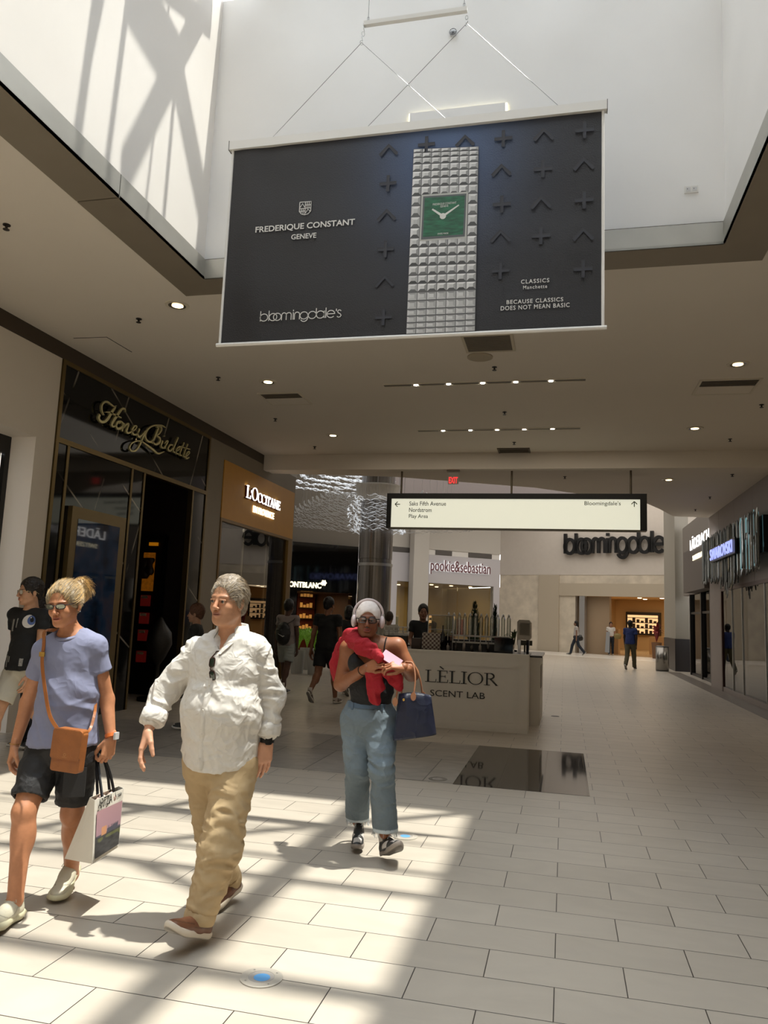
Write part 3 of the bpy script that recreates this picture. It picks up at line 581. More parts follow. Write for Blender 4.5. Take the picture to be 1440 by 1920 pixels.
# things inside the window
for k_, (px, pys) in enumerate(((1432, (1180, 1205, 1232)), (1416, (1180, 1205, 1232)))):
    pass
dsf = empty('display_case', (4.7, 16.9, 0), 'lit jewellery display case behind the right hand shop window', 'display case')
MB().box((4.3, 16.4, .0), (5.2, 17.9, .75)).build('plinth', mat('case_grey', '9b9290', .5), dsf)
MB().box((5.1, 16.4, .75), (5.2, 17.9, 2.3)).build('back_panel', mat('case_back', 'a08c86', .6), dsf)
for z in (.98, 1.27, 1.56): MB().box((4.4, 16.4, z - .02), (5.1, 17.9, z)).build('shelf', mat('case_shelf', 'c8b8b0', .3), dsf)
MB().box((4.4, 16.5, 2.28), (5.0, 17.8, 2.3)).build('light_strip', mat('case_light', 'fff4e6', .5, emit=2.2), dsf)
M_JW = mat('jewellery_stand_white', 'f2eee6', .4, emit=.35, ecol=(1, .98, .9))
for i in range(9):
    z = (.98, 1.27, 1.56)[i % 3]; y = 16.6 + (i // 3) * .45
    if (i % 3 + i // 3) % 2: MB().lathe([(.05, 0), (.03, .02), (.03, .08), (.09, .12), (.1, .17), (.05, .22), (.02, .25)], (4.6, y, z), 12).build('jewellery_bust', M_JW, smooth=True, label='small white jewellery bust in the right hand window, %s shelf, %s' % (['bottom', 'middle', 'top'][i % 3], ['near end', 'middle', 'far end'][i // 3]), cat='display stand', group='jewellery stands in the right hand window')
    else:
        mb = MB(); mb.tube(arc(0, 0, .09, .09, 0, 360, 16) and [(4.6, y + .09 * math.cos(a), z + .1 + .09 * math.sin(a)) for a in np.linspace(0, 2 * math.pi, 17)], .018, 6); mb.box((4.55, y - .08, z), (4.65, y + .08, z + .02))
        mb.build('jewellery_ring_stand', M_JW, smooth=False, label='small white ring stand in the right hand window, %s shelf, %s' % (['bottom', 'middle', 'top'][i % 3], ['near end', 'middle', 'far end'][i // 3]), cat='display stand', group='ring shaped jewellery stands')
bcu = MB(); random.seed(5)
for i in range(16):
    y = 18.6 + i * .09
    for j in range(26):
        bcu.ball((4.9, y, 1.62 + j * .035), .014, 5, 3)
bcu.build('bead_curtain', mat('bead_glint', 'c9a79c', .2, .7), label='curtain of glinting beads hanging inside the right hand shop window', cat='bead curtain', kind='stuff')
MB().box((5.2, 18.4, 0), (5.3, 20.5, 2.6)).build('curved_partition', mat('partition_rose', '6a5652', .4), label='rose grey partition behind the bead curtain in the right hand shop', cat='partition')
mb = empty('led_screen', (4.9, 19.5, 1.2), 'pale glowing screen inside the right hand shop window', 'screen')
MB().box((4.85, 18.5, 1.3), (4.9, 20.0, 1.62)).build('screen_panel', mat('pale_screen', 'c8c8d8', .4, emit=.3), mb); MB().box((4.9, 18.6, 0), (5.0, 19.9, 1.35)).build('stand', M_STEEL, mb)
# ---- chocolate shop
lsn = PX(1280, 1020, 3.86); lf = empty('storefront', (4.3, 26, 0), 'black framed glass shop front beyond the crystal sign shop', 'shop front')
yl0 = 23.35; yl1 = PX(1281, 1020, 3.86)[1]; zlt = PX(1335, 985, 3.86)[2]
MB().box((3.86, yl0, 2.72), (4.35, yl1, 4.05)).build('sign_box', mat('brown_grey_box', '5c544f', .5), lf)
for y in (23.45, 24.6, 26.2, 28.4):
    MB().box((4.22, y, 0), (4.36, y + .16, 2.75)).build('black_post', M_BLACK, lf)
MB().box((4.25, 23.5, 2.05), (4.33, 28.5, 2.12)).build('transom', M_BLACK, lf)
MB().box((4.3, 23.5, .08), (4.31, 28.5, 2.72)).build('glass_pane', M_DGLASS, lf)
MB().box((4.25, 23.4, 0), (4.6, 28.6, .08)).build('sill', M_BLACK, lf)
MB().box((4.22, 23.4, 2.72), (4.4, 29.9, 5.2)).build('upper_wall', mat('upper_grey', '7c746c', .7), lf)
MB().box((6.2, 23.4, 0), (6.3, 29.8, 2.8)).build('interior_wall', mat('lad_int', '6d6a5a', .7), lf)
lds = empty('shop_sign', (3.84, 24.4, 3), 'white lit letters on the brown box sign beyond the crystal sign', 'sign')
ya, yb_ = PX(1294, 1020, 3.83)[1], PX(1329, 1000, 3.83)[1]
text('letters', 'LÄDERACH', SIGNW, lds, (3.84, ya, PX(1329, 1013, 3.83)[2]), (3.84, yb_, PX(1329, 985, 3.83)[2]), (0, -1, 0), (0, 0, 1), .02)
text('small_letters', 'SWITZERLAND', SIGNC, lds, (3.84, ya - .45, PX(1315, 1044, 3.83)[2]), (3.84, yb_ + .65, PX(1315, 1034, 3.83)[2]), (0, -1, 0), (0, 0, 1), .02)
yb2 = empty('display_banner', (4.9, 25.4, 0), 'yellow striped panel standing inside the black framed shop', 'panel'); MB().box((4.85, 25.2, .0), (4.9, 25.6, 1.7)).build('panel_face', mat('yellow_card', 'b09a2a', .6), yb2)
# steel bin by the column
tbn = empty('trash_bin', (*PZ(1242, 1259)[:2], 0), 'cylindrical steel bin standing beside the dark column base', 'bin')
tc_ = PZ(1243.5, 1259); MB().lathe([(.23, .03), (.23, .86)], (tc_[0], tc_[1] + .25, 0), 24).build('bin_body', mat('bin_steel', '9a9690', .25, .9), tbn, True)
MB().lathe([(.23, .862), (.235, .88), (.18, .9), (0, .9)], (tc_[0], tc_[1] + .25, 0), 24).build('lid', M_BLACK, tbn); MB().lathe([(.22, 0), (.22, .03)], (tc_[0], tc_[1] + .25, 0), 24).build('base', M_BLACK, tbn)
# ------------------------------------------------------------------ department store interior, far shops
M_WARM = mat('store_interior_warm', 'c8ab80', .8)
im = MB(); D = 12
im.box((u0 - 2, D, 0), (9, D + .2, 3.4), BF); im.box((u0 - 2.2, .4, 0), (u0 - 2, D, 3.4), BF); im.box((9, .4, 0), (9.2, D, 3.4), BF); im.box((u0 - 2.2, .4, 3.3), (9.2, D, 3.5), BF)
struct('wall_store_interior', im, M_WARM)
struct('trim_90', MB().box((u0 - 2, .35, 0), (9, D, .006), BF), mat('polished_cream_floor', 'b9a68a', .12))
area('store_ceiling_lamps', tuple(BF[0] + np.array([3.6, 6, 3.25]) @ BF[1]), 7, 210, (1, .78, .5), sizey=6)
M_LAMP = mat('lamp_warm_lit', 'fff0d0', .5, emit=6, ecol=(1, .82, .55))
def Bp(u, v, z): return BF[0] + np.array([u, v, z]) @ BF[1]
n_ = 0
for r_, v in enumerate((1.5, 3.2, 5.2, 7.5, 9.5)):
    for c_ in range(5):
        u = u0 + .8 + c_ * 1.35 + .3 * (r_ % 2); p = Bp(u, v, 3.27)
        MB().lathe([(0, 0), (.11, 0), (.13, .03)], p, 12).build('recessed_light', M_LAMP, label='round recessed lamp in the store entrance ceiling, %s of five in the %s row' % (['leftmost', 'second', 'middle', 'fourth', 'rightmost'][c_], ['nearest', 'second', 'third', 'fourth', 'farthest'][r_]), cat='light', group='lamps in the store entrance ceiling')
for i, (ua, ub) in enumerate(((1.05, 3.3), (4.2, 6.6))):
    o = empty('shelf_unit', tuple(Bp((ua + ub) / 2, D - .3, .9)), ('left' if i == 0 else 'right') + ' black framed lit shelf wall at the back of the department store entrance', 'shelf', 'lit shelf walls in the department store')
    MB().box((ua, D - .35, 1.0), (ub, D - .05, 2.5), BF).build('shelf_case', M_BLACK, o)
    MB().box((ua + .12, D - .37, 1.1), (ub - .12, D - .35, 2.3), BF).build('lit_back', mat('shelf_glow', 'e8b880', .6, emit=1.0, ecol=hexc('f0c48c')), o)
    for z in (1.42, 1.78, 2.1):
        MB().box((ua + .1, D - .5, z), (ub - .1, D - .36, z + .04), BF).build('shelf_board', M_BLACK, o)
    g_ = MB()
    for z in (1.1, 1.46, 1.82):
        for q in range(int((ub - ua) / .3)): g_.box((ua + .2 + q * .28, D - .48, z), (ua + .38 + q * .28, D - .4, z + .12 + .08 * ((q * 5) % 3)), BF)
    g_.build('product_rows', mat('dark_products', '2c221c', .5), o, kind='stuff')
for i, (ua, ub, v, z) in enumerate(((u0 + .35, u0 + 1.7, 2.0, 1.35), (u0 + 4.2, u0 + 5.0, 2.2, 1.25), (u0 + 2.6, u0 + 3.5, 4.5, 1.0))):
    MB().box((ua, v, 0), (ub, v + .3, z), BF).build('display_wall', mat('blond_wood', 'b89870', .6), label=['tall blond panel left of the department store entrance', 'blond panel right of the entrance behind the man in blue', 'low blond counter in the middle of the entrance'][i], cat='panel')
MB().box((1.07, .5, 0), (u0 + 1.75, .8, zLn), BF).build('display_wall', mat('entrance_jamb', 'a08a70', .6), label='warm lit wall return just inside the department store entrance', cat='wall panel')
def leafy(name, c, h, sp, n, m, label, cat, seed=1, pot=None, parent=None, w=.05, group=None):
    random.seed(seed); o = empty(name, c, label, cat, group); mb = MB(); c = np.array(c, float)
    for i in range(n):
        a = random.random() * 6.283; e = random.uniform(.2, 1); L_ = h * random.uniform(.6, 1); d = np.array([math.cos(a) * sp * e, math.sin(a) * sp * e, 0])
        P = [c + [0, 0, pot[1] if pot else 0], c + d * .5 + [0, 0, (pot[1] if pot else 0) + L_ * .7], c + d + [0, 0, (pot[1] if pot else 0) + L_ * (.95 - .35 * e)]]
        P = smoothpath(P, 3); k_ = len(P); sd = np.cross(d + 1e-4, [0, 0, 1.]); sd = _unit(sd) * w; V = []
        for j, p in enumerate(P): f = math.sin(math.pi * (j + .3) / (k_ - .2)); V += [p - sd * f, p + [0, 0, .01], p + sd * f]
        mb.add(V, [(j * 3 + q, j * 3 + q + 1, j * 3 + q + 4, j * 3 + q + 3) for j in range(k_ - 1) for q in (0, 1)])
    mb.build('foliage', m, o)
    if pot: MB().lathe([(pot[0] * .8, 0), (pot[0], pot[1]), (pot[0] * .85, pot[1]), (pot[0] * .8, pot[1] - .03), (0, pot[1] - .03)], c, 16).build('pot', pot[2], o)
    return o
M_LEAF = mat('leaf_green', '3f6a2a', .5, nvar=.3, nscale=12); M_LEAFL = mat('leaf_light', '86b43c', .5, nvar=.45, nscale=25, emit=.06, ecol=hexc('86b43c')); M_LEAFD = mat('leaf_dark', '1c3018', .5, nvar=.3)
leafy('potted_plant', tuple(Bp(u0 + 5.6, -.9, 0)), 1.3, .5, 40, M_LEAFD, 'dark leafy potted plant right of the store entrance, near the column', 'plant', 4, (.35, .6, mat('pot_cream', 'a89878', .6)), w=.07)
leafy('potted_plant', tuple(Bp(u0 + 4.6, -.7, 0)), 1.2, .38, 30, mat('red_flowers', '7a1c1c', .5, nvar=.4), 'dark red flowering plant left of the leafy one at the store entrance', 'plant', 5, (.25, .8, mat('pot_brown', '6a4a30', .6)), w=.06)
lp = Bp(u0 + 5.75, 1.5, 0); o = empty('table_lamp', tuple(lp), 'glowing cream lampshade beside the column inside the store entrance', 'lamp')
MB().lathe([(.2, 1.9), (.3, 1.3)], lp, 16).build('lamp_shade', mat('shade_lit', 'f0d890', .6, emit=1.2, ecol=hexc('f0d080')), o); MB().lathe([(.18, 0), (.18, .04), (.03, .06), (.03, 1.4)], lp, 12).build('pole', M_BLACK, o)
# department store letters
def bloom(name, fr, W, H, wd, depth, m, parent, upto=None, z0=0):
    """thin geometric letters, total width W, H = x height; drawn in unit cells then scaled"""
    r = 55.; L_ = []
    def st(x, y0, y1): L_.append([(x, y0), (x, y1)])
    def ci(cx, cy=r, a0=0, a1=360): L_.append(arc(cx, cy, r, r, a0, a1, 24))
    st(0, 0, 155 - 0); ci(50); st(122, 0, 155); ci(182); ci(243)
    L_.append([(307, 0), (307, 75)]); L_.append(arc(340, 75, 33, 36, 180, 0, 12)); st(373, 0, 75); L_.append(arc(408, 75, 35, 36, 180, 0, 12)); st(443, 0, 75)
    st(472, 0, 112); L_.append([(472, 128), (472, 150)]); st(490, 0, 75); L_.append(arc(526, 75, 36, 36, 180, 0, 12)); st(562, 0, 75)
    ci(625); L_.append([(680, 55), (680, 20)]); L_.append(arc(628, 20, 52, 56, 0, -150, 12))
    ci(742); st(797, 55, 155); ci(856); st(911, 0, 112); st(933, 0, 155)
    L_.append([(950, 58), (1058, 58)]); L_.append(arc(1003, 55, 54, 54, 0, 320, 22))
    n_full = len(L_)
    if upto is None:
        L_.append([(1078, 95), (1078, 130)]); L_.append([(1145, 92), (1130, 108), (1110, 108), (1096, 90), (1102, 70), (1135, 48), (1146, 28), (1134, 6), (1110, 0), (1090, 14)])
    tot = 1146. if upto is None else upto; sx = W / tot; sy = H / 112.; mb = MB()
    for p in L_: mb.stroke(np.array(p) * [sx, sy], wd, z0, z0 + depth, fr)
    return mb.build(name, m, parent)
uL0 = bu(1063, 1030); uL1 = uL0 + (bu(1225, 1022) - uL0) * 1060 / 933 - .25; zb0 = BL(1080, 1032)[2]; xh = 1.12
dls = bloom('shop_sign', (Bp(uL0, 0, 0) + np.array([0, 0, 5.38]), np.array([bd, [0, 0, 1.], bn])), uL1 - uL0 + .25, .80, .17, .16, mat('sign_black', '050505', .4), None, 1060, .12)
tag(dls, 'large black rounded lowercase letters standing off the pale department store wall', 'sign')
pks = empty('shop_sign', tuple(PK(860, 1070)), 'dark red letters with pale lit edges on the lilac white shop wall', 'sign')
a, b = PK(804, 1078), PK(916, 1078); zlo, zhi = PK(860, 1076)[2], PK(860, 1056)[2]; a[2] = zlo - .12; b[2] = zhi + .1
text('letter_halo', 'pookie&sebastian', mat('halo_white', 'ffffff', .5, emit=.35), pks, a + pn * .05, b + pn * .05, pd, (0, 0, 1), .03, bold=.035)
text('letters', 'pookie&sebastian', mat('sign_maroon', '6a3038', .5), pks, a + pn * .13 + pd * .03, b + pn * .13 + pd * .03, pd, (0, 0, 1), .03)
# pookie interior
im = MB(); im.box((-3, 7, 0), (LP + 2, 7.2, 5), PF); im.box((-3, .4, zw + .0), (LP - .1, 7, zw + .2), PF); im.box((-3.2, .4, 0), (-3, 7, zw), PF); im.box((LP + .35, .36, 0), (LP + .5, 7, zw), PF); struct('wall_pookie_interior', im, mat('pookie_wall', 'a8905e', .8))
def Pp(u, v, z): return PF[0] + np.array([u, v, z]) @ PF[1]
area('boutique_lamps', tuple(Pp(3, 3.5, zw - .15)), 6, 110, (1, .8, .5), sizey=4)
for i in range(9):
    MB().lathe([(0, 0), (.1, 0), (.11, .03)], Pp(.6 + (i % 5) * 1.3 + .3 * (i // 5), 1.5 + 2.4 * (i // 5), zw - .05), 10).build('recessed_light', M_LAMP, label='round recessed lamp in the lilac white shop ceiling, %s in the %s row' % (['first from left', 'second from left', 'middle one', 'fourth from left', 'fifth from left'][i % 5], ['front', 'back'][i // 5]), cat='light', group='lamps in the boutique ceiling')
for a, b in ((pu(745), pu(771)), (pu(804), pu(860)), (pu(861), pu(926))):
    MB().box((a, .1, 0), (b, .12, zw), PF).build('window_%d' % (3 + int(a > 1) + int(a > 5)), M_GLASS, kind='structure')
for i in range(6):
    o = empty('clothes_rack', tuple(Pp(.3 + i * 1.15, 2.5 + (i % 2), 0)), 'rack of clothes in the lilac white fronted shop, ' + ['leftmost', 'second from left', 'third from left', 'fourth from left', 'fifth from left', 'rightmost'][i], 'clothes rack', 'clothes racks in the boutique'); mb = MB()
    q = Pp(.1 + i * 1.15, 2.5 + (i % 2), 0); q2 = Pp(.9 + i * 1.15, 2.5 + (i % 2), 0); mb.tube([q, q + [0, 0, 1.6], q2 + [0, 0, 1.6], q2], .02, 6); mb.build('rail', M_STEEL, o)
    mb = MB()
    for j in range(9): c_ = q + (q2 - q) * (j + .5) / 9; mb.box(c_ + [-.03, -.22, .6], c_ + [.03, .22, 1.55])
    mb.build('garments', mat('garments%d' % (i % 3), ['d8cdb8', '7a7a58', 'a05040'][i % 3], .8), o)
# ---- pen shop in black (left, far)
mA, mB_ = np.array([-10.2, 23.1, 0]), np.array([-6.75, 26.05, 0]); md = _unit(mB_ - mA); mn = np.cross(md, [0, 0, 1.]); mn = mn if mn[1] < 0 else -mn
MF = (mA, np.array([md, -mn, [0, 0, 1.]]))
def MP(px, py, off=0):
    r = ray(px, py); o = mA + mn * off; t = mn.dot(o - CO) / mn.dot(r); return CO + r * t
def mu(px, py=1090): return (MP(px, py) - mA).dot(md)
mL = mu(667); zt_ = MP(600, 1020)[2]; zsl = MP(600, 1110)[2]
w_ = MB(); w_.box((0, -.02, zt_), (mL + .05, .3, 9), MF); struct('wall_montblanc', w_, mat('brown_grey_soffit', '7f776c', .8))
mf = empty('storefront', tuple((mA + mB_) / 2), 'wide black fascia shop front with cream lit letters, beyond the golden shop', 'shop front')
MB().box((0, -.12, zsl), (mL, .2, zt_), MF).build('fascia_panel', mat('black_mirror_panel', '040404', .05), mf)
MB().box((0, -.1, 0), (mu(556), .2, zsl), MF).build('side_panel', M_BLK2, mf); MB().box((mu(659), -.1, 0), (mL, .2, zsl), MF).build('side_panel', M_BLK2, mf)
lt = empty('shop_sign', tuple(MP(590, 1098)), 'cream lit capital letters on the black fascia, a round emblem at their right end', 'sign')
a, b = MP(538, 1102.5, .16), MP(602, 1102.5, .16); b[2] = MP(570, 1091, .16)[2]; a[2] = MP(570, 1102, .16)[2]
text('letters', 'MONTBLANC', SIGNC, lt, a - md * .1, b, md, (0, 0, 1), .02, bold=.04)
c_ = MP(607, 1093, .16); MB().prism([(.11 * (1 - .25 * (i % 2)) * math.cos(i * math.pi / 6), .11 * (1 - .25 * (i % 2)) * math.sin(i * math.pi / 6)) for i in range(12)], 0, .02, (c_, np.array([md, [0, 0, 1.], mn]))).build('emblem', SIGNC, lt)
im = MB(); im.box((0, 3.5, 0), (mL, 3.6, 3.2), MF); im.box((0, .2, zsl), (mL, 3.5, zsl + .1), MF); im.box((mL - .1, .2, 0), (mL, 3.5, 3), MF); im.box((0, .2, 0), (.1, 3.5, 3), MF); struct('wall_montblanc_interior', im, mat('mont_int', '4a3322', .7))
area('pen_shop_lamps', tuple(mA + np.array([mL * .55, 1.8, zsl - .05]) @ MF[1]), 2.2, 30, (1, .7, .42), sizey=1.2)
for i in range(4):
    us = mL * .22 + i * mL * .19; o = empty('shelf_unit', tuple(mA + np.array([us, 3.2, 0]) @ MF[1]), 'warm lit wooden shelf unit inside the black pen shop, ' + ['leftmost', 'second from left', 'third from left', 'rightmost'][i], 'shelf', 'shelf units in the black fronted shop')
    MB().box((us, 3.2, 0), (us + mL * .17, 3.5, 2.6), MF).build('case', mat('mahogany', '5a2614', .4), o)
    for j in range(4):
        z = .95 + j * .4; MB().box((us + .04, 3.05, z), (us + mL * .17 - .04, 3.2, z + .03), MF).build('shelf_board', M_BRASS, o)
    g_ = MB()
    for j in range(4):
        for q in range(4): g_.box((us + .08 + q * .13, 3.08, .98 + j * .4), (us + .16 + q * .13, 3.15, 1.08 + j * .4 + .04 * ((q + j) % 3)), MF)
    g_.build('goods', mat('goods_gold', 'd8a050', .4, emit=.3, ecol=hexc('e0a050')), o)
cw = empty('display_counter', tuple(mA + np.array([2.6, .4, 0]) @ MF[1]), 'glass counter with a lit blue screen in front of the black pen shop', 'counter')
MB().box((mu(600), -.1, .0), (mu(664), .5, .85), MF).build('counter_base', M_BLK2, cw); MB().box((mu(600), -.12, .85), (mu(664), .5, 1.1), MF).build('glass_top', M_GLASS, cw)
MB().box((mu(650), -.14, .75), (mu(666), -.1, 1.0), MF).build('blue_screen', mat('blue_screen', '7ab8d0', .5, emit=.6), cw)
pl_ = PY(572, 1190, 19.5)
for i, (px, y) in enumerate(((560, 19.5), (577, 21.0), (592, 19.4), (513, 21))):
    q = PY(px, 1190, y); leafy('potted_plant', (q[0], y, 0), .7, .26, 170, M_LEAFL, ['bright green bush in a pale pot, left of three', 'bright green bush in a pale pot, middle of three', 'bright green bush in a pale pot, right of three', 'green bush seen past the golden shop window edge'][i], 'plant', 20 + i, (.2, .6, mat('pot_pale', 'a9a9a4', .5)), w=.016, group='green bushes beyond the golden shop')
# ---- steel clad round column with hanging glass waves
cc = PY(701, 1040, 21.0); rc = 32.5 / 1440 * 21.2
col = MB().lathe([(rc, 0), (rc, 3.05), (rc - .015, 3.055), (rc - .015, 3.16), (rc, 3.165), (rc, 9)], (cc[0], 21.2, 0), 48)
m_ = mat('brushed_steel_cladding', '8f8b88', .22, .85, nvar=.35, nscale=3, stretch=(6, 6, .02))
struct('wall_round_column', col, m_, smooth=False)
cap = empty('column_collar', (cc[0], 21.2, 4.2), 'pale ribbed drum collar around the top of the round steel column', 'collar')
zc1, zc0 = PY(705, 905, 20.6)[2], PY(705, 936, 20.6)[2]
MB().lathe([(rc + .04, zc0), (rc + .1, zc0 + .02), (rc + .16, zc1 - .03), (rc + .2, zc1), (rc, zc1 + .02)], (cc[0], 21.2, 0), 48).build('drum', mat('drum_pale', 'd8d2c8', .5, .1, nvar=.12, nscale=6, stretch=(8, 8, .02)), cap)
band = MB().lathe([(rc + .01, PY(700, 1061, 21)[2]), (rc + .02, PY(700, 1061, 21)[2]), (rc + .02, PY(700, 1056, 21)[2]), (rc + .01, PY(700, 1056, 21)[2])], (cc[0], 21.2, 0), 48); band.build('mirror_band', M_STEEL, cap)
sc = empty('glass_wave_sculpture', (cc[0], 24, 4.8), 'hanging sculpture of many white glass waves circling the round steel column', 'sculpture')
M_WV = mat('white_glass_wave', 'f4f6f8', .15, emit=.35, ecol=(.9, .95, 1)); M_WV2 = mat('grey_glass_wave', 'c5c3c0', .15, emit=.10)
random.seed(11)
def wave(mb, c, L_, a, w=.05, amp=.04):
    P = [np.array(c) + np.array([math.cos(a) * t * L_, math.sin(a) * t * L_, amp * math.sin(t * 6.3 + a * 5)]) for t in np.linspace(-.5, .5, 6)]
    wv_ = [w * math.sin(math.pi * (i + .6) / 6.2) for i in range(6)]; sd = np.array([-math.sin(a), math.cos(a), .5]); V = []
    for p, q in zip(P, wv_): V += [p - sd * q, p + sd * q]
    mb.add(V, [(2 * i, 2 * i + 1, 2 * i + 3, 2 * i + 2) for i in range(5)])
for i in range(9):
    mb = MB(); z = 3.98 + i * .115
    for j in range(36):
        a = 2 * math.pi * (j + random.random() * .6) / 30; R_ = rc + .05 + .32 * random.random(); wave(mb, (cc[0] + R_ * math.cos(a), 21.2 + R_ * math.sin(a), z + random.uniform(-.03, .03)), .3, a + 1.57 + random.uniform(-.3, .3), .017, .03)
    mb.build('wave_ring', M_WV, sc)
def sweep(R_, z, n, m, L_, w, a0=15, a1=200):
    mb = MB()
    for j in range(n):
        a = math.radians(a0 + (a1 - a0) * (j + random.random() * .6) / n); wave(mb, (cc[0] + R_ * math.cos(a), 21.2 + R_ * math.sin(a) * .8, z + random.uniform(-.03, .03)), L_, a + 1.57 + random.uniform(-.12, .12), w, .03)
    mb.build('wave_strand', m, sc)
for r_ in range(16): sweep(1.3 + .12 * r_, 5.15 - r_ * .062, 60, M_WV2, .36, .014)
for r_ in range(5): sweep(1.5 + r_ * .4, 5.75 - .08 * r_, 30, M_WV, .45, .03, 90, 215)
wr_ = MB()
for i in range(14): a = i / 14 * 6.283; wr_ = MB(); wr_.tube([(cc[0] + (rc + .3) * math.cos(a), 21.2 + (rc + .3) * math.sin(a), 3.95), (cc[0] + (rc + .3) * math.cos(a), 21.2 + (rc + .3) * math.sin(a), 9)], .004, 4).build('hanging_wire', M_STEEL, sc)
for i in range(24): a = math.radians(15 + 185 * i / 23); x_ = cc[0] + 2.2 * math.cos(a); y_ = 21.2 + 1.76 * math.sin(a); MB().tube([(x_, y_, 4.7), (x_, y_, 9)], .004, 4).build('hanging_wire', M_STEEL, sc)
# ------------------------------------------------------------------ ceiling fittings
def at_ceil(px, py, z=ZC): return PZ(px, py, z)
M_TRIM = mat('fixture_white', 'cfc6b4', .5); M_LENS = mat('fixture_lens_lit', 'fff4da', .5, emit=1.3, ecol=(1, .93, .8)); M_CONE = mat('fixture_cone', '8a8376', .25, .7)
names = ['large round downlight nearest the banner, left of it', 'round downlight above the left ceiling vent', 'round downlight nearest the golden shop', 'round downlight above the right ceiling vent', 'round downlight on the right near the bulkhead', 'round downlight in the lower ceiling on the right']
for i, (px, py, z) in enumerate(((332, 575, ZC), (502, 718, ZC), (624, 818, ZC), (1384, 685, ZC), (1303, 805, ZC), (1254, 901, ZL))):
    c_ = at_ceil(px, py, z - .02); o = empty('downlight', (c_[0], c_[1], z - .03), names[i], 'light', 'round ceiling downlights')
    MB().lathe([(.10, -.012), (.135, -.012), (.14, 0)], (c_[0], c_[1], z), 24, cap=False).build('trim_ring', M_TRIM, o); MB().lathe([(.10, -.012), (.06, -.004), (0, -.004)], (c_[0], c_[1], z), 24, cap=False).build('reflector', M_CONE, o)
    MB().lathe([(.065, -.009), (0, -.009)], (c_[0], c_[1] + .01, z), 16).build('lamp', M_LENS, o)
sp_ = [(12, 427, ZC, 'sprinkler head at the left edge under the skylight soffit'), (260, 602, ZC, 'sprinkler head left of the large downlight'), (409, 711, ZC, 'sprinkler head left of the left vent'), (516, 788, ZC, 'sprinkler head below the left vent'), (590, 840, ZC, 'sprinkler head beside the camera dome'),
       (927, 692, ZC, 'sprinkler head above the nearer light track'), (946, 776, ZC, 'sprinkler head between the two light tracks'), (964, 832, ZC, 'sprinkler head just past the farther light track'), (1428, 762, ZC, 'sprinkler head at the right edge below the right vent'), (1369, 826, ZC, 'sprinkler head on the right near the bulkhead'),
       (1059, 896, ZL, 'sprinkler head under the lower ceiling behind the hanging sign'), (1373, 892, ZL, 'sprinkler head under the lower ceiling above the crystal sign'), (1331, 934, ZL, 'second sprinkler head under the lower ceiling toward the column'), (1304, 957, ZL, 'farthest sprinkler head under the lower ceiling')]
for px, py, z, lb in sp_:
    c_ = at_ceil(px, py, z - .03); mb = MB(); mb.lathe([(.035, 0), (.035, -.008), (.012, -.01), (.012, -.04), (.03, -.045), (.03, -.05), (0, -.052)], (c_[0], c_[1], z), 12); mb.build('sprinkler_head', mat('sprinkler_dark', '2a2420', .5), label=lb, cat='sprinkler', group='ceiling sprinklers')
def vent(pts, z, label, slats, frm, name='ceiling_vent', half=None):
    P = [at_ceil(*p, z) for p in pts]; x0 = (P[0][0] + P[3][0]) / 2; x1 = (P[1][0] + P[2][0]) / 2; y1 = (P[0][1] + P[1][1]) / 2; y0 = (P[2][1] + P[3][1]) / 2
    if y0 > y1: y0, y1 = y1, y0
    o = empty(name, ((x0 + x1) / 2, (y0 + y1) / 2, z - .02), label, 'vent'); t = .035
    mb = MB(); mb.box((x0 - t, y0 - t, z - .015), (x1 + t, y0, z)); mb.box((x0 - t, y1, z - .015), (x1 + t, y1 + t, z)); mb.box((x0 - t, y0, z - .015), (x0, y1, z)); mb.box((x1, y0, z - .015), (x1 + t, y1, z)); mb.build('frame', frm, o)
    ys = y0 if half is None else y0 + (y1 - y0) * half
    if half: MB().box((x0, ys, z - .01), (x1, y1, z)).build('plain_panel', M_CEIL, o); y1_ = ys; ys = y0
    else: y1_ = y1
    MB().box((x0, ys, z - .004), (x1, y1_, z)).build('backing', mat('vent_dark', '2a251f', .8), o)
    mb = MB(); 
    for i in range(slats): yy = ys + (y1_ - ys) * (i + .5) / slats; mb.box((x0, yy - .006, z - .012), (x1, yy + .006, z - .003))
    mb.build('louvre', mat('louvre', '6d6354', .5), o)
vent(((870, 628), (960, 628), (958, 656), (877, 658)), ZC, 'square louvred vent right under the banner', 16, mat('vent_frame_pale', 'bdb19a', .5))
vent(((485, 737), (562, 737), (580, 757), (512, 757)), ZC, 'left ceiling vent with dark slots and plain panel', 5, M_TRIM, half=.45)
vent(((1317, 712), (1422, 711), (1405, 737), (1303, 738)), ZC, 'right ceiling vent with dark slots and plain panel', 5, M_TRIM, half=.45)
vent(((937, 841), (992, 840), (990, 851), (938, 852)), ZC, 'small dark grille close to the bulkhead', 8, mat('vent_frame_dark', '5a5040', .5))
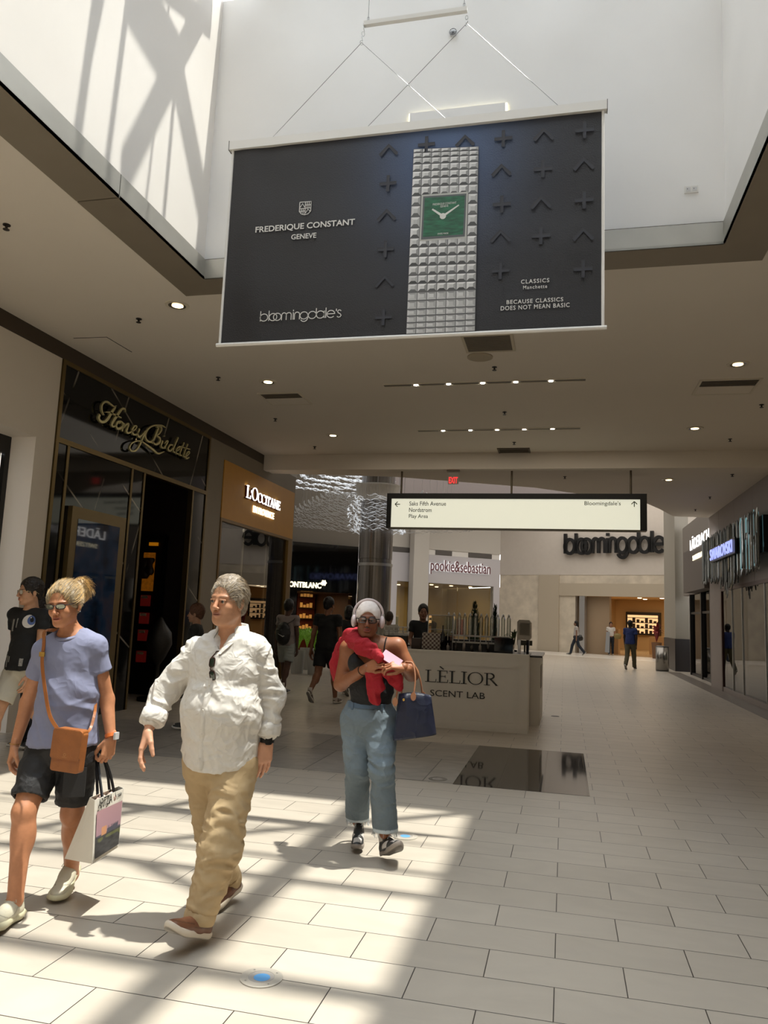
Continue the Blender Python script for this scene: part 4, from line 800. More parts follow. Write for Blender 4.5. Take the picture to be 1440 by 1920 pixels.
for i, (a, b, lt_) in enumerate((((720, 723), (1098, 711), [(780, 721), (841, 719), (905, 717), (967, 715), (1033, 712)]), ((784, 808), (1088, 802), [(831, 807), (882, 806), (932, 805), (983, 804), (1036, 802)]))):
    A, B = at_ceil(*a), at_ceil(*b); y = (A[1] + B[1]) / 2; o = empty('light_track', ((A[0] + B[0]) / 2, y, ZC - .02), ('nearer' if i == 0 else 'farther') + ' slot light track with five small lamps in the ceiling', 'light', 'slot light tracks')
    MB().box((A[0], y - .05, ZC - .004), (B[0], y + .05, ZC)).build('slot', mat('slot_grey', '6b6152', .6), o)
    mb = MB(); mb.box((A[0], y - .065, ZC - .01), (B[0], y - .05, ZC)); mb.box((A[0], y + .05, ZC - .01), (B[0], y + .065, ZC)); mb.build('slot_edges', M_TRIM, o)
    for p in lt_:
        q = at_ceil(*p); MB().lathe([(.036, -.012), (0, -.012)], (q[0], y, ZC), 12).build('lamp', mat('track_lamp_lit', 'ffffff', .5, emit=3, ecol=(1, .95, .86)), o)
c_ = at_ceil(900, 669); MB().lathe([(.17, 0), (.17, -.012), (.13, -.02), (0, -.02)], (c_[0], c_[1], ZC), 24).build('ceiling_speaker', mat('speaker_cloth', 'a99d88', .7), label='round flush ceiling speaker below the square vent', cat='speaker')
c_ = at_ceil(556, 856); o = empty('camera_dome', (c_[0], c_[1], ZC - .1), 'white security camera with dark dome near the golden shop', 'camera'); MB().lathe([(.09, 0), (.1, -.05), (.07, -.07)], (c_[0], c_[1], ZC), 16).build('housing', M_WPAINT, o); MB().lathe([(.07, -.07), (.05, -.11), (0, -.13)], (c_[0], c_[1], ZC), 16).build('dome', M_BLK2, o)
mb = MB(); P = [at_ceil(*p) for p in ((138, 634), (200, 632), (247, 660))]
mb.stroke([(p[0], p[1]) for p in P], .012, 0, .003, (np.array([0, 0, ZC - .003]), np.eye(3))); mb.build('access_hatch', mat('hatch_gap', '15120f', .8), label='dark outline of an access hatch in the ceiling on the left', cat='hatch')
# ------------------------------------------------------------------ hanging direction sign
ys_ = 16.02; a = PY(726, 925, ys_); b = PY(1213, 925.5, ys_); zb1 = PY(970, 992.5, ys_)[2]; zt1 = (a[2] + b[2]) / 2
hs_ = empty('direction_sign', ((a[0] + b[0]) / 2, ys_, zt1), 'wide backlit cream direction sign in a black frame hanging from the ceiling', 'sign')
x0, x1 = a[0], b[0]; mb = MB(); mb.box((x0, ys_, zt1 - .115), (x1, ys_ + .25, zt1)); mb.box((x0, ys_, zb1), (x0 + .1, ys_ + .25, zt1 - .115)); mb.box((x1 - .13, ys_, zb1), (x1, ys_ + .25, zt1 - .115)); mb.box((x0 + .1, ys_ + .2, zb1), (x1 - .13, ys_ + .25, zt1 - .115)); mb.build('frame', M_BLACK, hs_)
MB().box((x0 + .1, ys_ + .02, zb1 - .01), (x1 - .13, ys_ + .2, zb1 + .02)).build('bottom_rail', mat('olive_rail', '57523f', .5), hs_)
MB().box((x0 + .1, ys_ + .03, zb1 + .02), (x1 - .13, ys_ + .2, zt1 - .115)).build('light_panel', mat('cream_backlit', 'd6d5c0', .5, emit=.66, ecol=hexc('ecebd6')), hs_)
MT = mat('sign_text_dark', '1c1b18', .6)
def stext(nm, s, px0, px1, pyb, pyt):
    lo = PY(px0, pyb, ys_); hi = PY(px1, pyt, ys_); lo[1] = hi[1] = ys_ + .03; text(nm, s, MT, hs_, lo, (hi[0], hi[1], hi[2]), (1, 0, 0), (0, 0, 1), .006)
stext('lettering', 'Saks Fifth Avenue', 767, 836, 947.5, 940); stext('lettering', 'Nordstrom', 766.5, 809, 959.5, 952); stext('lettering', 'Play Area', 766, 802, 973, 964); stext('lettering', "Bloomingdale's", 1096, 1164, 949, 939.5)
def arrow(px, py, s, rot):
    c_ = PY(px, py, ys_); fr = (np.array([c_[0], ys_ + .03, c_[2]]), np.array([[math.cos(rot), 0, math.sin(rot)], [-math.sin(rot), 0, math.cos(rot)], [0, -1, 0.]])); mb = MB()
    for p in ([(0, -s), (0, s)], [(-s, 0), (0, s)], [(s, 0), (0, s)]): mb.stroke(p, .016, 0, .006, fr)
    mb.build('arrow', MT, hs_)
arrow(1189.5, 945, .055, 0); arrow(745, 945, .055, math.pi / 2)
for px in (752, 959, 1183):
    x = PY(px, 925, ys_ + .1)[0]; MB().tube([(x, ys_ + .12, zt1 - .02), (x, ys_ + .12, ZL)], .022, 10).build('hanging_rod', mat('rod_bronze', '6a6050', .4, .6), hs_)
ye = 15.9; o = empty('exit_sign', (*PY(850, 890, ye)[:2], ZL - .3), 'red EXIT letters on a clear hanging plate under the bulkhead', 'sign')
a = PY(838, 893, ye); b = PY(862, 887, ye); MB().box((a[0], ye - .04, ZL - .06), (b[0], ye + .04, ZL)).build('housing', mat('exit_housing', '7c7568', .5), o)
a = PY(840, 908, ye); b = PY(860, 893, ye); MB().box((a[0], ye - .008, a[2]), (b[0], ye, ZL - .06)).build('plate', mat('exit_plate', '8f8a7c', .3), o)
lo = PY(841.5, 906.5, ye); hi = PY(858.5, 894.5, ye); lo[1] = hi[1] = ye - .01; text('letters', 'EXIT', mat('exit_red', 'e02020', .5, emit=.9, ecol=(1, .05, .05)), o, lo, hi, (1, 0, 0), (0, 0, 1), .004, bold=.03)
# ------------------------------------------------------------------ fittings on the skylight well wall
c_ = PY(850, 208, wf); lo = PY(771, 222, wf); hi = PY(948, 199, wf); o = empty('wall_light', (c_[0], wf, lo[2]), 'long white wall light with warm glowing edges behind the banner', 'light')
MB().box((lo[0] - .02, wf - .02, 5.9), (hi[0] + .02, wf - .015, lo[2] * .5 + hi[2] * .5 + .03)).build('glow_strip', mat('warm_glow', 'fff2b8', .5, emit=1.5, ecol=(1, .95, .68)), o)
MB().box((lo[0], wf - .07, 5.92), (hi[0], wf - .02, lo[2] * .5 + hi[2] * .5)).build('light_box', M_WHITE, o)
c_ = PY(1296, 356, wf); o = empty('wall_outlet', tuple(c_), 'white double power outlet on the white well wall', 'outlet')
MB().box((c_[0] - .06, wf - .012, c_[2] - .033), (c_[0] + .06, wf, c_[2] + .033)).build('cover_plate', M_WPAINT, o)
for dx in (-.028, .028):
    s_ = MB().box((c_[0] + dx - .02, wf - .015, c_[2] - .02), (c_[0] + dx + .02, wf - .011, c_[2] + .02)).build('socket', mat('socket_white', 'd5d5d5', .4), o)
    MB().box((c_[0] + dx - .009, wf - .0155, c_[2] - .002), (c_[0] + dx - .004, wf - .0145, c_[2] + .010)).build('slot', M_BLACK, s_)
c_ = PY(849, 58, wf - .04); o = empty('wall_rosette', tuple(c_), 'small round caged fitting high on the white well wall', 'fitting'); Rx = np.array([[1, 0, 0], [0, 0, 1], [0, -1, 0.]])
MB().lathe([(.035, 0), (.03, .02), (0, .025)], (c_[0], wf, c_[2]), 16, Rx).build('base', M_STEEL, o); mb = MB()
for i in range(4): a = i * math.pi / 4; mb.tube([(c_[0] + .035 * math.cos(a), wf - .03, c_[2] + .035 * math.sin(a)), (c_[0] - .035 * math.cos(a), wf - .03, c_[2] - .035 * math.sin(a))], .0025, 5)
mb.tube([(c_[0] + .036 * math.cos(a), wf - .03, c_[2] + .036 * math.sin(a)) for a in np.linspace(0, 6.283, 17)], .003, 5); mb.build('cage', mat('cage_grey', '77777a', .4, .6), o)
# ------------------------------------------------------------------ banner
yb = 6.06
def BQ(px, py, off=0): p = PY(px, py, yb - off); return np.array([p[0], p[2]])
bx0, bx1 = (BQ(436, 285)[0] + BQ(413, 648)[0]) / 2, (BQ(1132, 205)[0] + BQ(1129, 610)[0]) / 2; bz1 = (BQ(436, 285)[1] + BQ(1132, 205)[1]) / 2; bz0 = (BQ(413, 646)[1] + BQ(1129, 610)[1]) / 2
bn_ = empty('hanging_banner', ((bx0 + bx1) / 2, yb, bz1), 'large black advertising banner showing a silver bracelet watch with green dial', 'banner')
nx, nz = 90, 50; V = []; Fq = []
for j in range(nz + 1):
    for i in range(nx + 1):
        u, v = i / nx, j / nz; rip = .006 * math.sin(u * 40 + v * 3) * math.exp(-((u - .06) / .08) ** 2) + .008 * math.sin(u * 22 - v * 9) * (u > .75) * (u - .75) * 4 * (1 - u) * 4
        V.append((bx0 + u * (bx1 - bx0), yb + rip + .002 * math.sin(v * 17 + u * 5), bz0 + v * (bz1 - bz0)))
for j in range(nz):
    for i in range(nx): q = j * (nx + 1) + i; Fq.append((q, q + 1, q + nx + 2, q + nx + 1))
bm = bpy.data.materials.new('printed_vinyl'); bm.use_nodes = True; N = bm.node_tree.nodes; L = bm.node_tree.links; b = N['Principled BSDF']; b.inputs['Roughness'].default_value = .45; b.inputs['Specular IOR Level'].default_value = .35
at = N.new('ShaderNodeAttribute'); at.attribute_name = 'tint'; L.new(at.outputs['Color'], b.inputs['Base Color']); g = N.new('ShaderNodeNewGeometry'); vo = N.new('ShaderNodeTexVoronoi'); vo.inputs['Scale'].default_value = 90; L.new(g.outputs['Position'], vo.inputs[0])
bp = N.new('ShaderNodeBump'); bp.inputs['Strength'].default_value = .35; bp.inputs['Distance'].default_value = .003; L.new(vo.outputs['Distance'], bp.inputs['Height']); L.new(bp.outputs[0], b.inputs['Normal'])
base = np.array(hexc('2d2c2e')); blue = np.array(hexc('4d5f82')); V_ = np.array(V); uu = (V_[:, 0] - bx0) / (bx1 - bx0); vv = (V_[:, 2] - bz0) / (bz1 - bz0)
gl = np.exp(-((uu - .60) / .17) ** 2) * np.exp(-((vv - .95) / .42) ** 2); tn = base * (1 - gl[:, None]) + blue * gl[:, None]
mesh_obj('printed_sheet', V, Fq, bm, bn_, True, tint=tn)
MB().box((bx0 - .03, yb - .03, bz1 - .005), (bx1 + .03, yb + .03, bz1 + .075)).build('top_bar', M_WPAINT, bn_)
for x in (bx0, bx1): MB().tube([(x, yb, bz0), (x, yb, bz1)], .012, 8).build('side_pole', M_WPAINT, bn_)
MB().tube([(bx0 - .03, yb, bz0 - .012), (bx1 + .03, yb, bz0 - .012)], .017, 10).build('bottom_bar', M_WPAINT, bn_)
for x in (bx0 - .035, bx1 + .03): MB().box((x, yb - .033, bz1 - .01), (x + .006, yb + .033, bz1 + .08)).build('end_cap', mat('cap_grey', '6f6d6a', .5), bn_)
BFR = (np.array([0, yb - .012, 0]), np.array([[1, 0, 0], [0, 0, 1], [0, -1, 0.]]))
M_PRW = mat('print_white', 'dcdad6', .5); M_PRD = mat('print_deboss', '26262b', .6); M_PRE = mat('print_deboss_edge', '2f2f37', .6)
marks = [(729, 285, 0), (728, 345, 1), (725, 407, 0), (723, 468, 1), (721, 530, 0), (719, 595, 1), (800, 272, 1), (872, 268, 0), (944, 261, 1), (940, 323, 0), (941, 384, 1), (938, 446, 0), (1019, 256, 0), (1018, 318, 1), (1014, 383, 0), (1014, 443, 1), (1096, 245, 1), (1094, 311, 0), (1095, 376, 1), (1093, 443, 0), (1093, 505, 1), (938, 508, 1)]
for px, py, k_ in marks:
    c_ = BQ(px, py); s = .075
    if k_: st_ = [[(c_[0] - s, c_[1]), (c_[0] + s, c_[1])], [(c_[0], c_[1] - s), (c_[0], c_[1] + s)]]
    else: st_ = [[(c_[0] - s, c_[1] - .03), (c_[0], c_[1] + .055), (c_[0] + s, c_[1] - .03)]]
    dk = MB(); lt_ = MB()
    if k_:
        def cross(o_, s_, t_, z0_, z1_, B_): B_.prism([(c_[0] + o_[0] + a_, c_[1] + o_[1] + b_) for a_, b_ in ((-s_, -t_), (-t_, -t_), (-t_, -s_), (t_, -s_), (t_, -t_), (s_, -t_), (s_, t_), (t_, t_), (t_, s_), (-t_, s_), (-t_, t_), (-s_, t_))], z0_, z1_, BFR)
        cross((0, 0), s, .014, 0, .001, dk); cross((.004, -.007), s * .93, .010, .001, .0015, lt_)
    else:
        for p in st_: dk.stroke(p, .03, 0, .001, BFR); lt_.stroke(np.array(p) + [.004, -.009], .022, .001, .0015, BFR)
    dm_ = dk.build('debossed_mark', M_PRD if px < 960 else mat('print_deboss_faint', '2e2d31', .6), bn_); lt_.build('mark_floor', M_PRE, dm_)
def btext(s, px0, px1, pyb, pyt, bold=0, space=1):
    lo = BQ(px0, pyb); hi = BQ(px1, pyt); z = (BQ((px0 + px1) / 2, (pyb + pyt) / 2))[1]; h = abs(pyb - pyt) / FPX * yb * .5
    zl_ = BQ(px0, pyb[0] if isinstance(pyb, tuple) else pyb)[1]
    text('lettering', s, M_PRW, bn_, (lo[0], yb - .012, z - h), (hi[0], yb - .012, z + h), (1, 0, 0), (0, 0, 1), .001, bold=bold, space=space)
def bt(s, pl, pr, hpx, bold=0, space=1):     # centre-left and centre-right pixels, height in pixels
    a = BQ(*pl); b = BQ(*pr); z = (a[1] + b[1]) / 2; h = hpx / FPX * 6.35 / 2
    return text('lettering', s, M_PRW, bn_, (a[0], yb - .012, z - h), (b[0], yb - .012, z + h), (1, 0, 0), (0, 0, 1), .001, bold=bold, space=space)
bt('FREDERIQUE CONSTANT', (480, 433), (666, 418), 15, .018); bt('GENEVE', (547, 446), (594, 442), 11, .015); bt('CLASSICS', (977, 530), (1030, 526), 8, .01, 1.2); bt('Manchette', (981, 540), (1026, 538), 7, .005, 1.2)
bt('BECAUSE CLASSICS', (950, 568), (1056, 562), 8, .012, 1.15); bt('DOES NOT MEAN BASIC', (939, 579), (1068, 573), 8.5, .012, 1.15)
a = BQ(489, 603); b = BQ(640, 596); zb_ = (a[1] + b[1]) / 2 + .0
bloom('lettering', (np.array([a[0], yb - .012, zb_]), BFR[1]), b[0] - a[0], .067, .0075, .001, M_PRW, bn_)
c_ = BQ(573, 392); cw_, ch_ = .053, .062; mb = MB(); O_ = (np.array([c_[0], yb - .012, c_[1]]), BFR[1])
shield = [(-cw_, ch_)] + [(-cw_, -ch_ * .45)] + [(-cw_ * .6, -ch_ * .85), (0, -ch_), (cw_ * .6, -ch_ * .85)] + [(cw_, -ch_ * .45), (cw_, ch_), (-cw_, ch_)]
for p in (shield, [(0, ch_), (0, -ch_)], [(-cw_, 0), (cw_, 0)], [(cw_ * .33, ch_), (cw_ * .33, 0)], [(cw_ * .66, ch_), (cw_ * .66, 0)], [(0, ch_ * .5), (cw_, ch_ * .5)], [(-cw_ * .66, 0), (-cw_ * .66, -ch_ * .8)], [(-cw_ * .33, 0), (-cw_ * .33, -ch_ * .9)], [(-cw_, -ch_ * .4), (0, -ch_ * .4)], [(-cw_ * .9, ch_ * .2), (-cw_ * .5, ch_ * .75), (-cw_ * .1, ch_ * .2)], [(cw_ * .1, -ch_ * .7), (cw_ * .5, -ch_ * .15), (cw_ * .9, -ch_ * .5)]): mb.stroke(p, .0065, 0, .001, O_)
mb.build('crest_emblem', M_PRW, bn_)
# the printed watch: faceted studs in shades of grey, flat on the sheet
def WQ(u, v):      # u 0..1 across the bracelet, v 0 top .. 1 bottom
    t0 = BQ(776, 281); t1 = BQ(898, 276); l0 = BQ(762, 628); l1 = BQ(891, 622); return (t0 * (1 - u) + t1 * u) * (1 - v) + (l0 * (1 - u) + l1 * u) * v
rows = [0, .022, .05, .085, .125, .165, .21, .26, .315, .375, .435, .49, .54, .59, .64, .69, .735, .78, .825, .87, .905, .94, .97, 1.0]
V = []; F = []; TT = []
def wq(P, c):
    n = len(V)
    for p in P: V.append((p[0], yb - .013, p[1])); TT.append(c)
    F.append(tuple(range(n, n + len(P))))
random.seed(2)
for r_ in range(len(rows) - 1):
    for c_i in range(7):
        v0, v1 = rows[r_], rows[r_ + 1]; ua, ub = c_i / 7, (c_i + 1) / 7
        if 1 <= c_i <= 5 and .25 < (v0 + v1) / 2 < .475: continue
        e = .012; ua += e * .4; ub -= e * .4; cs_ = [WQ(ua, v0 + .003), WQ(ub, v0 + .003), WQ(ub, v1 - .003), WQ(ua, v1 - .003)]
        iu, iv = .28 * (ub - ua), .26 * (v1 - v0); ins = [WQ(ua + iu, v0 + iv), WQ(ub - iu, v0 + iv), WQ(ub - iu, v1 - iv * 1.3), WQ(ua + iu, v1 - iv * 1.3)]
        j = random.uniform(-.08, .08); g4 = [.80 + j, .34 - j, .04 + random.random() * .10, .66 + j]
        if r_ > 16: g4 = [g4[2] + .2, .4, .5, .6]
        for q in range(4): wq([cs_[q], cs_[(q + 1) % 4], ins[(q + 1) % 4], ins[q]], (g4[q] * .98,) * 3)
        wq(ins, (.55 + j,) * 3)
bgv = [WQ(0, 0), WQ(1, 0), WQ(1, 1), WQ(0, 1)]
MB().add([(p[0], yb - .012, p[1]) for p in bgv], [(0, 1, 2, 3)]).build('bracelet_ground', mat('print_grey', '5a5a5c', .5), bn_)
mp_ = bpy.data.materials.new('printed_studs'); mp_.use_nodes = True; at = mp_.node_tree.nodes.new('ShaderNodeAttribute'); at.attribute_name = 'tint'; mp_.node_tree.links.new(at.outputs['Color'], mp_.node_tree.nodes['Principled BSDF'].inputs['Base Color']); mp_.node_tree.nodes['Principled BSDF'].inputs['Roughness'].default_value = .5
mesh_obj('printed_bracelet', V, F, mp_, bn_, tint=np.array(TT))
def poly(name, pts, off, m): MB().add([(*BQ(*p)[:1], yb - off, BQ(*p)[1]) for p in pts], [tuple(range(len(pts)))]).build(name, m, bn_)
poly('dial_bezel', [(791, 367), (878, 361), (875, 448), (787, 454)], .0140, mat('print_silver', 'b5b5b0', .5)); poly('bezel_shadow', [(794, 370), (875, 364.5), (872, 445), (790, 451)], .0142, mat('print_silver_dark', '55585a', .5))
poly('watch_dial', [(797, 373), (872, 368), (868.5, 441), (793.5, 446)], .0145, mat('malachite_print', '1f5a3e', .5, nvar=.45, nscale=14, stretch=(1, 1, 5)))
hc = BQ(831, 407); mb = MB(); OB = (np.array([0, yb - .015, 0]), BFR[1])
mb.stroke([hc, BQ(811, 394)], [.022, .014], 0, .001, OB); mb.stroke([hc, BQ(861, 386)], [.02, .010], 0, .001, OB); mb.prism([(hc[0] + .027 * math.cos(t_), hc[1] + .027 * math.sin(t_)) for t_ in np.linspace(0, 6.283, 21)[:-1]], .001, .002, OB); mb.build('watch_hands', mat('print_hand', 'd8d8d4', .5), bn_)
text('dial_lettering', 'FREDERIQUE CONSTANT', M_PRW, bn_, (BQ(812, 385)[0], yb - .015, BQ(834, 386)[1]), (BQ(856, 383)[0], yb - .015, BQ(834, 381.5)[1]), (1, 0, 0), (0, 0, 1), .0005); text('dial_lettering', 'GENEVE', M_PRW, bn_, (BQ(826, 389)[0], yb - .015, BQ(833, 390)[1]), (BQ(841, 389)[0], yb - .015, BQ(833, 386.5)[1]), (1, 0, 0), (0, 0, 1), .0005)
text('dial_lettering', 'SWISS MADE', M_PRW, bn_, (BQ(821, 440)[0], yb - .015, BQ(831, 441)[1]), (BQ(841, 440)[0], yb - .015, BQ(831, 438)[1]), (1, 0, 0), (0, 0, 1), .0005)
# spreader bar, chains and wires
e0 = PY(683, 40, yb); e1 = PY(876, 24, yb); zz = (e0[2] + e1[2]) / 2
sb = empty('spreader_bar', ((e0[0] + e1[0]) / 2, yb, zz), 'white steel spreader bar with chains and thin wires above the banner', 'hanging bar')
MB().box((e0[0], yb - .02, zz - .02), (e1[0], yb + .02, zz + .02)).build('bar', M_WPAINT, sb)
def link(mb, c, s, a, turn): 
    ux = np.array([math.cos(a), 0, math.sin(a)]); uy = np.array([0, 1, 0]) if turn else np.array([-math.sin(a), 0, math.cos(a)])
    mb.tube([np.array(c) + ux * s * math.cos(t) + uy * s * .55 * math.sin(t) for t in np.linspace(0, 6.283, 13)], .0035, 5, False)
def pv(px, py): p = PY(px, py, yb); return np.array([p[0], yb, p[2]])
zaa = pv(684, 47); zab = pv(678, 80); mb = MB()
for i in range(5): t = i / 4; link(mb, zaa * (1 - t) + zab * t, .024, -1.35, i % 2)
mb.build('chain', M_STEEL, sb); zba = pv(875, 33); zbb = pv(875, 44); mb = MB(); link(mb, zba, .02, 1.57, 0); link(mb, zbb, .024, 1.2, 1); mb.build('chain', M_STEEL, sb)
for A, B in ((zab, (508, 262)), (zab, (838, 218)), (zbb, (686, 240)), (zbb, (1050, 194))):
    B = pv(*B); B[2] = bz1 + .075; MB().tube([A, B], .0026, 5).build('wire', mat('wire_grey', '8a8a8a', .4, .5), sb)
for px in (691, 870):
    x = pv(px, 30)[0]; MB().tube([(x, yb, zz + .02), (x, yb, ZR)], .003, 5).build('wire', mat('wire_grey', '8a8a8a'), sb); mb = MB(); link(mb, (x, yb, zz + .05), .02, 1.57, 0); mb.build('chain', M_STEEL, sb)
# floor uplights
for i, (px, py, lb) in enumerate(((490, 1834, 'round steel floor light with blue lens, nearest the camera'), (759, 1568.5, 'round steel floor light with blue lens behind the lifted sneaker'), (821, 1461, 'round floor light set in the grey stone beside the polished panel'))):
    c_ = PZ(px, py); o = empty('floor_light', (c_[0], c_[1], 0), lb, 'floor light'); dull = i == 2
    MB().lathe([(.094, 0.001), (.094, .004), (.088, .006), (.058, .006), (.058, .001)], (c_[0], c_[1], 0), 32, cap=False).build('steel_ring', mat('ring_steel', 'b5aea2', .4, .15) if not dull else mat('ring_dull', '6d6861', .4, .4), o)
    MB().lathe([(.058, .005), (0, .0052)], (c_[0], c_[1], 0), 24).build('glass_face', mat('lens_grey', 'a6a09a', .2), o)
    if not dull:
        MB().lathe([(.036, .0058), (0, .006)], (c_[0] + .004, c_[1] - .004, 0), 20).build('blue_lens', mat('blue_lens', '5f9fd6', .3), o)
        mb = MB()
        for j in range(4): a = .8 + j * 1.57; mb.lathe([(.005, .0062), (0, .0066)], (c_[0] + .075 * math.cos(a), c_[1] + .075 * math.sin(a), 0), 8)
        mb.build('screws', M_STEEL, o)
c_ = PZ(1041, 1343); MB().lathe([(.07, .001), (.07, .004), (0, .004)], (c_[0], c_[1], 0), 20).build('floor_drain', mat('drain_dark', '3d3831', .5), label='small round dark floor cover right of the kiosk', cat='floor cover')
# ------------------------------------------------------------------ scent kiosk
YK = 11.42; kx0, kx1, kz = -3.0, -.5, 1.105
M_KW = mat('kiosk_paint', 'dcd6cc', .55, nvar=.02); M_KT = mat('kiosk_top_dark', '2e2a28', .25)
kk = empty('kiosk_counter', ((kx0 + kx1) / 2, 12.3, 0), 'pale panelled kiosk counter with large dark lettering and a dark top', 'kiosk')
MB().box((kx0, YK + .025, 0), (kx1 - .02, YK + 1.0, kz - .03)).build('counter_body', M_KW, kk)
MB().box((kx0, YK, 0), (kx1, YK + .025, .13)).build('bottom_rail', M_KW, kk); MB().box((kx0, YK, kz - .2), (kx1, YK + .025, kz - .03)).build('top_rail', M_KW, kk)
MB().box((kx1 - .13, YK, .13), (kx1, YK + .025, kz - .2)).build('right_stile', M_KW, kk); MB().box((kx0, YK, .13), (kx0 + .12, YK + .025, kz - .2)).build('left_stile', M_KW, kk)
MB().box((kx1 - .02, YK + .025, 0), (kx1, YK + .5, kz - .03)).build('end_panel', M_KW, kk)
MB().box((kx0 - .01, YK - .015, kz - .03), (kx1 + .01, YK + .06, kz + .005)).build('top_lip', M_KW, kk); MB().box((kx0, YK + .06, kz - .03), (kx1, YK + 1.0, kz)).build('worktop', M_KT, kk)
k2 = empty('side_counter', (-.7, 13, 0), 'lower return counter on the right side of the kiosk', 'counter')
MB().box((-1.1, YK + 1.02, 0), (-.36, YK + 2.6, 1.03)).build('counter_body', M_KW, k2); MB().box((-1.12, YK + 1.01, 1.03), (-.33, YK + 2.62, 1.06)).build('worktop', M_KT, k2)
MB().box((-.36, YK + 1.2, .55), (-.35, YK + 1.7, .9)).build('side_emblem', mat('emblem_grey', '8a8076', .5), k2)
k3 = empty('back_counter', (-2.4, 14.6, 0), 'rear counter of the kiosk behind the vendor', 'counter'); MB().box((-3.4, 14.05, 0), (-1.2, 14.6, 1.05)).build('counter_body', M_KW, k3); MB().box((-3.4, 14.03, 1.05), (-1.2, 14.62, 1.08)).build('worktop', M_KT, k3)
def KP(px, py, y=YK): return PY(px, py, y)
zL0, zL1 = (KP(796, 1310 - 8)[2] * 0 + .655), .815
a, b = KP(796, 1278)[0], KP(933, 1287)[0]
tag(serif('counter_lettering', 'LÈLIOR', mat('kiosk_letter', '2d2b28', .5), kk, (a, YK + .02, .645), (b, YK + .02, .82), (1, 0, 0), (0, 0, 1), .008))
a, b = KP(806, 1305)[0], KP(909, 1308)[0]; text('counter_lettering', 'SCENT LAB', MATS['kiosk_letter'], kk, (a, YK + .02, .445), (b, YK + .02, .535), (1, 0, 0), (0, 0, 1), .006)
zt = kz + .001
def kx(px, py=1200, y=11.8): return PY(px, py, y)[0]
def kzz(px, py, y=11.8): return PY(px, py, y)[2]
# check shopping bag
x0, x1 = kx(792, 1200, 11.75), kx(824, 1200, 11.75); o = empty('paper_bag', ((x0 + x1) / 2, 11.8, zt), 'checked paper bag standing on the kiosk counter', 'bag')
cm_ = bpy.data.materials.new('check_paper'); cm_.use_nodes = True; N = cm_.node_tree.nodes; L = cm_.node_tree.links; g = N.new('ShaderNodeNewGeometry'); ck = N.new('ShaderNodeTexChecker'); ck.inputs['Scale'].default_value = 32; ck.inputs[1].default_value = (.42, .36, .29, 1); ck.inputs[2].default_value = (.09, .05, .04, 1)
L.new(g.outputs['Position'], ck.inputs[0]); L.new(ck.outputs[0], N['Principled BSDF'].inputs['Base Color'])
MB().prism([(x0, 11.72), (x1 + .03, 11.75), (x1 + .03, 11.86), (x0, 11.84)], zt, zt + .25).build('bag_body', cm_, o)
MB().box((x0 - .16, 11.7, zt), (x0 - .02, 11.82, zt + .16)).build('gift_box', mat('brown_box', '3a2a20', .6), label='small brown box left of the checked paper bag', cat='box')
# bottle
def bottle(x, y, z, h, r, m, label, grp=None, cat='bottle'):
    return MB().lathe([(0, 0), (r, 0), (r, h * .62), (r * .35, h * .76), (r * .35, h * .96), (r * .42, h), (0, h)], (x, y, z), 14).build('bottle', m, smooth=True, label=label, cat=cat, group=grp)
bottle(kx(831), 11.75, zt, .37, .035, M_BLK2, 'tall black bottle right of the checked bag')
for i in range(6): bottle(kx(842 + i * 15), 11.68, zt, .11 + .03 * (i % 3), .022, mat('bottle_clear%d' % (i % 2), ['8a8078', '3a3430'][i % 2], .15), 'small scent bottle on the kiosk counter before the rail, ' + ['leftmost', 'second from left', 'third from left', 'third from right', 'second from right', 'rightmost'][i], 'small bottles on the kiosk counter')
# acrylic case
x0, x1 = kx(804, y=12.1), kx(850, y=12.1); o = empty('acrylic_case', ((x0 + x1) / 2, 12.15, zt), 'clear rounded case on a stand above the checked bag', 'display case')
MB().box((x0, 12.0, zt + .2), (x1, 12.3, zt + .52)).build('case_shell', glass('acrylic', (.82, .8, .72), .12), o); MB().box((x0, 12.0, zt), (x1, 12.3, zt + .2)).build('base', M_BLK2, o)
mb = MB()
for x in (x0, x1): mb.tube([(x, 12.0, zt), (x, 12.0, zt + .52), (x, 12.3, zt + .52)], .008, 6)
mb.tube([(x0, 12.0, zt + .52), (x1, 12.0, zt + .52)], .008, 6); mb.tube([(x0, 12.0, zt + .3), (x1, 12.0, zt + .3)], .006, 6); mb.build('edge_frame', M_STEEL, o)
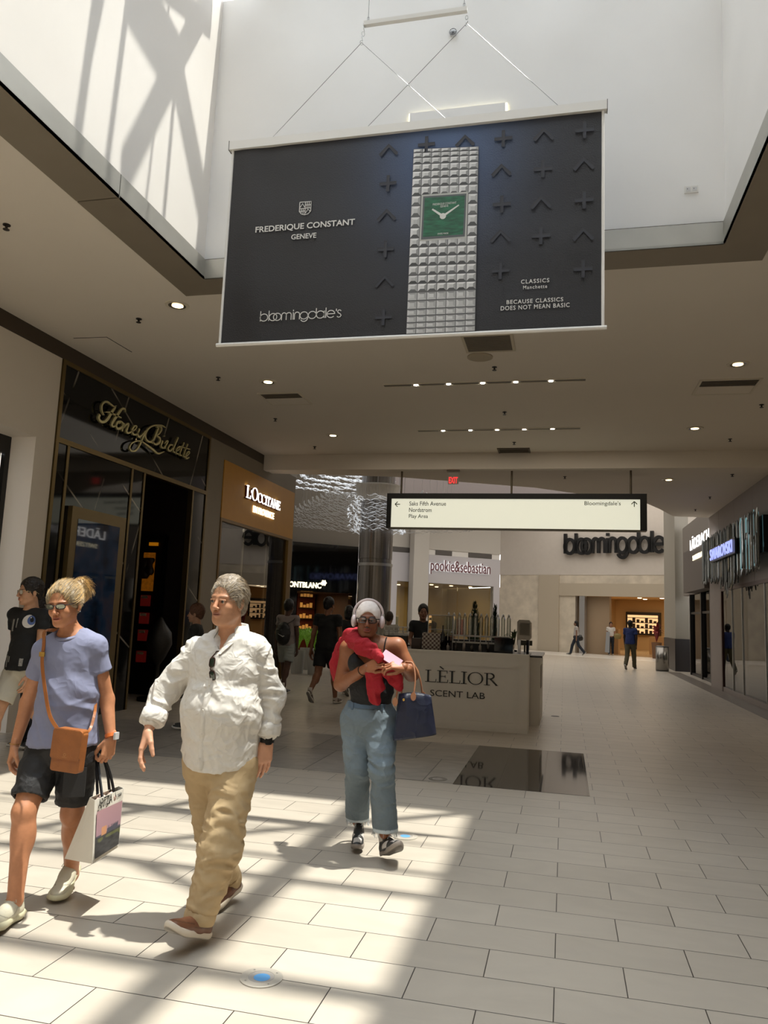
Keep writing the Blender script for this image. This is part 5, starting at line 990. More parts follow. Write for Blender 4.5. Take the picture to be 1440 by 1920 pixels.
# dispenser rail and its eleven glass cylinders
o = empty('dispenser_rail', (kx(895), 12.05, zt), 'double white rail carrying the row of glass scent cylinders', 'rail')
xa, xb = kx(838, y=12.05), kx(956, y=12.05)
for z in (.21, .11): MB().box((xa, 12.0, zt + z), (xb, 12.06, zt + z + .025)).build('rail_bar', mat('rail_white', 'b5b0a8', .4), o)
for x in (xa + .03, xb - .05): MB().box((x, 12.06, zt), (x + .03, 12.1, zt + .235)).build('rail_post', mat('rail_white', 'b5b0a8'), o)
n_c = 12
for i in range(n_c):
    x = xa + .02 + (xb - xa - .04) * i / (n_c - 1); c_ = empty('scent_cylinder', (x, 12.03, zt + .24), 'glass scent cylinder on the kiosk rail, number %s from the left' % ['one', 'two', 'three', 'four', 'five', 'six', 'seven', 'eight', 'nine', 'ten', 'eleven', 'twelve'][i], 'glass cylinder', 'glass cylinders on the kiosk rail')
    MB().lathe([(.03, .24), (.03, .50), (.02, .53), (.012, .535)], (x, 12.03, zt), 12).build('glass_tube', glass('tube_glass', (.86, .88, .84), .18), c_)
    MB().lathe([(.012, .53), (.02, .545), (.008, .57), (0, .575)], (x, 12.03, zt), 10).build('cap', M_STEEL, c_); MB().tube([(x, 11.99, zt + .26), (x, 11.985, zt + .14)], .006, 6).build('spout', M_STEEL, c_)
    MB().box((x - .004, 11.995, zt + .25), (x + .004, 12.0, zt + .5)).build('level_strip', mat('rail_white', 'b5b0a8'), c_)
# silver machine at the end
x0, x1 = kx(969, y=12.1), kx(996, y=12.1); o = empty('scent_machine', ((x0 + x1) / 2, 12.1, zt), 'silver rounded filling machine at the right end of the kiosk counter', 'machine')
MB().prism([(x0 + .01, .17), (x0 + .03, .2), (x1 - .02, .2), (x1, .23), (x1, .46), (x1 - .03, .5), (x0 + .04, .5), (x0 + .01, .47)], 0, .32, (np.array([0, 11.95, zt]), np.array([[1, 0, 0], [0, 0, 1], [0, 1, 0.]]))).build('machine_body', mat('machine_silver', '8d867a', .25, .7), o)
MB().box((x0 + .05, 11.94, zt + .27), (x1 - .02, 11.95, zt + .45)).build('front_panel', mat('machine_panel', '5b5344', .3, .3), o); MB().box((x0 + .02, 12, zt), (x0 + .06, 12.2, zt + .2)).build('foot', M_STEEL, o); MB().box((x1 - .07, 12, zt), (x1 - .03, 12.2, zt + .2)).build('foot', M_BLK2, o)
MB().box((x0 - .32, 11.85, zt), (x0 - .04, 12.15, zt + .22)).build('black_case', M_BLK2, label='black case left of the silver machine on the kiosk', cat='case')
MB().box((xa + .05, 12.15, zt), (xb - .1, 12.3, zt + .16)).build('tray', mat('tray_dark', '1a1614', .4), label='long dark tray behind the glass cylinders', cat='tray')
# white crate left
x0, x1 = kx(738, y=12.6), kx(770, y=12.6); o = empty('wire_crate', ((x0 + x1) / 2, 12.35, zt), 'white perforated crate on the kiosk left of the vendor', 'crate'); mb = MB(); z0 = kzz(750, 1192, 12.3)
MB().box((x0 - .1, 12.3, zt), (x1, 12.4, z0)).build('crate_stand', M_BLK2, o)
for i in range(6): mb.box((x0 - .1 + i * (x1 - x0 + .1) / 5, 12.28, z0), (x0 - .085 + i * (x1 - x0 + .1) / 5, 12.3, z0 + .14))
for z in (0, .065, .13): mb.box((x0 - .1, 12.28, z0 + z), (x1 + .015, 12.3, z0 + z + .018))
mb.build('crate_lattice', mat('crate_white', 'cfcac2', .5), o); MB().box((x0 - .09, 12.31, z0), (x1, 12.4, z0 + .05)).build('crate_base', mat('crate_white', 'cfcac2'), o)
# conical topiary and spiky plants behind the rail
def topiary(px, ytop, wpx, label):
    c_ = PY(px, 1200, 12.9); zt2 = PY(px, ytop, 12.9)[2]; o = empty('topiary', (c_[0], 12.9, 0), label, 'plant', 'dark topiary trees behind the kiosk'); r_ = wpx / 1440 * 13 / 2
    MB().lathe([(.12, 0), (.16, .5), (.13, .5), (0, .5)], (c_[0], 12.9, 0), 14).build('pot', M_BLK2, o); mb = MB(); random.seed(int(px))
    for i in range(420):
        t = random.random(); z = .55 + (zt2 - .55) * t; rr = r_ * min(1, 1.25 * (1 - t) ** .6); a = random.random() * 6.283; p = np.array([c_[0] + rr * math.cos(a), 12.9 + rr * math.sin(a), z]); d = np.array([math.cos(a) * .03, math.sin(a) * .03, .06]); s = np.array([-math.sin(a), math.cos(a), 0]) * .014
        mb.add([p - s, p + d * .5 + s * .2, p + s, p + d], [(0, 1, 3), (1, 2, 3), (0, 2, 3)])
    mb.lathe([(0, .52), (r_ * .85, .6), (r_ * .85, .55 + (zt2 - .55) * .35), (r_ * .5, .55 + (zt2 - .55) * .75), (0, zt2 - .05)], (c_[0], 12.9, 0), 10); mb.build('foliage', M_LEAFD, o)
topiary(889, 1131, 28, 'broad dark cone shaped topiary behind the glass cylinders'); topiary(927, 1137, 12, 'narrow dark cone shaped topiary right of the broad one')
c_ = PY(962, 1200, 12.6); leafy('potted_plant', (c_[0], 12.75, 1.04), .42, .16, 26, mat('spiky_green', '4c5a34', .5), 'spiky grass plant beside the silver machine', 'plant', 9, (.06, .08, M_BLK2), w=.012)
# checkout items at the back
M_SCR = mat('screen_black', '0c0c0e', .2)
MB().lathe([(.07, 0), (.07, .02), (.015, .03), (.015, .15)], (-.62, 12.8, 1.06), 12).box((-.74, 12.79, 1.2), (-.5, 12.81, 1.28)).build('card_terminal', mat('olive_stuff', '4d4a3e', .5), label='small dark stand on the kiosk return counter', cat='stand')
# ------------------------------------------------------------------ distance field modelling for organic shapes
def nrm(v): v = np.array(v, float); return v / (np.linalg.norm(v) + 1e-12)
def vnoise(P, seed=0):
    P = np.asarray(P, float); I = np.floor(P).astype(np.int64); f = P - I; f = f * f * (3 - 2 * f)
    def h(a, b, c):
        n = (a * 73856093) ^ (b * 19349663) ^ (c * 83492791) ^ (seed * 2654435761); n = (n ^ (n >> 13)) * 1274126177; n = n & 0x7fffffff; n = (n ^ (n >> 16)) & 0xffff
        return n / 32767.5 - 1
    r = 0
    for dx in (0, 1):
        for dy in (0, 1):
            for dz in (0, 1):
                w_ = (f[..., 0] if dx else 1 - f[..., 0]) * (f[..., 1] if dy else 1 - f[..., 1]) * (f[..., 2] if dz else 1 - f[..., 2]); r = r + w_ * h(I[..., 0] + dx, I[..., 1] + dy, I[..., 2] + dz)
    return r
class SDF:
    def __init__(s): s.p = []
    def _a(s, f, lo, hi, k, op='u'): s.p.append((f, np.array(lo, float), np.array(hi, float), k, op)); return s
    def cone(s, a, b, ra, rb, k=.02, sq=None, op='u'):
        a = np.array(a, float); b = np.array(b, float); ax, sc = (nrm(sq[0]), sq[1]) if sq else (None, 1.0); d = b - a
        def f(P):
            q = P - a
            if ax is not None: q = q + (q @ ax)[..., None] * ax * (1 / sc - 1); dd = d + d.dot(ax) * ax * (1 / sc - 1)
            else: dd = d
            t = np.clip(q @ dd / (dd.dot(dd) + 1e-12), 0, 1); r = ra + (rb - ra) * t
            return (np.linalg.norm(q - t[..., None] * dd, axis=-1) - r) * (min(sc, 1) if sc < 1 else 1)
        R = max(ra, rb) * max(1, sc); return s._a(f, np.minimum(a, b) - R, np.maximum(a, b) + R, k, op)
    def ell(s, c, r, k=.02, R=None, op='u'):
        c = np.array(c, float); r = np.broadcast_to(np.array(r, float), (3,)); R = np.eye(3) if R is None else np.array(R)
        def f(P):
            q = (P - c) @ R.T; a = np.linalg.norm(q / r, axis=-1); b = np.linalg.norm(q / r ** 2, axis=-1); return a * (a - 1) / (b + 1e-9)
        m = np.abs(R.T) @ r; return s._a(f, c - m, c + m, k, op)
    def capcone(s, a, b, ra, rb, cp, cn, inner=None, k=.02, sq=None):   # cone cut square at a plane, optionally hollowed at the open end
        t = SDF().cone(a, b, ra, rb, k, sq); f0, lo, hi = t.p[0][0], t.p[0][1], t.p[0][2]; cp = np.array(cp, float); cn = nrm(cn)
        fi = SDF().cone(cp - cn * .05, cp + cn * .2, inner, inner, k, sq).p[0][0] if inner else None
        def f(P):
            d = f0(P); e = (P - cp) @ cn; d = np.maximum(d, e)
            if fi is not None: d = np.maximum(d, -fi(P))
            return d
        return s._a(f, lo, hi, k)
    def half(s, p, n, k=.004):      # keep the side opposite to n
        p = np.array(p, float); n = nrm(n); return s._a(lambda P: (P - p) @ n, (-9e9,) * 3, (9e9,) * 3, k, 'i')
    def ev(s, P):
        D = np.full(P.shape[:-1], .2)
        for f, lo, hi, k, op in s.p: D = s._c(D, f(P), k, op)
        return D
    @staticmethod
    def _c(D, d, k, op):
        if op == 'u':
            h = np.clip(.5 + .5 * (D - d) / k, 0, 1); return D * (1 - h) + d * h - k * h * (1 - h)
        if op == 's': d = -d
        h = np.clip(.5 - .5 * (D - d) / k, 0, 1); return D * (1 - h) + d * h + k * h * (1 - h)
    def mesh(s, h, lo=None, hi=None):
        if lo is None:
            lo = np.min([p[1] for p in s.p if p[4] == 'u'], axis=0) - .03; hi = np.max([p[2] for p in s.p if p[4] == 'u'], axis=0) + .03
        lo = np.array(lo, float); hi = np.array(hi, float); n = np.ceil((hi - lo) / h).astype(int) + 1; ax = [lo[i] + h * np.arange(n[i]) for i in range(3)]; D = np.full(n, .2)
        for f, a, b, k, op in s.p:
            m = .03 + k; i0 = np.clip(np.floor((a - m - lo) / h), 0, n).astype(int); i1 = np.clip(np.ceil((b + m - lo) / h) + 1, 0, n).astype(int)
            if (i1 <= i0).any(): continue
            sl_ = tuple(slice(i0[q], i1[q]) for q in range(3)); G = np.stack(np.meshgrid(ax[0][sl_[0]], ax[1][sl_[1]], ax[2][sl_[2]], indexing='ij'), -1); D[sl_] = s._c(D[sl_], f(G), k, op)
        D[0], D[-1], D[:, 0], D[:, -1], D[:, :, 0], D[:, :, -1] = (.2,) * 6
        return nets(D, lo, h)
def nets(D, lo, h):
    S_ = D < 0; c = [S_[a:S_.shape[0] - 1 + a, b:S_.shape[1] - 1 + b, d:S_.shape[2] - 1 + d] for a in (0, 1) for b in (0, 1) for d in (0, 1)]
    sm = sum(x.astype(np.int8) for x in c); act = (sm > 0) & (sm < 8); I = np.argwhere(act); idx = np.full(act.shape, -1); idx[act] = np.arange(len(I)); acc = np.zeros((len(I), 3)); cnt = np.zeros(len(I))
    cor = [(a, b, d) for a in (0, 1) for b in (0, 1) for d in (0, 1)]
    val = {q: D[I[:, 0] + q[0], I[:, 1] + q[1], I[:, 2] + q[2]] for q in cor}
    for q in cor:
        for ax_ in range(3):
            if q[ax_]: continue
            r = list(q); r[ax_] = 1; r = tuple(r); va, vb = val[q], val[r]; m = (va < 0) != (vb < 0); t = np.where(m, va / np.where(m, va - vb, 1), 0)
            p = np.array(q, float) + np.zeros((len(I), 3)); p[:, ax_] += t; acc[m] += p[m]; cnt[m] += 1
    V = lo + h * (I + acc / cnt[:, None]); F = []
    for ax_ in range(3):
        s0 = [slice(None)] * 3; s1 = [slice(None)] * 3; s0[ax_] = slice(0, -1); s1[ax_] = slice(1, None); e = S_[tuple(s0)] != S_[tuple(s1)]; E_ = np.argwhere(e); o1, o2 = [(1, 2), (2, 0), (0, 1)][ax_]
        E_ = E_[(E_[:, o1] > 0) & (E_[:, o2] > 0) & (E_[:, o1] < act.shape[o1]) & (E_[:, o2] < act.shape[o2])]
        def g(a, b): J_ = E_.copy(); J_[:, o1] -= a; J_[:, o2] -= b; return idx[J_[:, 0], J_[:, 1], J_[:, 2]]
        q = np.stack([g(1, 1), g(0, 1), g(0, 0), g(1, 0)], 1); fl = ~S_[E_[:, 0], E_[:, 1], E_[:, 2]]; q[fl] = q[fl][:, ::-1]; F.append(q[(q >= 0).all(1)])
    return V, np.concatenate(F)
def vnormals(V, F):
    a, b, c, d = (V[F[:, i]] for i in range(4)); n = np.cross(c - a, d - b); N_ = np.zeros_like(V)
    for i in range(4): np.add.at(N_, F[:, i], n)
    return N_ / (np.linalg.norm(N_, axis=1)[:, None] + 1e-12)
def relax(V, F, it=1, w=.5):
    for _ in range(it):
        A = np.zeros_like(V); c = np.zeros(len(V))
        for i in range(4):
            j = (i + 1) % 4; np.add.at(A, F[:, i], V[F[:, j]]); np.add.at(A, F[:, j], V[F[:, i]]); np.add.at(c, F[:, i], 1); np.add.at(c, F[:, j], 1)
        V = V * (1 - w) + w * A / np.maximum(c, 1)[:, None]
    return V
def folds(V, F, amp, scales, seed=0, ridge=True):
    N_ = vnormals(V, F); d = 0
    for i, (sc, a) in enumerate(scales):
        n = vnoise(V * np.array(sc) + 3 * i + vnoise(V * 5 + 7, seed)[:, None] * .5, seed + i); d = d + a * ((1 - 2 * np.abs(n)) if ridge else n)
    return V + N_ * (amp * d)[:, None]
class Multi:
    def __init__(s): s.V = []; s.F = []; s.T = []; s.n = 0
    def add(s, V, F, tint=None):
        s.V.append(V); s.F.append(np.array(F) + s.n); s.n += len(V); s.T.append(np.broadcast_to(np.array(tint if tint is not None else (1, 1, 1), float), (len(V), 3))); return s
    def build(s, name, m, parent=None, **kw): return mesh_obj(name, np.concatenate(s.V), np.concatenate(s.F), m, parent, True, tint=np.concatenate(s.T), **kw)
def facing(yaw, pitch=0, roll=0):
    """rows: x = the figure's right, y = forward, z = up. yaw 0 looks to -Y, positive turns towards +X; pitch positive looks down."""
    y = math.radians(yaw); f = np.array([math.sin(y), -math.cos(y), 0]); u = np.array([0, 0, 1.]); p = math.radians(pitch); f2 = f * math.cos(p) - u * math.sin(p); u2 = u * math.cos(p) + f * math.sin(p); r = np.cross(f2, u2)
    q = math.radians(roll); r, u2 = r * math.cos(q) + u2 * math.sin(q), u2 * math.cos(q) - r * math.sin(q); return np.array([r, f2, u2])
# ------------------------------------------------------------------ people: shared builders
def skinmat(name, rough=.48):
    m = mat(name, 'ffffff', rough, attr=True, nvar=.07, nscale=40, bump=.05, bscale=260, spec=.4); return m
M_SKIN = skinmat('skin'); M_TINT = mat('tinted_cloth', 'ffffff', .85, attr=True, nvar=.05, nscale=30, bump=.1, bscale=420, spec=.2)
M_HAIR = mat('hair', 'ffffff', .5, attr=True, nvar=.3, nscale=90, spec=.35)
M_SHOE = mat('shoe_leather', 'ffffff', .5, attr=True)
def to_w(V, o, R): return np.array(o) + V @ R
def head_sdf(g):
    s = SDF(); fem = g.get('fem', 0); jw = g.get('jaw', 1.0)
    s.ell((0, -.014, .030), (.077 * g.get('w', 1), .099, .090), .01).ell((0, .022, -.035), (.061 * g.get('w', 1), .066, .084), .03)
    s.ell((0, .032, -.082), (.046 * jw, .044, .032), .025).cone((-.010, .070, -.104), (.010, .070, -.104), .015, .015, .02)
    for x in (-1, 1):
        s.ell((x * .036, .058, -.034), (.024, .026, .026), .02); s.cone((x * .05 * jw, .0, -.062), (x * .026 * jw, .058, -.098), .017, .014, .025)
    s.ell((0, .074, .022), (.050, .018, .012 - .003 * fem), .014)
    for x in (-1, 1): s.ell((x * .031, .100, .001), (.020, .0185, .012), .010, op='s')
    s.cone((0, .086, .012), (0, .110, -.028), .0085, .0105 - .001 * fem, .012); s.ell((0, .111, -.033), (.0125, .011, .010), .006)
    for x in (-1, 1): s.ell((x * .0125, .100, -.037), (.0085, .010, .008), .005)
    for x in (-1, 1): s.ell((x * .031, .0795, -.0005), (.0155, .0125, .0120), .003); s.cone((x * .018, .0905, .0074), (x * .044, .0845, .0062), .0054, .0046, .003); s.cone((x * .019, .0885, -.0098), (x * .042, .083, -.0094), .0036, .0034, .004)
    s.ell((0, .088, -.064), (.026, .013, .017), .012); f = g.get('lip', 1)
    s.cone((-.016, .094, -.0615), (0, .0985, -.0605), .004 * f, .0048 * f, .004).cone((.016, .094, -.0615), (0, .0985, -.0605), .004 * f, .0048 * f, .004).cone((-.013, .093, -.0715), (.013, .093, -.0715), .0048 * f, .0048 * f, .004)
    s.ell((0, .104, -.0662), (.025, .014, .0016), .002, op='s')
    for x in (-1, 1):
        Re = facing(0); a = .35 * x; Re = np.array([[math.cos(a), -math.sin(a), 0], [math.sin(a), math.cos(a), 0], [0, 0, 1]])
        s.ell((x * .080, -.012, -.008), (.008, .021, .033), .008, Re); s.ell((x * .088, -.008, -.006), (.006, .012, .020), .004, Re, op='s'); s.ell((x * .077, -.004, -.036), (.006, .009, .010), .006)
    s.cone((0, -.020, -.055), (0, -.035, -.16), .054 - .010 * fem, .056 - .009 * fem, .03)
    if g.get('sag'): s.ell((0, .03, -.108), (.04, .04, .022), .03)
    return s
def add_head(M, hair_c, o, R, g, skin, lip, brow):
    s = head_sdf(g); V, F = s.mesh(g.get('h', .0030), (-.105, -.125, -.17), (.105, .135, .135)); T = np.tile(np.array(skin, float), (len(V), 1)); x, y, z = np.abs(V[:, 0]), V[:, 1], V[:, 2]
    def mixin(m, c): T[:] = T * (1 - m[:, None]) + np.array(c) * m[:, None]
    ml = np.clip(1.25 - np.sqrt((x / .022) ** 2 + ((z + .066) / .0095) ** 2), 0, .25) * 4 * (y > .085); mixin(ml, lip)
    mixin((np.clip(1.2 - np.sqrt(((x - .031) / .021) ** 2 + ((z - .0215 - .004 * np.clip((x - .01) / .03, 0, 1) + 0 * z) / .0042) ** 2), 0, .2) * 5 * (y > .05)) * g.get('brow', .8), brow)
    mixin(np.clip(1 - np.sqrt((x / .045) ** 2 + ((z + .02) / .028) ** 2 + ((y - .09) / .04) ** 2), 0, 1) * .35, np.array(skin) * [1.15, .78, .72])
    mixin(.55 * (np.clip(1.2 - np.sqrt(((x - .031) / .018) ** 2 + (z / .0075) ** 2), 0, .25) * 4 * (y > .07)), np.array(skin) * .62)
    if g.get('stubble'): mixin(np.clip((-.048 - z) / .02, 0, 1) * (y > 0) * (z > -.12) * g['stubble'] * (1 - ml), np.array(brow))
    sc = g.get('s', 1); M.add(to_w(V * sc, o, R), F, T)
def hl(o, R, s=1): return lambda p: np.array(o) + (np.array(p, float) * s) @ R
def add_eyes(parent, o, R, s, iris=(.04, .03, .02)):
    for x in (-1, 1):
        mb = MB(); c = np.array([x * .031, .0832, -.0008]) ; mb.ball((0, 0, 0), .0115, 16, 10); V = np.concatenate(mb.V) + c; d = nrm([x * .06 + .05, 1, .0]); dd = (V - c) @ d / .0115
        T = np.where(dd[:, None] > .90, .01, np.where(dd[:, None] > .70, np.array(iris), np.array([.36, .31, .28]))); mesh_obj('eye', to_w(V * s, o, R), mb.F, mat('eye_surface', 'ffffff', .12, attr=True), parent, True, tint=T)
def strands(name, roots, flow, n, L_, rad, cols, parent, m=None, seed=0, gravity=0, follow=None, seg=6, jitter=.12):
    rg = np.random.RandomState(seed); V = []; F = []; T = []; cols = np.array(cols)
    for i in range(n):
        p, nr = roots(rg); c = cols[rg.randint(len(cols))] * rg.uniform(.75, 1.2); jit = rg.normal(size=3) * jitter; l = L_ * rg.uniform(.6, 1.1); st = []
        for k_ in range(seg + 1):
            st.append(p.copy()); d = flow(p, nr) + jit; d[2] -= gravity * k_ / seg; p = p + nrm(d) * l / seg
            if follow is not None: p = follow(p)
        st = np.array(st); Tn = np.gradient(st, axis=0)
        for k_ in range(seg + 1):
            t = nrm(Tn[k_]); a = nrm(np.cross(t, [.3, .5, .8])); b = np.cross(t, a); r = rad * (1 - .75 * k_ / seg)
            for q in range(3): V.append(st[k_] + r * (math.cos(q * 2.094) * a + math.sin(q * 2.094) * b)); T.append(c)
        o = len(V) - 3 * (seg + 1); F += [(o + k_ * 3 + q, o + k_ * 3 + (q + 1) % 3, o + k_ * 3 + 3 + (q + 1) % 3, o + k_ * 3 + 3 + q) for k_ in range(seg) for q in range(3)]
    return V, F, T
def add_hand(M, wrist, yd, zd, side, skin, curl=(12, 18, 12), s=1.0, thumb=(.5, .6), spread=.05, curls=None, h=.0028, nails=None):
    yd = nrm(yd); zd = np.array(zd, float); zd = nrm(zd - yd * zd.dot(yd)); R = np.array([np.cross(yd, zd), yd, zd]); S_ = SDF()
    kx_ = [.031, .011, -.010, -.029]; ky = [.088, .092, .088, .078]; Ls = [(.042, .026, .021), (.046, .029, .022), (.043, .027, .021), (.034, .021, .019)]
    S_.cone((0, -.03, 0), (0, .012, 0), .027, .028, .015, sq=((0, 0, 1), .72)); tips = []
    for i in range(4):
        S_.cone((kx_[i] * .55 * side, .012, 0), (kx_[i] * side, ky[i], .001), .016, .0115, .012)
    S_.ell((0, .05, -.006), (.036, .045, .014), .012)
    for i in range(4):
        p = np.array([kx_[i] * side, ky[i], 0.001]); a = 0; cu = curls[i] if curls else curl; dx = (kx_[i] * side) * spread / .03
        for j in range(3):
            a += math.radians(cu[j]); d = nrm(np.array([dx, math.cos(a), -math.sin(a)])); q = p + d * Ls[i][j]; r0 = (.0098, .0088, .0078)[j] - .0008 * (i == 3); S_.cone(p, q, r0, r0 - .0009, .004); S_.ell(p, (.0102 - .001 * j,) * 3, .003); p = q
        tips.append(p)
    tx, ty = thumb; t0 = np.array([.022 * side, .018, -.008]); t1 = np.array([(.040 + .012 * tx) * side, .052, -.016 - .012 * ty]); t2 = t1 + nrm([.35 * tx * side, 1, -.45 * ty]) * .032; t3 = t2 + nrm([.05 * side * tx, 1, -.5 * ty]) * .026
    S_.cone(t0, t1, .0175, .0125, .012).cone(t1, t2, .0118, .0105, .004).cone(t2, t3, .0105, .0088, .004)
    V, F = S_.mesh(h); T = np.tile(np.array(skin, float), (len(V), 1)); kn = np.min([np.linalg.norm(V - t, axis=1) for t in tips], axis=0); T *= (1 + .12 * np.exp(-(kn / .012) ** 2))[:, None] * [1, .97, .97]
    M.add(to_w(V * s, wrist, R), F, T); return to_w(np.array(tips + [t3]) * s, wrist, R), R
def legs_sdf(S_, hip, kn, an, r, k=.03, calf=True):
    S_.cone(hip, kn, r[0], r[1], k); S_.cone(kn, an, r[1] * .96, r[2], .02)
    if calf: d = (np.array(an) - kn); S_.ell(np.array(kn) + d * .28 + np.array([0, .016, 0]), (r[1] * .98, r[1] * 1.02, .10), .03)
def torso_sdf(S_, J, w, e=0, k=.05, arms=True):
    fr = J['fr']; rt = J['rt']; R = np.array([rt, fr, [0, 0, 1.]]); C_, W_, P_, N_ = J['chest'], J['waist'], J['pelvis'], J['neck']
    S_.ell(C_, (w[0] + e, w[1] + e, .17 + e), k, R).ell(W_, (w[2] + e, w[3] + e, .16 + e), k, R).ell(P_, (w[4] + e, w[5] + e, .12 + e), k, R)
    for sh in (J['shR'], J['shL']): S_.cone(np.array(C_) + (np.array(sh) - C_) * .35 + [0, 0, .05], sh, .075 + e, .052 + e, .04); S_.cone(np.array(N_) + [0, 0, -.02], np.array(sh) + [0, 0, .0], .045 + e, .038 + e, .04)
def placeJ(**k): return {a: PY(*b) for a, b in k.items()}
def shoe(parent, heel, R, L_=.29, up=(.8, .8, .8), sole=(.85, .85, .85), pattern=None, high=0, name='shoe', width=1.0, sole_t=.024, chunky=0, lace=None, laces=True):
    k_ = L_ / .29; ys = np.linspace(0, .29, 25); wv = np.interp(ys, [0, .012, .04, .10, .15, .20, .25, .275, .29], [.010, .026, .034, .031, .038, .047, .042, .028, .008]) * width
    out = [(w_, y) for y, w_ in zip(ys, wv)] + [(-w_, y) for y, w_ in zip(ys[::-1], wv[::-1])]; spr = lambda y: .022 * max(0, (y - .20) / .09) ** 2 + .008 * max(0, (.04 - y) / .04) ** 2
    V = []; lay = [(0, .93), (.006, .99), (sole_t * .6, 1.02 + chunky * .5), (sole_t, 1.0), (sole_t + .004, .94)]; n = len(out)
    for z, sc in lay:
        for x, y in out: hz = z + (chunky * .018 * (1 - y / .29) if z > .01 else 0); V.append((x * sc + (.004 * chunky if 0 else 0), .145 + (y - .145) * (1 + (sc - 1) * .4), hz + spr(y)))
    F = [(i * n + j, i * n + (j + 1) % n, (i + 1) * n + (j + 1) % n, (i + 1) * n + j) for i in range(len(lay) - 1) for j in range(n)] + [tuple(range(n))[::-1], tuple(range((len(lay) - 1) * n, len(lay) * n))]
    so_ = mesh_obj('shoe_sole', to_w(np.array(V) * k_, heel, R), F, M_SHOE, parent, True, tint=np.array([np.array(sole, float) * (.35 if i < n else 1) for i in range(len(V))])); S_ = SDF(); z0 = sole_t + chunky * .01
    S_.cone((0, .042, z0 + .014), (0, .12, z0 + .016), .034, .034, .02).cone((0, .12, z0 + .012), (0, .205, z0 + .004), .037, .042, .03, sq=((0, 0, 1), .85)).ell((0, .245, z0 + .008), (.038, .038, .026), .02)
    S_.cone((0, .055, z0 + .02), (0, .048, z0 + .062 + high), .034, .033 - .0, .02).cone((0, .09, z0 + .045 + high * .8), (0, .17, z0 + .022), .022, .02, .03); S_.ell((0, .052, z0 + .092 + high), (.027, .040, .03), .006, op='s'); S_.half((0, 0, z0 - .006), (0, 0, -1))
    V, F = S_.mesh(.0035); T = np.tile(np.array(up, float), (len(V), 1))
    if pattern: T = pattern(V, T, z0)
    uo = mesh_obj('shoe_upper', to_w(V * k_, heel, R), F, M_SHOE, parent, True, tint=T)
    if laces:
        mb = MB()
        for i in range(5):
            y = .105 + i * .015; z = z0 + .062 - i * .007 + high * .5 * (1 - i / 5); q = [(-.022, y - .004, z - .012), (-.008, y, z + .003), (.008, y + .004, z + .003), (.022, y + .008, z - .012)]; mb.tube(to_w(np.array(q) * k_, heel, R), .0022, 5)
        for x in (-1, 1): mb.tube(to_w(np.array([(0, .10, z0 + .07 + high * .5), (x * .02, .095, z0 + .08 + high * .5), (x * .032, .105, z0 + .06 + high * .5), (x * .012, .108, z0 + .064 + high * .5)]) * k_, heel, R), .0022, 5)
        lc_ = up if lace is None else lace; mb.build('shoelace', mat('lace_%02x' % int(lc_[0] * 255), tuple(lc_), .8), uo)
def drape(S_, P, d, off, maxd=.6):
    P = np.array(P, float).copy(); d = np.broadcast_to(nrm(d), P.shape); t = np.zeros(P.shape[:-1])
    for _ in range(40): t = t + np.clip(S_.ev(P + d * t[..., None]) - off, -.02, .05) * .8
    return P + d * t[..., None]
def decal(name, S_, grid, d, off, m, parent, tint=None):     # grid (a,b,3) pushed on to the cloth along d
    G = drape(S_, grid, d, off); a, b = G.shape[:2]; return mesh_obj(name, G.reshape(-1, 3), [(i * b + j, i * b + j + 1, (i + 1) * b + j + 1, (i + 1) * b + j) for i in range(a - 1) for j in range(b - 1)], m, parent, True, tint=tint)
def frames_glasses(parent, o, R, s, lens_w, lens_h, rim, mr, ml, y0=.100, z0=.0, name='glasses', gap=.009, square=.6, temple_back=-.02, tilt=0):
    f = hl(o, R, s); 
    for x in (-1, 1):
        cx = x * (gap + lens_w / 2); pts = []
        for i in range(25):
            a = i / 24 * 6.283; c, sn = math.cos(a), math.sin(a); pts.append((cx + lens_w / 2 * np.sign(c) * abs(c) ** square, z0 + lens_h / 2 * np.sign(sn) * abs(sn) ** square))
        mb = MB(); mb.tube([f((p[0], y0 - .25 * max(0, abs(p[0]) - .02), p[1])) for p in pts], rim * s, 6, False); g_ = mb.build(name + '_rim', mr, parent)
        V = [f((cx, y0 - .25 * max(0, abs(cx) - .02), z0))] + [f((p[0], y0 - .25 * max(0, abs(p[0]) - .02), p[1])) for p in pts]; MB().add(V, [(0, i, i + 1) for i in range(1, 25)]).build('lens', ml, g_)
        xe = x * (gap + lens_w); MB().tube([f((xe, y0 - .25 * (abs(xe) - .02), z0 + lens_h * .25)), f((x * .078, y0 - .04, z0 + lens_h * .25)), f((x * .084, temple_back, z0 + .006)), f((x * .084, temple_back - .03, z0 - .014))], rim * 1.1 * s, 6).build(name + '_temple', mr, g_)
    MB().tube([f((-gap, y0, z0 + lens_h * .15)), f((0, y0 + .002, z0 + lens_h * .25)), f((gap, y0, z0 + lens_h * .15))], rim * s, 6).build(name + '_bridge', mr, parent)
def sc3(h): return np.array(hexc(h))
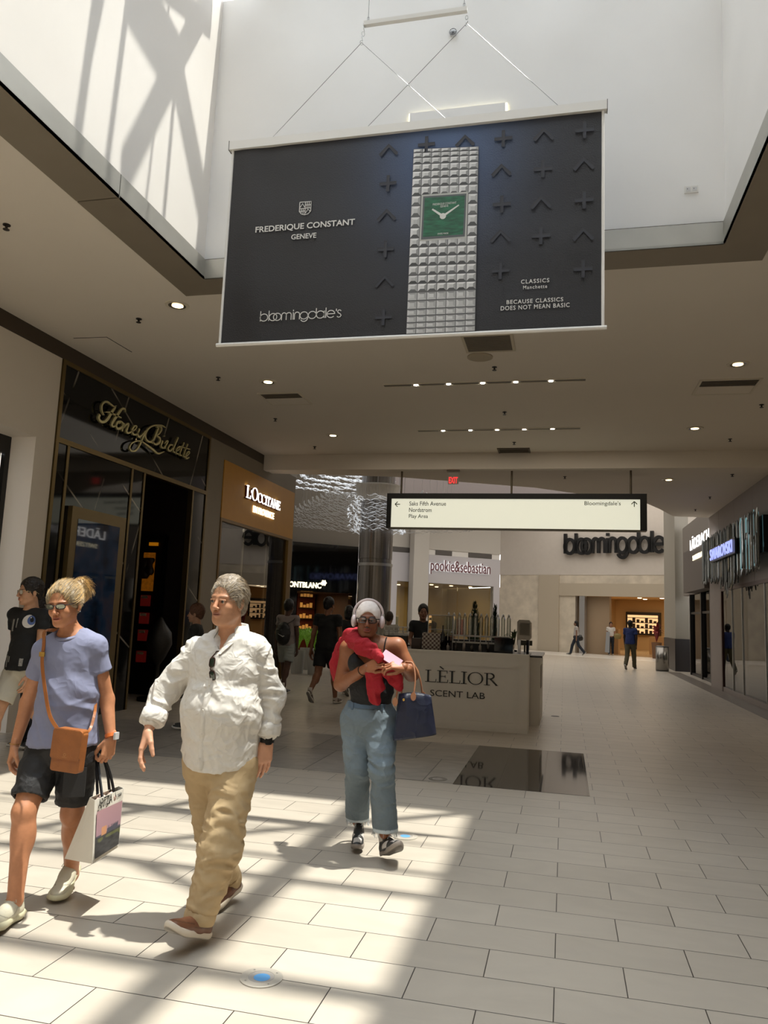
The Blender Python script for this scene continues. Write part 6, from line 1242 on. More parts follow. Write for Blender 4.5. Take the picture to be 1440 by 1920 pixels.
# ------------------------------------------------------------------ the man in the white shirt
def build_man():
    J = placeJ(head=(428, 1126, 3.74), neck=(434, 1183, 3.80), shR=(373, 1222, 3.79), elR=(306, 1300, 3.74), wrR=(281, 1362, 3.64), shL=(478, 1219, 3.80), elL=(508, 1305, 3.88), wrL=(501, 1388, 3.86),
               chest=(426, 1250, 3.80), waist=(418, 1330, 3.79), pelvis=(412, 1418, 3.80), hipL=(442, 1440, 3.80), hipR=(385, 1440, 3.82), knL=(412, 1592, 3.66), anL=(375, 1718, 3.60), knR=(405, 1570, 3.90), anR=(427, 1647, 4.14))
    J['fr'] = np.array([0, -1., 0]); J['rt'] = np.array([-1., 0, 0]); skin = sc3('bd8a6a') ; hs = sc3('c8977a')
    R = facing(-12, 4, 2); o = J['head']
    M = Multi(); B = SDF(); torso_sdf(B, J, (.175, .115, .165, .125, .165, .12)); B.cone(J['neck'] + [0, 0, -.04], o + np.array([0, .02, -.07]), .062, .056, .03)
    for s in 'RL': B.cone(J['sh' + s], J['el' + s], .052, .043, .03).cone(J['el' + s], J['wr' + s], .043, .029, .02); legs_sdf(B, J['hip' + s], J['kn' + s], J['an' + s], (.085, .062, .042))
    V, F = B.mesh(.009); M.add(relax(V, F, 2), F, skin)
    g = dict(jaw=1.15, w=1.03, sag=1, h=.0026, stubble=.12, brow=.45); add_head(M, None, o, R, g, skin, sc3('a06a58'), sc3('6d5a4a'))
    add_hand(M, J['wrR'] + np.array([0, -.01, -.015]), (-.16, -.30, -1), (-.85, -.45, 0), -1, hs, (14, 20, 14), 1.08, thumb=(.2, 1.2)); tL, RL = add_hand(M, J['wrL'] + np.array([0, 0, -.01]), (-.10, -.05, -1), (.75, -.75, 0), 1, hs, (12, 16, 10), 1.06, thumb=(.25, .8))
    P = M.build('person', M_SKIN, label='grey haired man in a white linen shirt and tan trousers, mid stride', cat='person'); add_eyes(P, o, R, 1)
    # wrinkle lines and ear shadow are geometry; now the hair
    H = SDF(); H.ell((0, -.022, .036), (.0855, .105, .098), .01); 
    for x in (-1, 1): H.ell((x * .078, -.005, .01), (.013, .03, .035), .012); H.ell((x * .079, .012, -.012), (.006, .010, .024), .008)
    H.ell((0, -.08, -.03), (.06, .035, .06), .02); H.ell((.010, -.012, .108), (.050, .048, .020), .03)
    H.ell((.0, .115, -.012), (.067, .088, .098), .008, op='s'); H.ell((0, .05, -.09), (.08, .13, .07), .01, op='s')
    for x in (-1, 1): H.ell((x * .092, -.012, -.012), (.02, .02, .032), .006, op='s')
    V, F = H.mesh(.0032, (-.12, -.15, -.12), (.12, .12, .16)); V = folds(V, F, .0022, (((70, 16, 40), 1), ((130, 40, 90), .6)), 5); nz = vnoise(V * [90, 20, 60], 3); T = sc3('857868') * (1 + .35 * nz[:, None])
    ho = mesh_obj('hair', to_w(V, o, R), F, M_HAIR, P, True, tint=T)
    def roots(rg):
        i = rg.randint(len(V)); return V[i].copy() * 1.0, nrm(V[i] - [0, -.02, .02])
    def flow(p, nr): d = np.array([.25 + p[0] * 5, -1.0, .25 if p[1] > .03 else -.9]); return d - nr * d.dot(nr) * .8
    def follow(p): q = p - np.array([0, -.022, .03]); r = np.linalg.norm(q / [.090, .110, .103]); return p if r > 1 else np.array([0, -.022, .03]) + q / r
    v, f, t = strands('', roots, flow, 2400, .034, .0008, [sc3('b8ae9e'), sc3('988b78'), sc3('6e6356'), sc3('a08a66')], P, seed=4, follow=follow, seg=4, jitter=.06); mesh_obj('hair_strands', to_w(np.array(v), o, R), f, M_HAIR, ho, tint=np.array(t), kind='stuff')
    # trousers
    T_ = SDF(); kk_ = .04; T_.ell(J['pelvis'] + [0, 0, -.02], (.185, .145, .13), kk_)
    for s, r in (('R', (.108, .086, .058)), ('L', (.110, .090, .066))): a = J['an' + s] + (J['kn' + s] - J['an' + s]) * .04; T_.cone(J['hip' + s], J['kn' + s], r[0], r[1], .04); dd = a - J['kn' + s]; T_.capcone(J['kn' + s], a + dd * .2, r[1], r[2], a - dd * .05, dd, None, .03)
    for s in 'RL': a = J['an' + s]; d = nrm(a - J['kn' + s]); T_.half(a + d * .035, d) if 0 else None
    V, F = T_.mesh(.0075); kc = np.stack([np.linalg.norm((V - (J['kn' + s] + (J['hip' + s] - J['kn' + s]) * .12)) / [1, 1, 1.6], axis=1) for s in 'RL']).min(0); wgt = .45 + 1.3 * np.exp(-(kc / .15) ** 2); N_ = vnormals(V, F)
    w1 = 1 - 2 * np.abs(vnoise(V * [6, 6, 26] + vnoise(V * 7, 2)[:, None] * 1.2 + V[:, :1] * 9 * np.array([0, 0, 1]), 9)); w2 = 1 - 2 * np.abs(vnoise(V * [10, 10, 18] + vnoise(V * 9, 4)[:, None], 19)); V = V + N_ * (.009 * wgt * w1 + .006 * wgt * w2 + .003 * (1 - 2 * np.abs(vnoise(V * [18, 18, 40] + vnoise(V * 12, 8)[:, None] * 1.5, 23))))[:, None]
    seam = np.exp(-((V[:, 0] - J['pelvis'][0] + .0) / .004) ** 2) * (V[:, 1] < J['pelvis'][1]) * (V[:, 2] > J['pelvis'][2] - .25); mesh_obj('trousers', V, F, mat('tan_twill', 'b39b76', .85, nvar=.05, nscale=14, bump=.08, bscale=500, crease=.38, cscale=7), P, True)
    tr_ = P.children[-1]
    for s in 'RL':
        a = J['an' + s] + (J['kn' + s] - J['an' + s]) * .02; d = nrm(J['an' + s] - J['kn' + s]); mb = MB(); r = .070; u_ = nrm(np.cross(d, [0, 1, 0])); v_ = np.cross(d, u_); ring = [(.0, .035), (1.05, .032), (1.08, .0), (1.03, -.022), (.9, -.02)]
        mb.lathe([(r * q, zz) for q, zz in [(1.02, -.03), (1.07, -.028), (1.10, .005), (1.06, .03), (1.0, .034), (.92, .03)]], a, 28, np.array([u_, v_, d])); mb.build('trouser_cuff', mat('tan_twill', 'b39b76'), tr_, True)
    # shirt: body, sleeves, rolled cuffs
    Sh = SDF(); hemc = J['pelvis'] + [0, 0, .01]
    Sh.ell(J['chest'] + [0, 0, -.02], (.205, .150, .19), .05).ell(J['waist'] + [0, -.015, 0], (.200, .168, .17), .06).cone(J['waist'] + [0, 0, -.02], hemc + [0, 0, -.06], .200, .190, .05, sq=((0, 1, 0), .82))
    for s in 'RL':
        Sh.cone(J['chest'] + (J['sh' + s] - J['chest']) * .4 + [0, 0, .05], J['sh' + s], .090, .066, .04); Sh.cone(J['neck'] + [0, 0.01, -.025], J['sh' + s] + [0, 0, .0], .060, .040, .04)
        Sh.cone(J['sh' + s], J['el' + s], .070, .062, .025); e = J['wr' + s] + (J['el' + s] - J['wr' + s]) * .22; Sh.cone(J['el' + s], e, .062, .047, .02)
    Sh.half(hemc + [0, 0, -.045], (0, 0, -1), .01); vb = J['neck'] + np.array([-.012, -.10, -.115])
    Sh.cone(J['neck'] + [0, -.10, .05], vb, .062, .010, .01, op='s'); Sh.ell(J['neck'] + [0, -.03, .05], (.066, .075, .07), .01, op='s')
    V, F = Sh.mesh(.0065); z0 = hemc[2]; N_ = vnormals(V, F); q = V - J['waist']
    arm = np.clip((np.abs(V[:, 0] - J['chest'][0]) - .17) / .06, 0, 1); w1 = 1 - 2 * np.abs(vnoise(V * [7, 7, 7] + vnoise(V * 4, 1)[:, None] * 1.4, 21)); w2 = 1 - 2 * np.abs(vnoise(V * [16, 16, 9] + vnoise(V * 8, 5)[:, None], 31)); w3 = 1 - 2 * np.abs(vnoise(V * [8, 8, 24] + vnoise(V * 6, 6)[:, None] * 1.3, 41)); w4 = vnoise(V * 45, 8)
    V = V + N_ * (.009 * w1 * (1 - .4 * arm) + .004 * w2 + .010 * arm * w3 + .0012 * w4)[:, None]; low = np.clip((z0 + .05 - V[:, 2]) / .1, 0, 1); V[:, 2] += low * .035 * np.clip(np.abs((V[:, 0] - hemc[0]) / .17), 0, 1) ** 2 - low * .03
    M_LIN = mat('white_linen', 'd3cec6', .85, nvar=.03, nscale=40, bump=.14, bscale=320, crease=.45, cscale=12); so_ = mesh_obj('shirt', V, F, M_LIN, P, True)
    for s in 'RL':
        e = J['wr' + s] + (J['el' + s] - J['wr' + s]) * .22; d = nrm(J['wr' + s] - J['el' + s]); u_ = nrm(np.cross(d, [0, 1, .2])); v_ = np.cross(d, u_); mb = MB(); prof = [(.045, -.0), (.060, .0), (.066, -.03), (.064, -.06), (.058, -.066)]; k0 = mb.n
        mb.lathe([(a_, -b_ - .035) for a_, b_ in [(.046, .03), (.062, .03), (.067, .005), (.066, -.03), (.060, -.04), (.045, -.04)]], e + d * .02, 30, np.array([u_, v_, -d * -1])); VV = np.concatenate(mb.V); VV = VV + .004 * vnoise(VV * 30, 7)[:, None] * np.array([1, 1, 1]); mesh_obj('rolled_cuff', VV, mb.F, M_LIN, so_, True)
    # collar
    nb = J['neck']; ns_ = nrm([.12, 0, 1])
    for s in (-1, 1):
        pts = []; 
        for i in range(9):
            t = i / 8; a = math.radians(180 - 150 * t); pts.append(nb + np.array([-s * -.072 * math.sin(a) * 1.0, .015 - .078 * -math.cos(a) * -1, .012 + .0 * t]))
        pts = [nb + np.array([s * .072 * math.sin(math.radians(a)), .012 + .068 * math.cos(math.radians(a)), .02 - .018 * (a / 150)]) for a in range(0, 156, 15)]
        V = []; 
        for i, p in enumerate(pts):
            t = i / (len(pts) - 1); out = nrm((p - nb) * [1, 1, 0]); dr = .032 + .022 * t; V += [p + [0, 0, .022], p + out * .010 + [0, 0, .024], p + out * (.022 + .01 * t) + [0, 0, -dr], p + out * (.017 + .01 * t) + [0, 0, -dr - .002]]
        F = [(i * 4 + a, i * 4 + (a + 1) % 4, i * 4 + 4 + (a + 1) % 4, i * 4 + 4 + a) for i in range(len(pts) - 1) for a in range(4)] + [(0, 1, 2, 3), tuple(range(4 * len(pts) - 4, 4 * len(pts)))]
        tip = nb + np.array([s * .062, -.088, -.052]); V = V + [tip]; n = len(V) - 1; e = 4 * len(pts) - 4; F += [(e, e + 1, n), (e + 1, e + 2, n), (e, e + 3, n), (e + 2, e + 3, n)]; mesh_obj('collar', V, F, M_LIN, so_, True)
    # placket with buttons
    top = vb + [0, 0, -.005]; bot = np.array([hemc[0] - .035, top[1], hemc[2] - .07]); n = 40; gr = np.zeros((n, 5, 3))
    for i in range(n):
        c = top + (bot - top) * i / (n - 1)
        for j in range(5): gr[i, j] = [c[0] + (j - 2) * .009, J['chest'][1] - .32, c[2]]
    G = drape(Sh, gr, (0, 1, 0), .011); G[:, [0, 4], 1] += .012; mesh_obj('placket', G.reshape(-1, 3), [(i * 5 + j, i * 5 + j + 1, i * 5 + j + 6, i * 5 + j + 5) for i in range(n - 1) for j in range(4)], M_LIN, so_, True)
    for i in range(2, n, 8): mb = MB(); mb.lathe([(0, .003), (.0045, .003), (.0055, 0)], G[i, 2] + [0, -.001, 0], 10, Rx * [1, 1, 1]); mb.build('button', mat('button_white', 'cfcac0', .3), so_)
    for sd in (-1, 1):      # open facings down the V
        A = nb + np.array([sd * .060, -.082, -.02]); gr = np.zeros((14, 3, 3))
        for i in range(14):
            t = i / 13; c = A * (1 - t) + vb * t
            for j in range(3): gr[i, j] = [c[0] + sd * (.004 + j * .013 * (1 - t * .3)), nb[1] - .25, c[2]]
        G2 = drape(Sh, gr, (0, 1, 0), .007); mesh_obj('facing', G2.reshape(-1, 3), [(i * 3 + j, i * 3 + j + 1, i * 3 + j + 4, i * 3 + j + 3) for i in range(13) for j in range(2)], M_LIN, so_, True)
    # sunglasses hooked on the placket: their own thing
    gp = G[0, 2]; sgx = PY(399, 1238, 3.6); c0 = np.array([gp[0] - .004, gp[1] - .012, gp[2] - .012]); Rg = np.array([nrm([.10, 0, -1]), nrm([-.35, -1, -.05]), [0, 0, 0]]); Rg[2] = np.cross(Rg[0], Rg[1])
    sgl = empty('sunglasses', tuple(c0), 'dark green sunglasses hooked on the placket of the white linen shirt', 'sunglasses'); oo = c0 + Rg[0] * .055 - Rg[1] * .085
    frames_glasses(sgl, oo, Rg, 1, .046, .036, .0028, mat('tortoise', '33160e', .2), mat('green_lens', '10261a', .05, spec=.8), y0=.100, z0=0, gap=.009, temple_back=.06)
    # watch on the left wrist
    d = nrm(J['wrL'] - J['elL']); u_ = nrm(np.cross(d, [0, 1, 0])); v_ = np.cross(d, u_); wc = J['wrL'] + np.array([0, 0, -.0]); MB().lathe([(.034, -.012), (.037, -.010), (.037, .010), (.034, .012)], wc, 28, np.array([u_, v_, d])).build('watch_strap', M_BLACK, P)
    fc = wc + nrm([.55, -.85, .1]) * .036; ff = np.array([nrm([.85, .55, 0]), d, nrm([.55, -.85, .1])]); MB().prism([(math.copysign(abs(math.cos(a)) ** .5 * .018, math.cos(a)), math.copysign(abs(math.sin(a)) ** .5 * .021, math.sin(a))) for a in np.linspace(0, 6.283, 21)[:-1]], -.006, .007, (fc, ff)).build('watch_case', M_BLK2, P)
    # shoes
    br = sc3('6e4630')
    def boat(V, T, z0):
        T = T.copy(); T *= (1 - .35 * ((V[:, 2] - z0 > .018) & (V[:, 1] < .12))[:, None]); T *= (1 - .35 * (np.abs(V[:, 2] - z0 - .018 - (V[:, 1] > .16) * .012) < .0025)[:, None]); return T
    Rf = facing(-16, -22); Rf = np.array([Rf[0], Rf[1], Rf[2]]); hL = J['anL'] + np.array([.02, .055, -.085]); hL[2] = .012; shoe(P, hL, Rf, .315, br, sc3('cbbfae'), boat, width=1.08, lace=br * .7)
    Rb = facing(-14, 12); hR = J['anR'] + np.array([.045, .075, 0]); shoe(P, (hR[0], hR[1], .065), Rb, .30, br, sc3('cbbfae'), boat, width=1.08, lace=br * .7)
    return J
JM = build_man()
# ------------------------------------------------------------------ the woman in the lilac tee
def build_lady():
    J = placeJ(head=(121, 1132, 3.70), neck=(137, 1184, 3.78), shR=(86, 1220, 3.75), elR=(52, 1318, 3.84), wrR=(28, 1398, 3.78), shL=(177, 1213, 3.80), elL=(200, 1312, 3.88), wrL=(208, 1384, 3.84),
               chest=(133, 1238, 3.78), waist=(128, 1305, 3.78), pelvis=(118, 1392, 3.80), hipL=(146, 1410, 3.82), hipR=(84, 1405, 3.78), knR=(46, 1522, 3.62), anR=(28, 1688, 3.56), knL=(136, 1525, 3.86), anL=(134, 1640, 4.04))
    J['fr'] = np.array([.2, -.98, 0]); J['rt'] = np.array([-.98, -.2, 0]); skin = sc3('b27a58'); hs = sc3('b8825f'); R = facing(7, 12, -4); o = J['head']; M = Multi(); B = SDF(); torso_sdf(B, J, (.150, .100, .130, .105, .155, .115))
    B.cone(J['neck'] + [0, 0, -.04], o + np.array([0, .03, -.07]), .050, .046, .03)
    for s in 'RL': B.cone(J['sh' + s], J['el' + s], .048, .040, .03).cone(J['el' + s], J['wr' + s], .041, .026, .02); legs_sdf(B, J['hip' + s], J['kn' + s], J['an' + s], (.088, .058, .038)); B.ell(J['kn' + s] + [0, -.018, .0], (.045, .042, .055), .03); B.cone(J['an' + s], J['an' + s] + [0, -.02, -.03], .036, .03, .02)
    V, F = B.mesh(.008); V = relax(V, F, 2); M.add(V, F, skin * (1 + .05 * vnoise(V * 30)[:, None])); add_head(M, None, o, R, dict(fem=1, jaw=.95, w=.96, h=.0026, brow=.3, s=.97), skin, sc3('9c5a48'), sc3('7a6048'))
    add_hand(M, J['wrR'] + np.array([0, 0, -.0]), (-.12, -.1, -1), (-.9, -.4, .1), -1, hs, (28, 30, 20), .95, thumb=(.2, 1.3)); tips, RL = add_hand(M, J['wrL'] + np.array([0, 0, -.005]), (-.05, -.15, -1), (.85, -.5, 0), 1, hs, (40, 62, 40), .95, thumb=(.1, 1.6))
    P = M.build('person', M_SKIN, label='woman in a lilac tee and black shorts wearing sunglasses, mid stride', cat='person'); add_eyes(P, o, R, .97)
    H = SDF(); H.ell((0, -.020, .036), (.083, .106, .096), .01).ell((0, -.08, .04), (.06, .06, .06), .03).ell((-.024, -.120, .046), (.062, .060, .070), .02).ell((-.034, -.132, .078), (.046, .045, .048), .02).ell((0, -.095, -.03), (.045, .035, .05), .02)
    for x in (-1, 1): H.ell((x * .074, .005, .025), (.014, .045, .045), .02)
    H.ell((0, .112, -.008), (.066, .082, .097), .012, op='s'); H.ell((0, .05, -.10), (.085, .12, .07), .01, op='s')
    for x in (-1, 1): H.ell((x * .092, -.010, -.014), (.022, .022, .030), .006, op='s')
    V, F = H.mesh(.0032, (-.13, -.21, -.12), (.13, .13, .17)); V = folds(V, F, .0018, (((60, 14, 50), 1), ((110, 40, 100), .6)), 15); nz = vnoise(V * [80, 14, 70], 3); bun = np.clip((-V[:, 1] - .075) / .05, 0, 1)[:, None]
    T = (sc3('85755c') * (1 - bun) + sc3('c29a5c') * bun) * (1 + .4 * nz[:, None]); ho = mesh_obj('hair', to_w(V * .97, o, R), F, M_HAIR, P, True, tint=T)
    def roots(rg): i = rg.randint(len(V)); return V[i].copy(), nrm(V[i] - [0, -.03, .02])
    def flow(p, nr): d = nrm(np.array([-.018, -.13, .07]) - p) + np.array([0, -.25, .1]) if p[1] > -.09 else nrm(np.cross(p - [-.018, -.12, .055], [.5, .6, .3])) ; return d - nr * d.dot(nr) * .85
    def follow(p): q = p - np.array([0, -.02, .034]); r = np.linalg.norm(q / [.086, .109, .099]); return p if r > 1 else np.array([0, -.02, .034]) + q / r
    v, f, t = strands('', roots, flow, 2600, .06, .0008, [sc3('d0a868'), sc3('a88a5c'), sc3('7a6a50'), sc3('bca888')], P, seed=5, follow=follow, seg=5, jitter=.045); mesh_obj('hair_strands', to_w(np.array(v) * .97, o, R), f, M_HAIR, ho, tint=np.array(t), kind='stuff')
    frames_glasses(P, o, R, .97, .050, .027, .0026, mat('tortoise_dark', '241510', .25), mat('mirror_lens', '8d8f80', .12, .75), y0=.103, z0=.002, gap=.007, name='sunglasses', square=.8); er = hl(o, R, .97)((-.082, -.012, -.048)); MB().ball(er, .0035, 8, 6).build('earring', M_STEEL, P)
    # tee
    Tm = SDF(); hem = J['pelvis'] + [0, 0, .0]; torso_sdf(Tm, dict(J, neck=J['neck'] + np.array([0, .0, -.02])), (.150, .103, .138, .112, .160, .122), .014, .05); Tm.cone(J['waist'], hem + [0, 0, -.04], .155, .188, .05, sq=((0, 1, 0), .80))
    for s in 'RL': d = J['el' + s] - J['sh' + s]; Tm.capcone(J['sh' + s], J['sh' + s] + d * .70, .058, .064, J['sh' + s] + d * .46, d, None, .02)
    Tm.cone(J['neck'] + [0, -.06, .04], J['neck'] + [0, -.055, -.012], .070, .058, .006, op='s'); Tm.ell(J['neck'] + [0, .0, .045], (.07, .08, .055), .006, op='s'); Tm.half(hem + [0, 0, -.008], (.05, 0, -1), .006)
    for s in '':
        d = nrm(J['el' + s] - J['sh' + s]); c = J['sh' + s] + (J['el' + s] - J['sh' + s]) * .50; sx = -1 if s == 'R' else 1
        Tm._a((lambda P_, c=c, d=d, sx=sx, xx=J['sh' + s][0]: np.maximum(-((P_ - c) @ d), (.0 - (P_[..., 0] - xx) * sx) - .045)), c - .2, c + .2, .004, 's')
    V, F = Tm.mesh(.0062); N_ = vnormals(V, F); w1 = 1 - 2 * np.abs(vnoise(V * [7, 7, 7] + vnoise(V * 4, 1)[:, None] * 1.4 + V[:, [0]] * np.array([0, 0, 14]), 51)); w2 = 1 - 2 * np.abs(vnoise(V * [12, 12, 20] + vnoise(V * 8, 5)[:, None], 61)); up = np.clip((V[:, 2] - J['waist'][2] + .05) / .25, 0, 1)
    V = V + N_ * ((.006 * w1 + .0025 * w2) * (1 - .6 * up))[:, None]; M_TEE = mat('lilac_cotton', '7c7f98', .85, nvar=.03, nscale=30, bump=.07, bscale=450, crease=.3, cscale=8); tee = mesh_obj('tee_shirt', V, F, M_TEE, P, True)
    nk = J['neck']; ring = [nk + np.array([.066 * math.sin(a), -.032 - .062 * math.cos(a) * 1.0, -.012 - .038 * math.cos(a)]) for a in np.linspace(0, 6.283, 33)]; rg2 = drape(Tm, np.array(ring)[None] + np.array([0, 0, .0]), (0, 0, -1), .002)[0] if 0 else ring
    mb = MB(); V2 = []
    for i, a in enumerate(np.linspace(0, 6.283, 41)):
        c = nk + np.array([.069 * math.sin(a), -.030 - .060 * math.cos(a), .002 - .034 * math.cos(a)]); out = nrm([math.sin(a), -math.cos(a), -.4]); V2 += [c, c + out * .016 + [0, 0, -.002], c + out * .016 + [0, 0, -.012], c + [0, 0, -.008]]
    mesh_obj('neck_rib', V2, [(i * 4 + q, i * 4 + (q + 1) % 4, i * 4 + 4 + (q + 1) % 4, i * 4 + 4 + q) for i in range(40) for q in range(4)], M_TEE, tee, True)
    # shorts
    So = SDF(); So.ell(J['pelvis'] + [0, 0, -.02], (.172, .128, .12), .04)
    for s, kf in (('R', .78), ('L', .82)): e = J['hip' + s] + (J['kn' + s] - J['hip' + s]) * kf; So.capcone(J['hip' + s] + [0, 0, -.02], e + (e - J['hip' + s]) * .25, .104, .086, e, e - J['hip' + s], .077, .025)
    for s, kf in (): e = J['hip' + s] + (J['kn' + s] - J['hip' + s]) * kf; d = nrm(J['kn' + s] - J['hip' + s]); So.cone(e - d * .02, e + d * .2, .077, .079, .003, op='s'); cx = e[0]; So._a((lambda P_, e=e, d=d, cx=cx: np.maximum(-((P_ - e - d * .03) @ d), np.abs(P_[..., 0] - cx) - .16)), e - .25, e + .25, .003, 's')
    V, F = So.mesh(.0065); V = folds(V, F, .005, (((7, 7, 18), 1), ((16, 16, 26), .5)), 71); sh = mesh_obj('shorts', V, F, mat('black_shorts', '1d1c1d', .7, bump=.2, bscale=300, crease=.3), P, True)
    pk = J['hip' + 'L'] + (J['knL'] - J['hipL']) * .42 + np.array([.055, -.088, 0]); MB().box((-.055, -.012, -.075), (.055, .012, .075), (pk, facing(28) * [[-1], [1], [1]])).build('cargo_pocket', mat('black_shorts2', '222122', .7, bump=.2, bscale=300), sh)
    # watch, bracelet
    d = nrm(J['wrL'] - J['elL']); u_ = nrm(np.cross(d, [0, 1, 0])); v_ = np.cross(d, u_); MB().lathe([(.029, -.009), (.033, -.008), (.033, .010), (.029, .011)], J['wrL'] + [0, 0, .015], 26, np.array([u_, v_, d])).build('watch_band', mat('orange_band', 'c8682a', .5), P)
    wf_ = J['wrL'] + [.034, -.005, .015]; MB().box((-.006, -.018, -.018), (.006, .018, .018), (wf_, np.eye(3))).build('watch_face', mat('watch_white', 'c9c9c9', .3), P)
    d = nrm(J['wrR'] - J['elR']); u_ = nrm(np.cross(d, [0, 1, 0])); v_ = np.cross(d, u_); MB().tube([J['wrR'] + [0, 0, .01] + .030 * (math.cos(a) * u_ + math.sin(a) * v_) + .006 * math.sin(a) * d for a in np.linspace(0, 6.283, 25)], .0016, 5, False).build('bracelet', mat('gold', 'd8b060', .25, .9), P)
    # shoes: chunky cream runners
    cr_ = sc3('c2bca8')
    def run(V, T, z0): T = T.copy(); T[(V[:, 2] - z0 > .035) & (V[:, 1] > .09) & (V[:, 1] < .18)] *= .93; T[(np.abs(V[:, 2] - z0 - .03 - .02 * np.sin(V[:, 1] * 30)) < .003) & (np.abs(V[:, 0]) > .02)] *= .6; return T
    Rf = facing(6, -4); h = J['anR'] + np.array([-.01, .065, 0]); shoe(P, (h[0], h[1], .004), Rf, .30, cr_, sc3('c9c4a6'), run, width=1.1, sole_t=.028, chunky=.35, lace=sc3('b8b09c')); Rb = facing(16, 18); h = J['anL'] + np.array([-.02, .06, 0]); shoe(P, (h[0], h[1], .085), Rb, .30, cr_, sc3('c9c4a6'), run, width=1.1, sole_t=.028, chunky=.35, lace=sc3('b8b09c'))
    # crossbody bag, its own thing
    M_LEA = mat('cognac_leather', '8f5425', .45, nvar=.12, nscale=18, bump=.12, bscale=120); bc = PY(128, 1407, 3.56); bg_ = empty('crossbody_bag', tuple(bc - [0, 0, .11]), 'cognac leather flap bag hanging across the front of the woman in lilac', 'bag')
    fr = (bc, np.array([nrm([.99, .05, -.06]), [0.05, 1, 0], nrm([.06, 0, 1])])); w2_, hh = .079, .105
    def rbox(a, b, c, d, y0, y1, r=.014): P2 = []; [P2.extend(arc(cx, cz, r, r, t0, t0 + 90, 4)) for cx, cz, t0 in ((b - r, d - r, 0), (a + r, d - r, 90), (a + r, c + r, 180), (b - r, c + r, 270))]; return P2
    F3 = (fr[0], np.array([fr[1][0], fr[1][2], -fr[1][1]])); MB().prism(rbox(-w2_, w2_, -hh, hh * .9, 0, 0), -.03, .012, F3).build('bag_body', M_LEA, bg_); fl = MB().prism(rbox(-w2_ - .002, w2_ + .002, -hh * .40, hh, 0, 0), .012, .024, F3).build('bag_flap', M_LEA, bg_, label='smooth cognac flap with a small stamped mark')
    MB().prism(rbox(-w2_ * .93, w2_ * .93, hh * .6, hh * 1.02, 0, 0), -.035, .018, F3).build('bag_top', M_LEA, bg_); mb = MB(); mb.stroke(arc(0, -.018, .006, .007, 0, 360, 12), .0018, .024, .0248, F3); mb.stroke([(-.014, -.030), (.014, -.030)], .0018, .024, .0248, F3); mb.build('stamped_mark', mat('stamp', 'b07a48', .5), fl)
    tl = fr[0] + np.array([-w2_ * .95, hh * .9, -.0]) @ F3[1]; trr = fr[0] + np.array([w2_ * .9, hh * .85, -.01]) @ F3[1]
    A = [tl, (PY(93, 1340, 3.6)), (PY(84, 1290, 3.62)), (PY(79, 1240, 3.64)), (PY(83, 1205, 3.68)), (PY(86, 1183, 3.74)), J['neck'] + [-.07, .07, .0]]; A = smoothpath(A, 6); A[:, 1] = np.minimum(A[:, 1], drape(Tm, np.stack([A[:, 0], A[:, 1] * 0 + 3.35, A[:, 2]], 1), (0, 1, 0), .006)[:, 1] + (A[:, 2] > J['neck'][2] + .0) * 9)
    st_ = MB().ribbon(A, .019, .003, (0, -1, .2)).build('shoulder_strap', M_LEA, bg_); bk = A[len(A) // 2 + 2]; MB().box((-.016, -.007, -.012), (.016, .0, .012), (bk, np.eye(3))).build('buckle', mat('gold', 'd8b060'), st_)
    Bp_ = smoothpath([trr, PY(170, 1365, 3.66), PY(178, 1335, 3.72), PY(180, 1310, 3.86)], 6); MB().ribbon(Bp_, .014, .003, (.5, -1, 0)).build('shoulder_strap', M_LEA, bg_)
    # paper carrier bag held in the left hand, its own thing
    hc = tips[1]; hm = J['wrL'] + (hc - J['wrL']) * 1.0; hm = np.array([hm[0] - .0, hm[1], tips[:4, 2].min() + .02]); zc_t = PY(205, 1492, 3.72)[2]; zc_b = PY(200, 1612, 3.72)[2]
    wb, hb = .27, None; fx0 = PY(178, 1500, 3.68); fx1 = PY(232, 1478, 3.98); bx0 = PY(173, 1620, 3.66); bx1_ = PY(222, 1588, 3.96); sx0 = PY(162, 1486, 3.72); sb0 = PY(121, 1610, 3.74)
    dv = sb0 - bx0; top_dv = np.array([-.045, .03, 0]); TFL, TFR, BFL, BFR_ = fx0, fx1, bx0, bx1_; TBL, TBR, BBL, BBR = TFL + top_dv * 1.2, TFR + top_dv * 1.2, BFL + dv, BFR_ + dv
    pb = empty('paper_carrier_bag', tuple((BFL + BBR) / 2), 'white paper carrier bag printed with a sunset skyline, held at the lilac woman\'s side', 'bag'); M_PAP = mat('white_paper', 'd5d0c4', .6, nvar=.02, nscale=8); e = .0015
    def panel(name, a, b, c, d, m, par, off=0):
        n_ = nrm(np.cross(b - a, d - a)); return MB().add([p + n_ * off for p in (a, b, c, d)] + [p + n_ * (off - e) for p in (a, b, c, d)], [(0, 1, 2, 3), (7, 6, 5, 4), (0, 4, 5, 1), (1, 5, 6, 2), (2, 6, 7, 3), (3, 7, 4, 0)]).build(name, m, par)
    front = panel('front_panel', BFL, BFR_, TFR, TFL, M_PAP, pb); mid_t, mid_b = (TFL + TBL) / 2 + [.02, .01, 0], (BFL + BBL) / 2; midm = BFL * .5 + BBL * .5 + (TFL - BFL) * .30
    panel('side_gusset', BBL, midm, (TFL + TBL) / 2 + [.012, .01, -.01], TBL, M_PAP, pb); panel('side_gusset', midm, BFL, TFL, (TFL + TBL) / 2 + [.012, .01, -.01], M_PAP, pb); MB().add([BBL, BFL, midm], [(0, 1, 2)]).build('bottom_fold', M_PAP, pb)
    panel('back_panel', BBR, BBL, TBL, TBR, M_PAP, pb); panel('bottom_panel', BBL, BBR, BFR_, BFL, M_PAP, pb); panel('side_gusset', BFR_, BBR, TBR, TFR, M_PAP, pb)
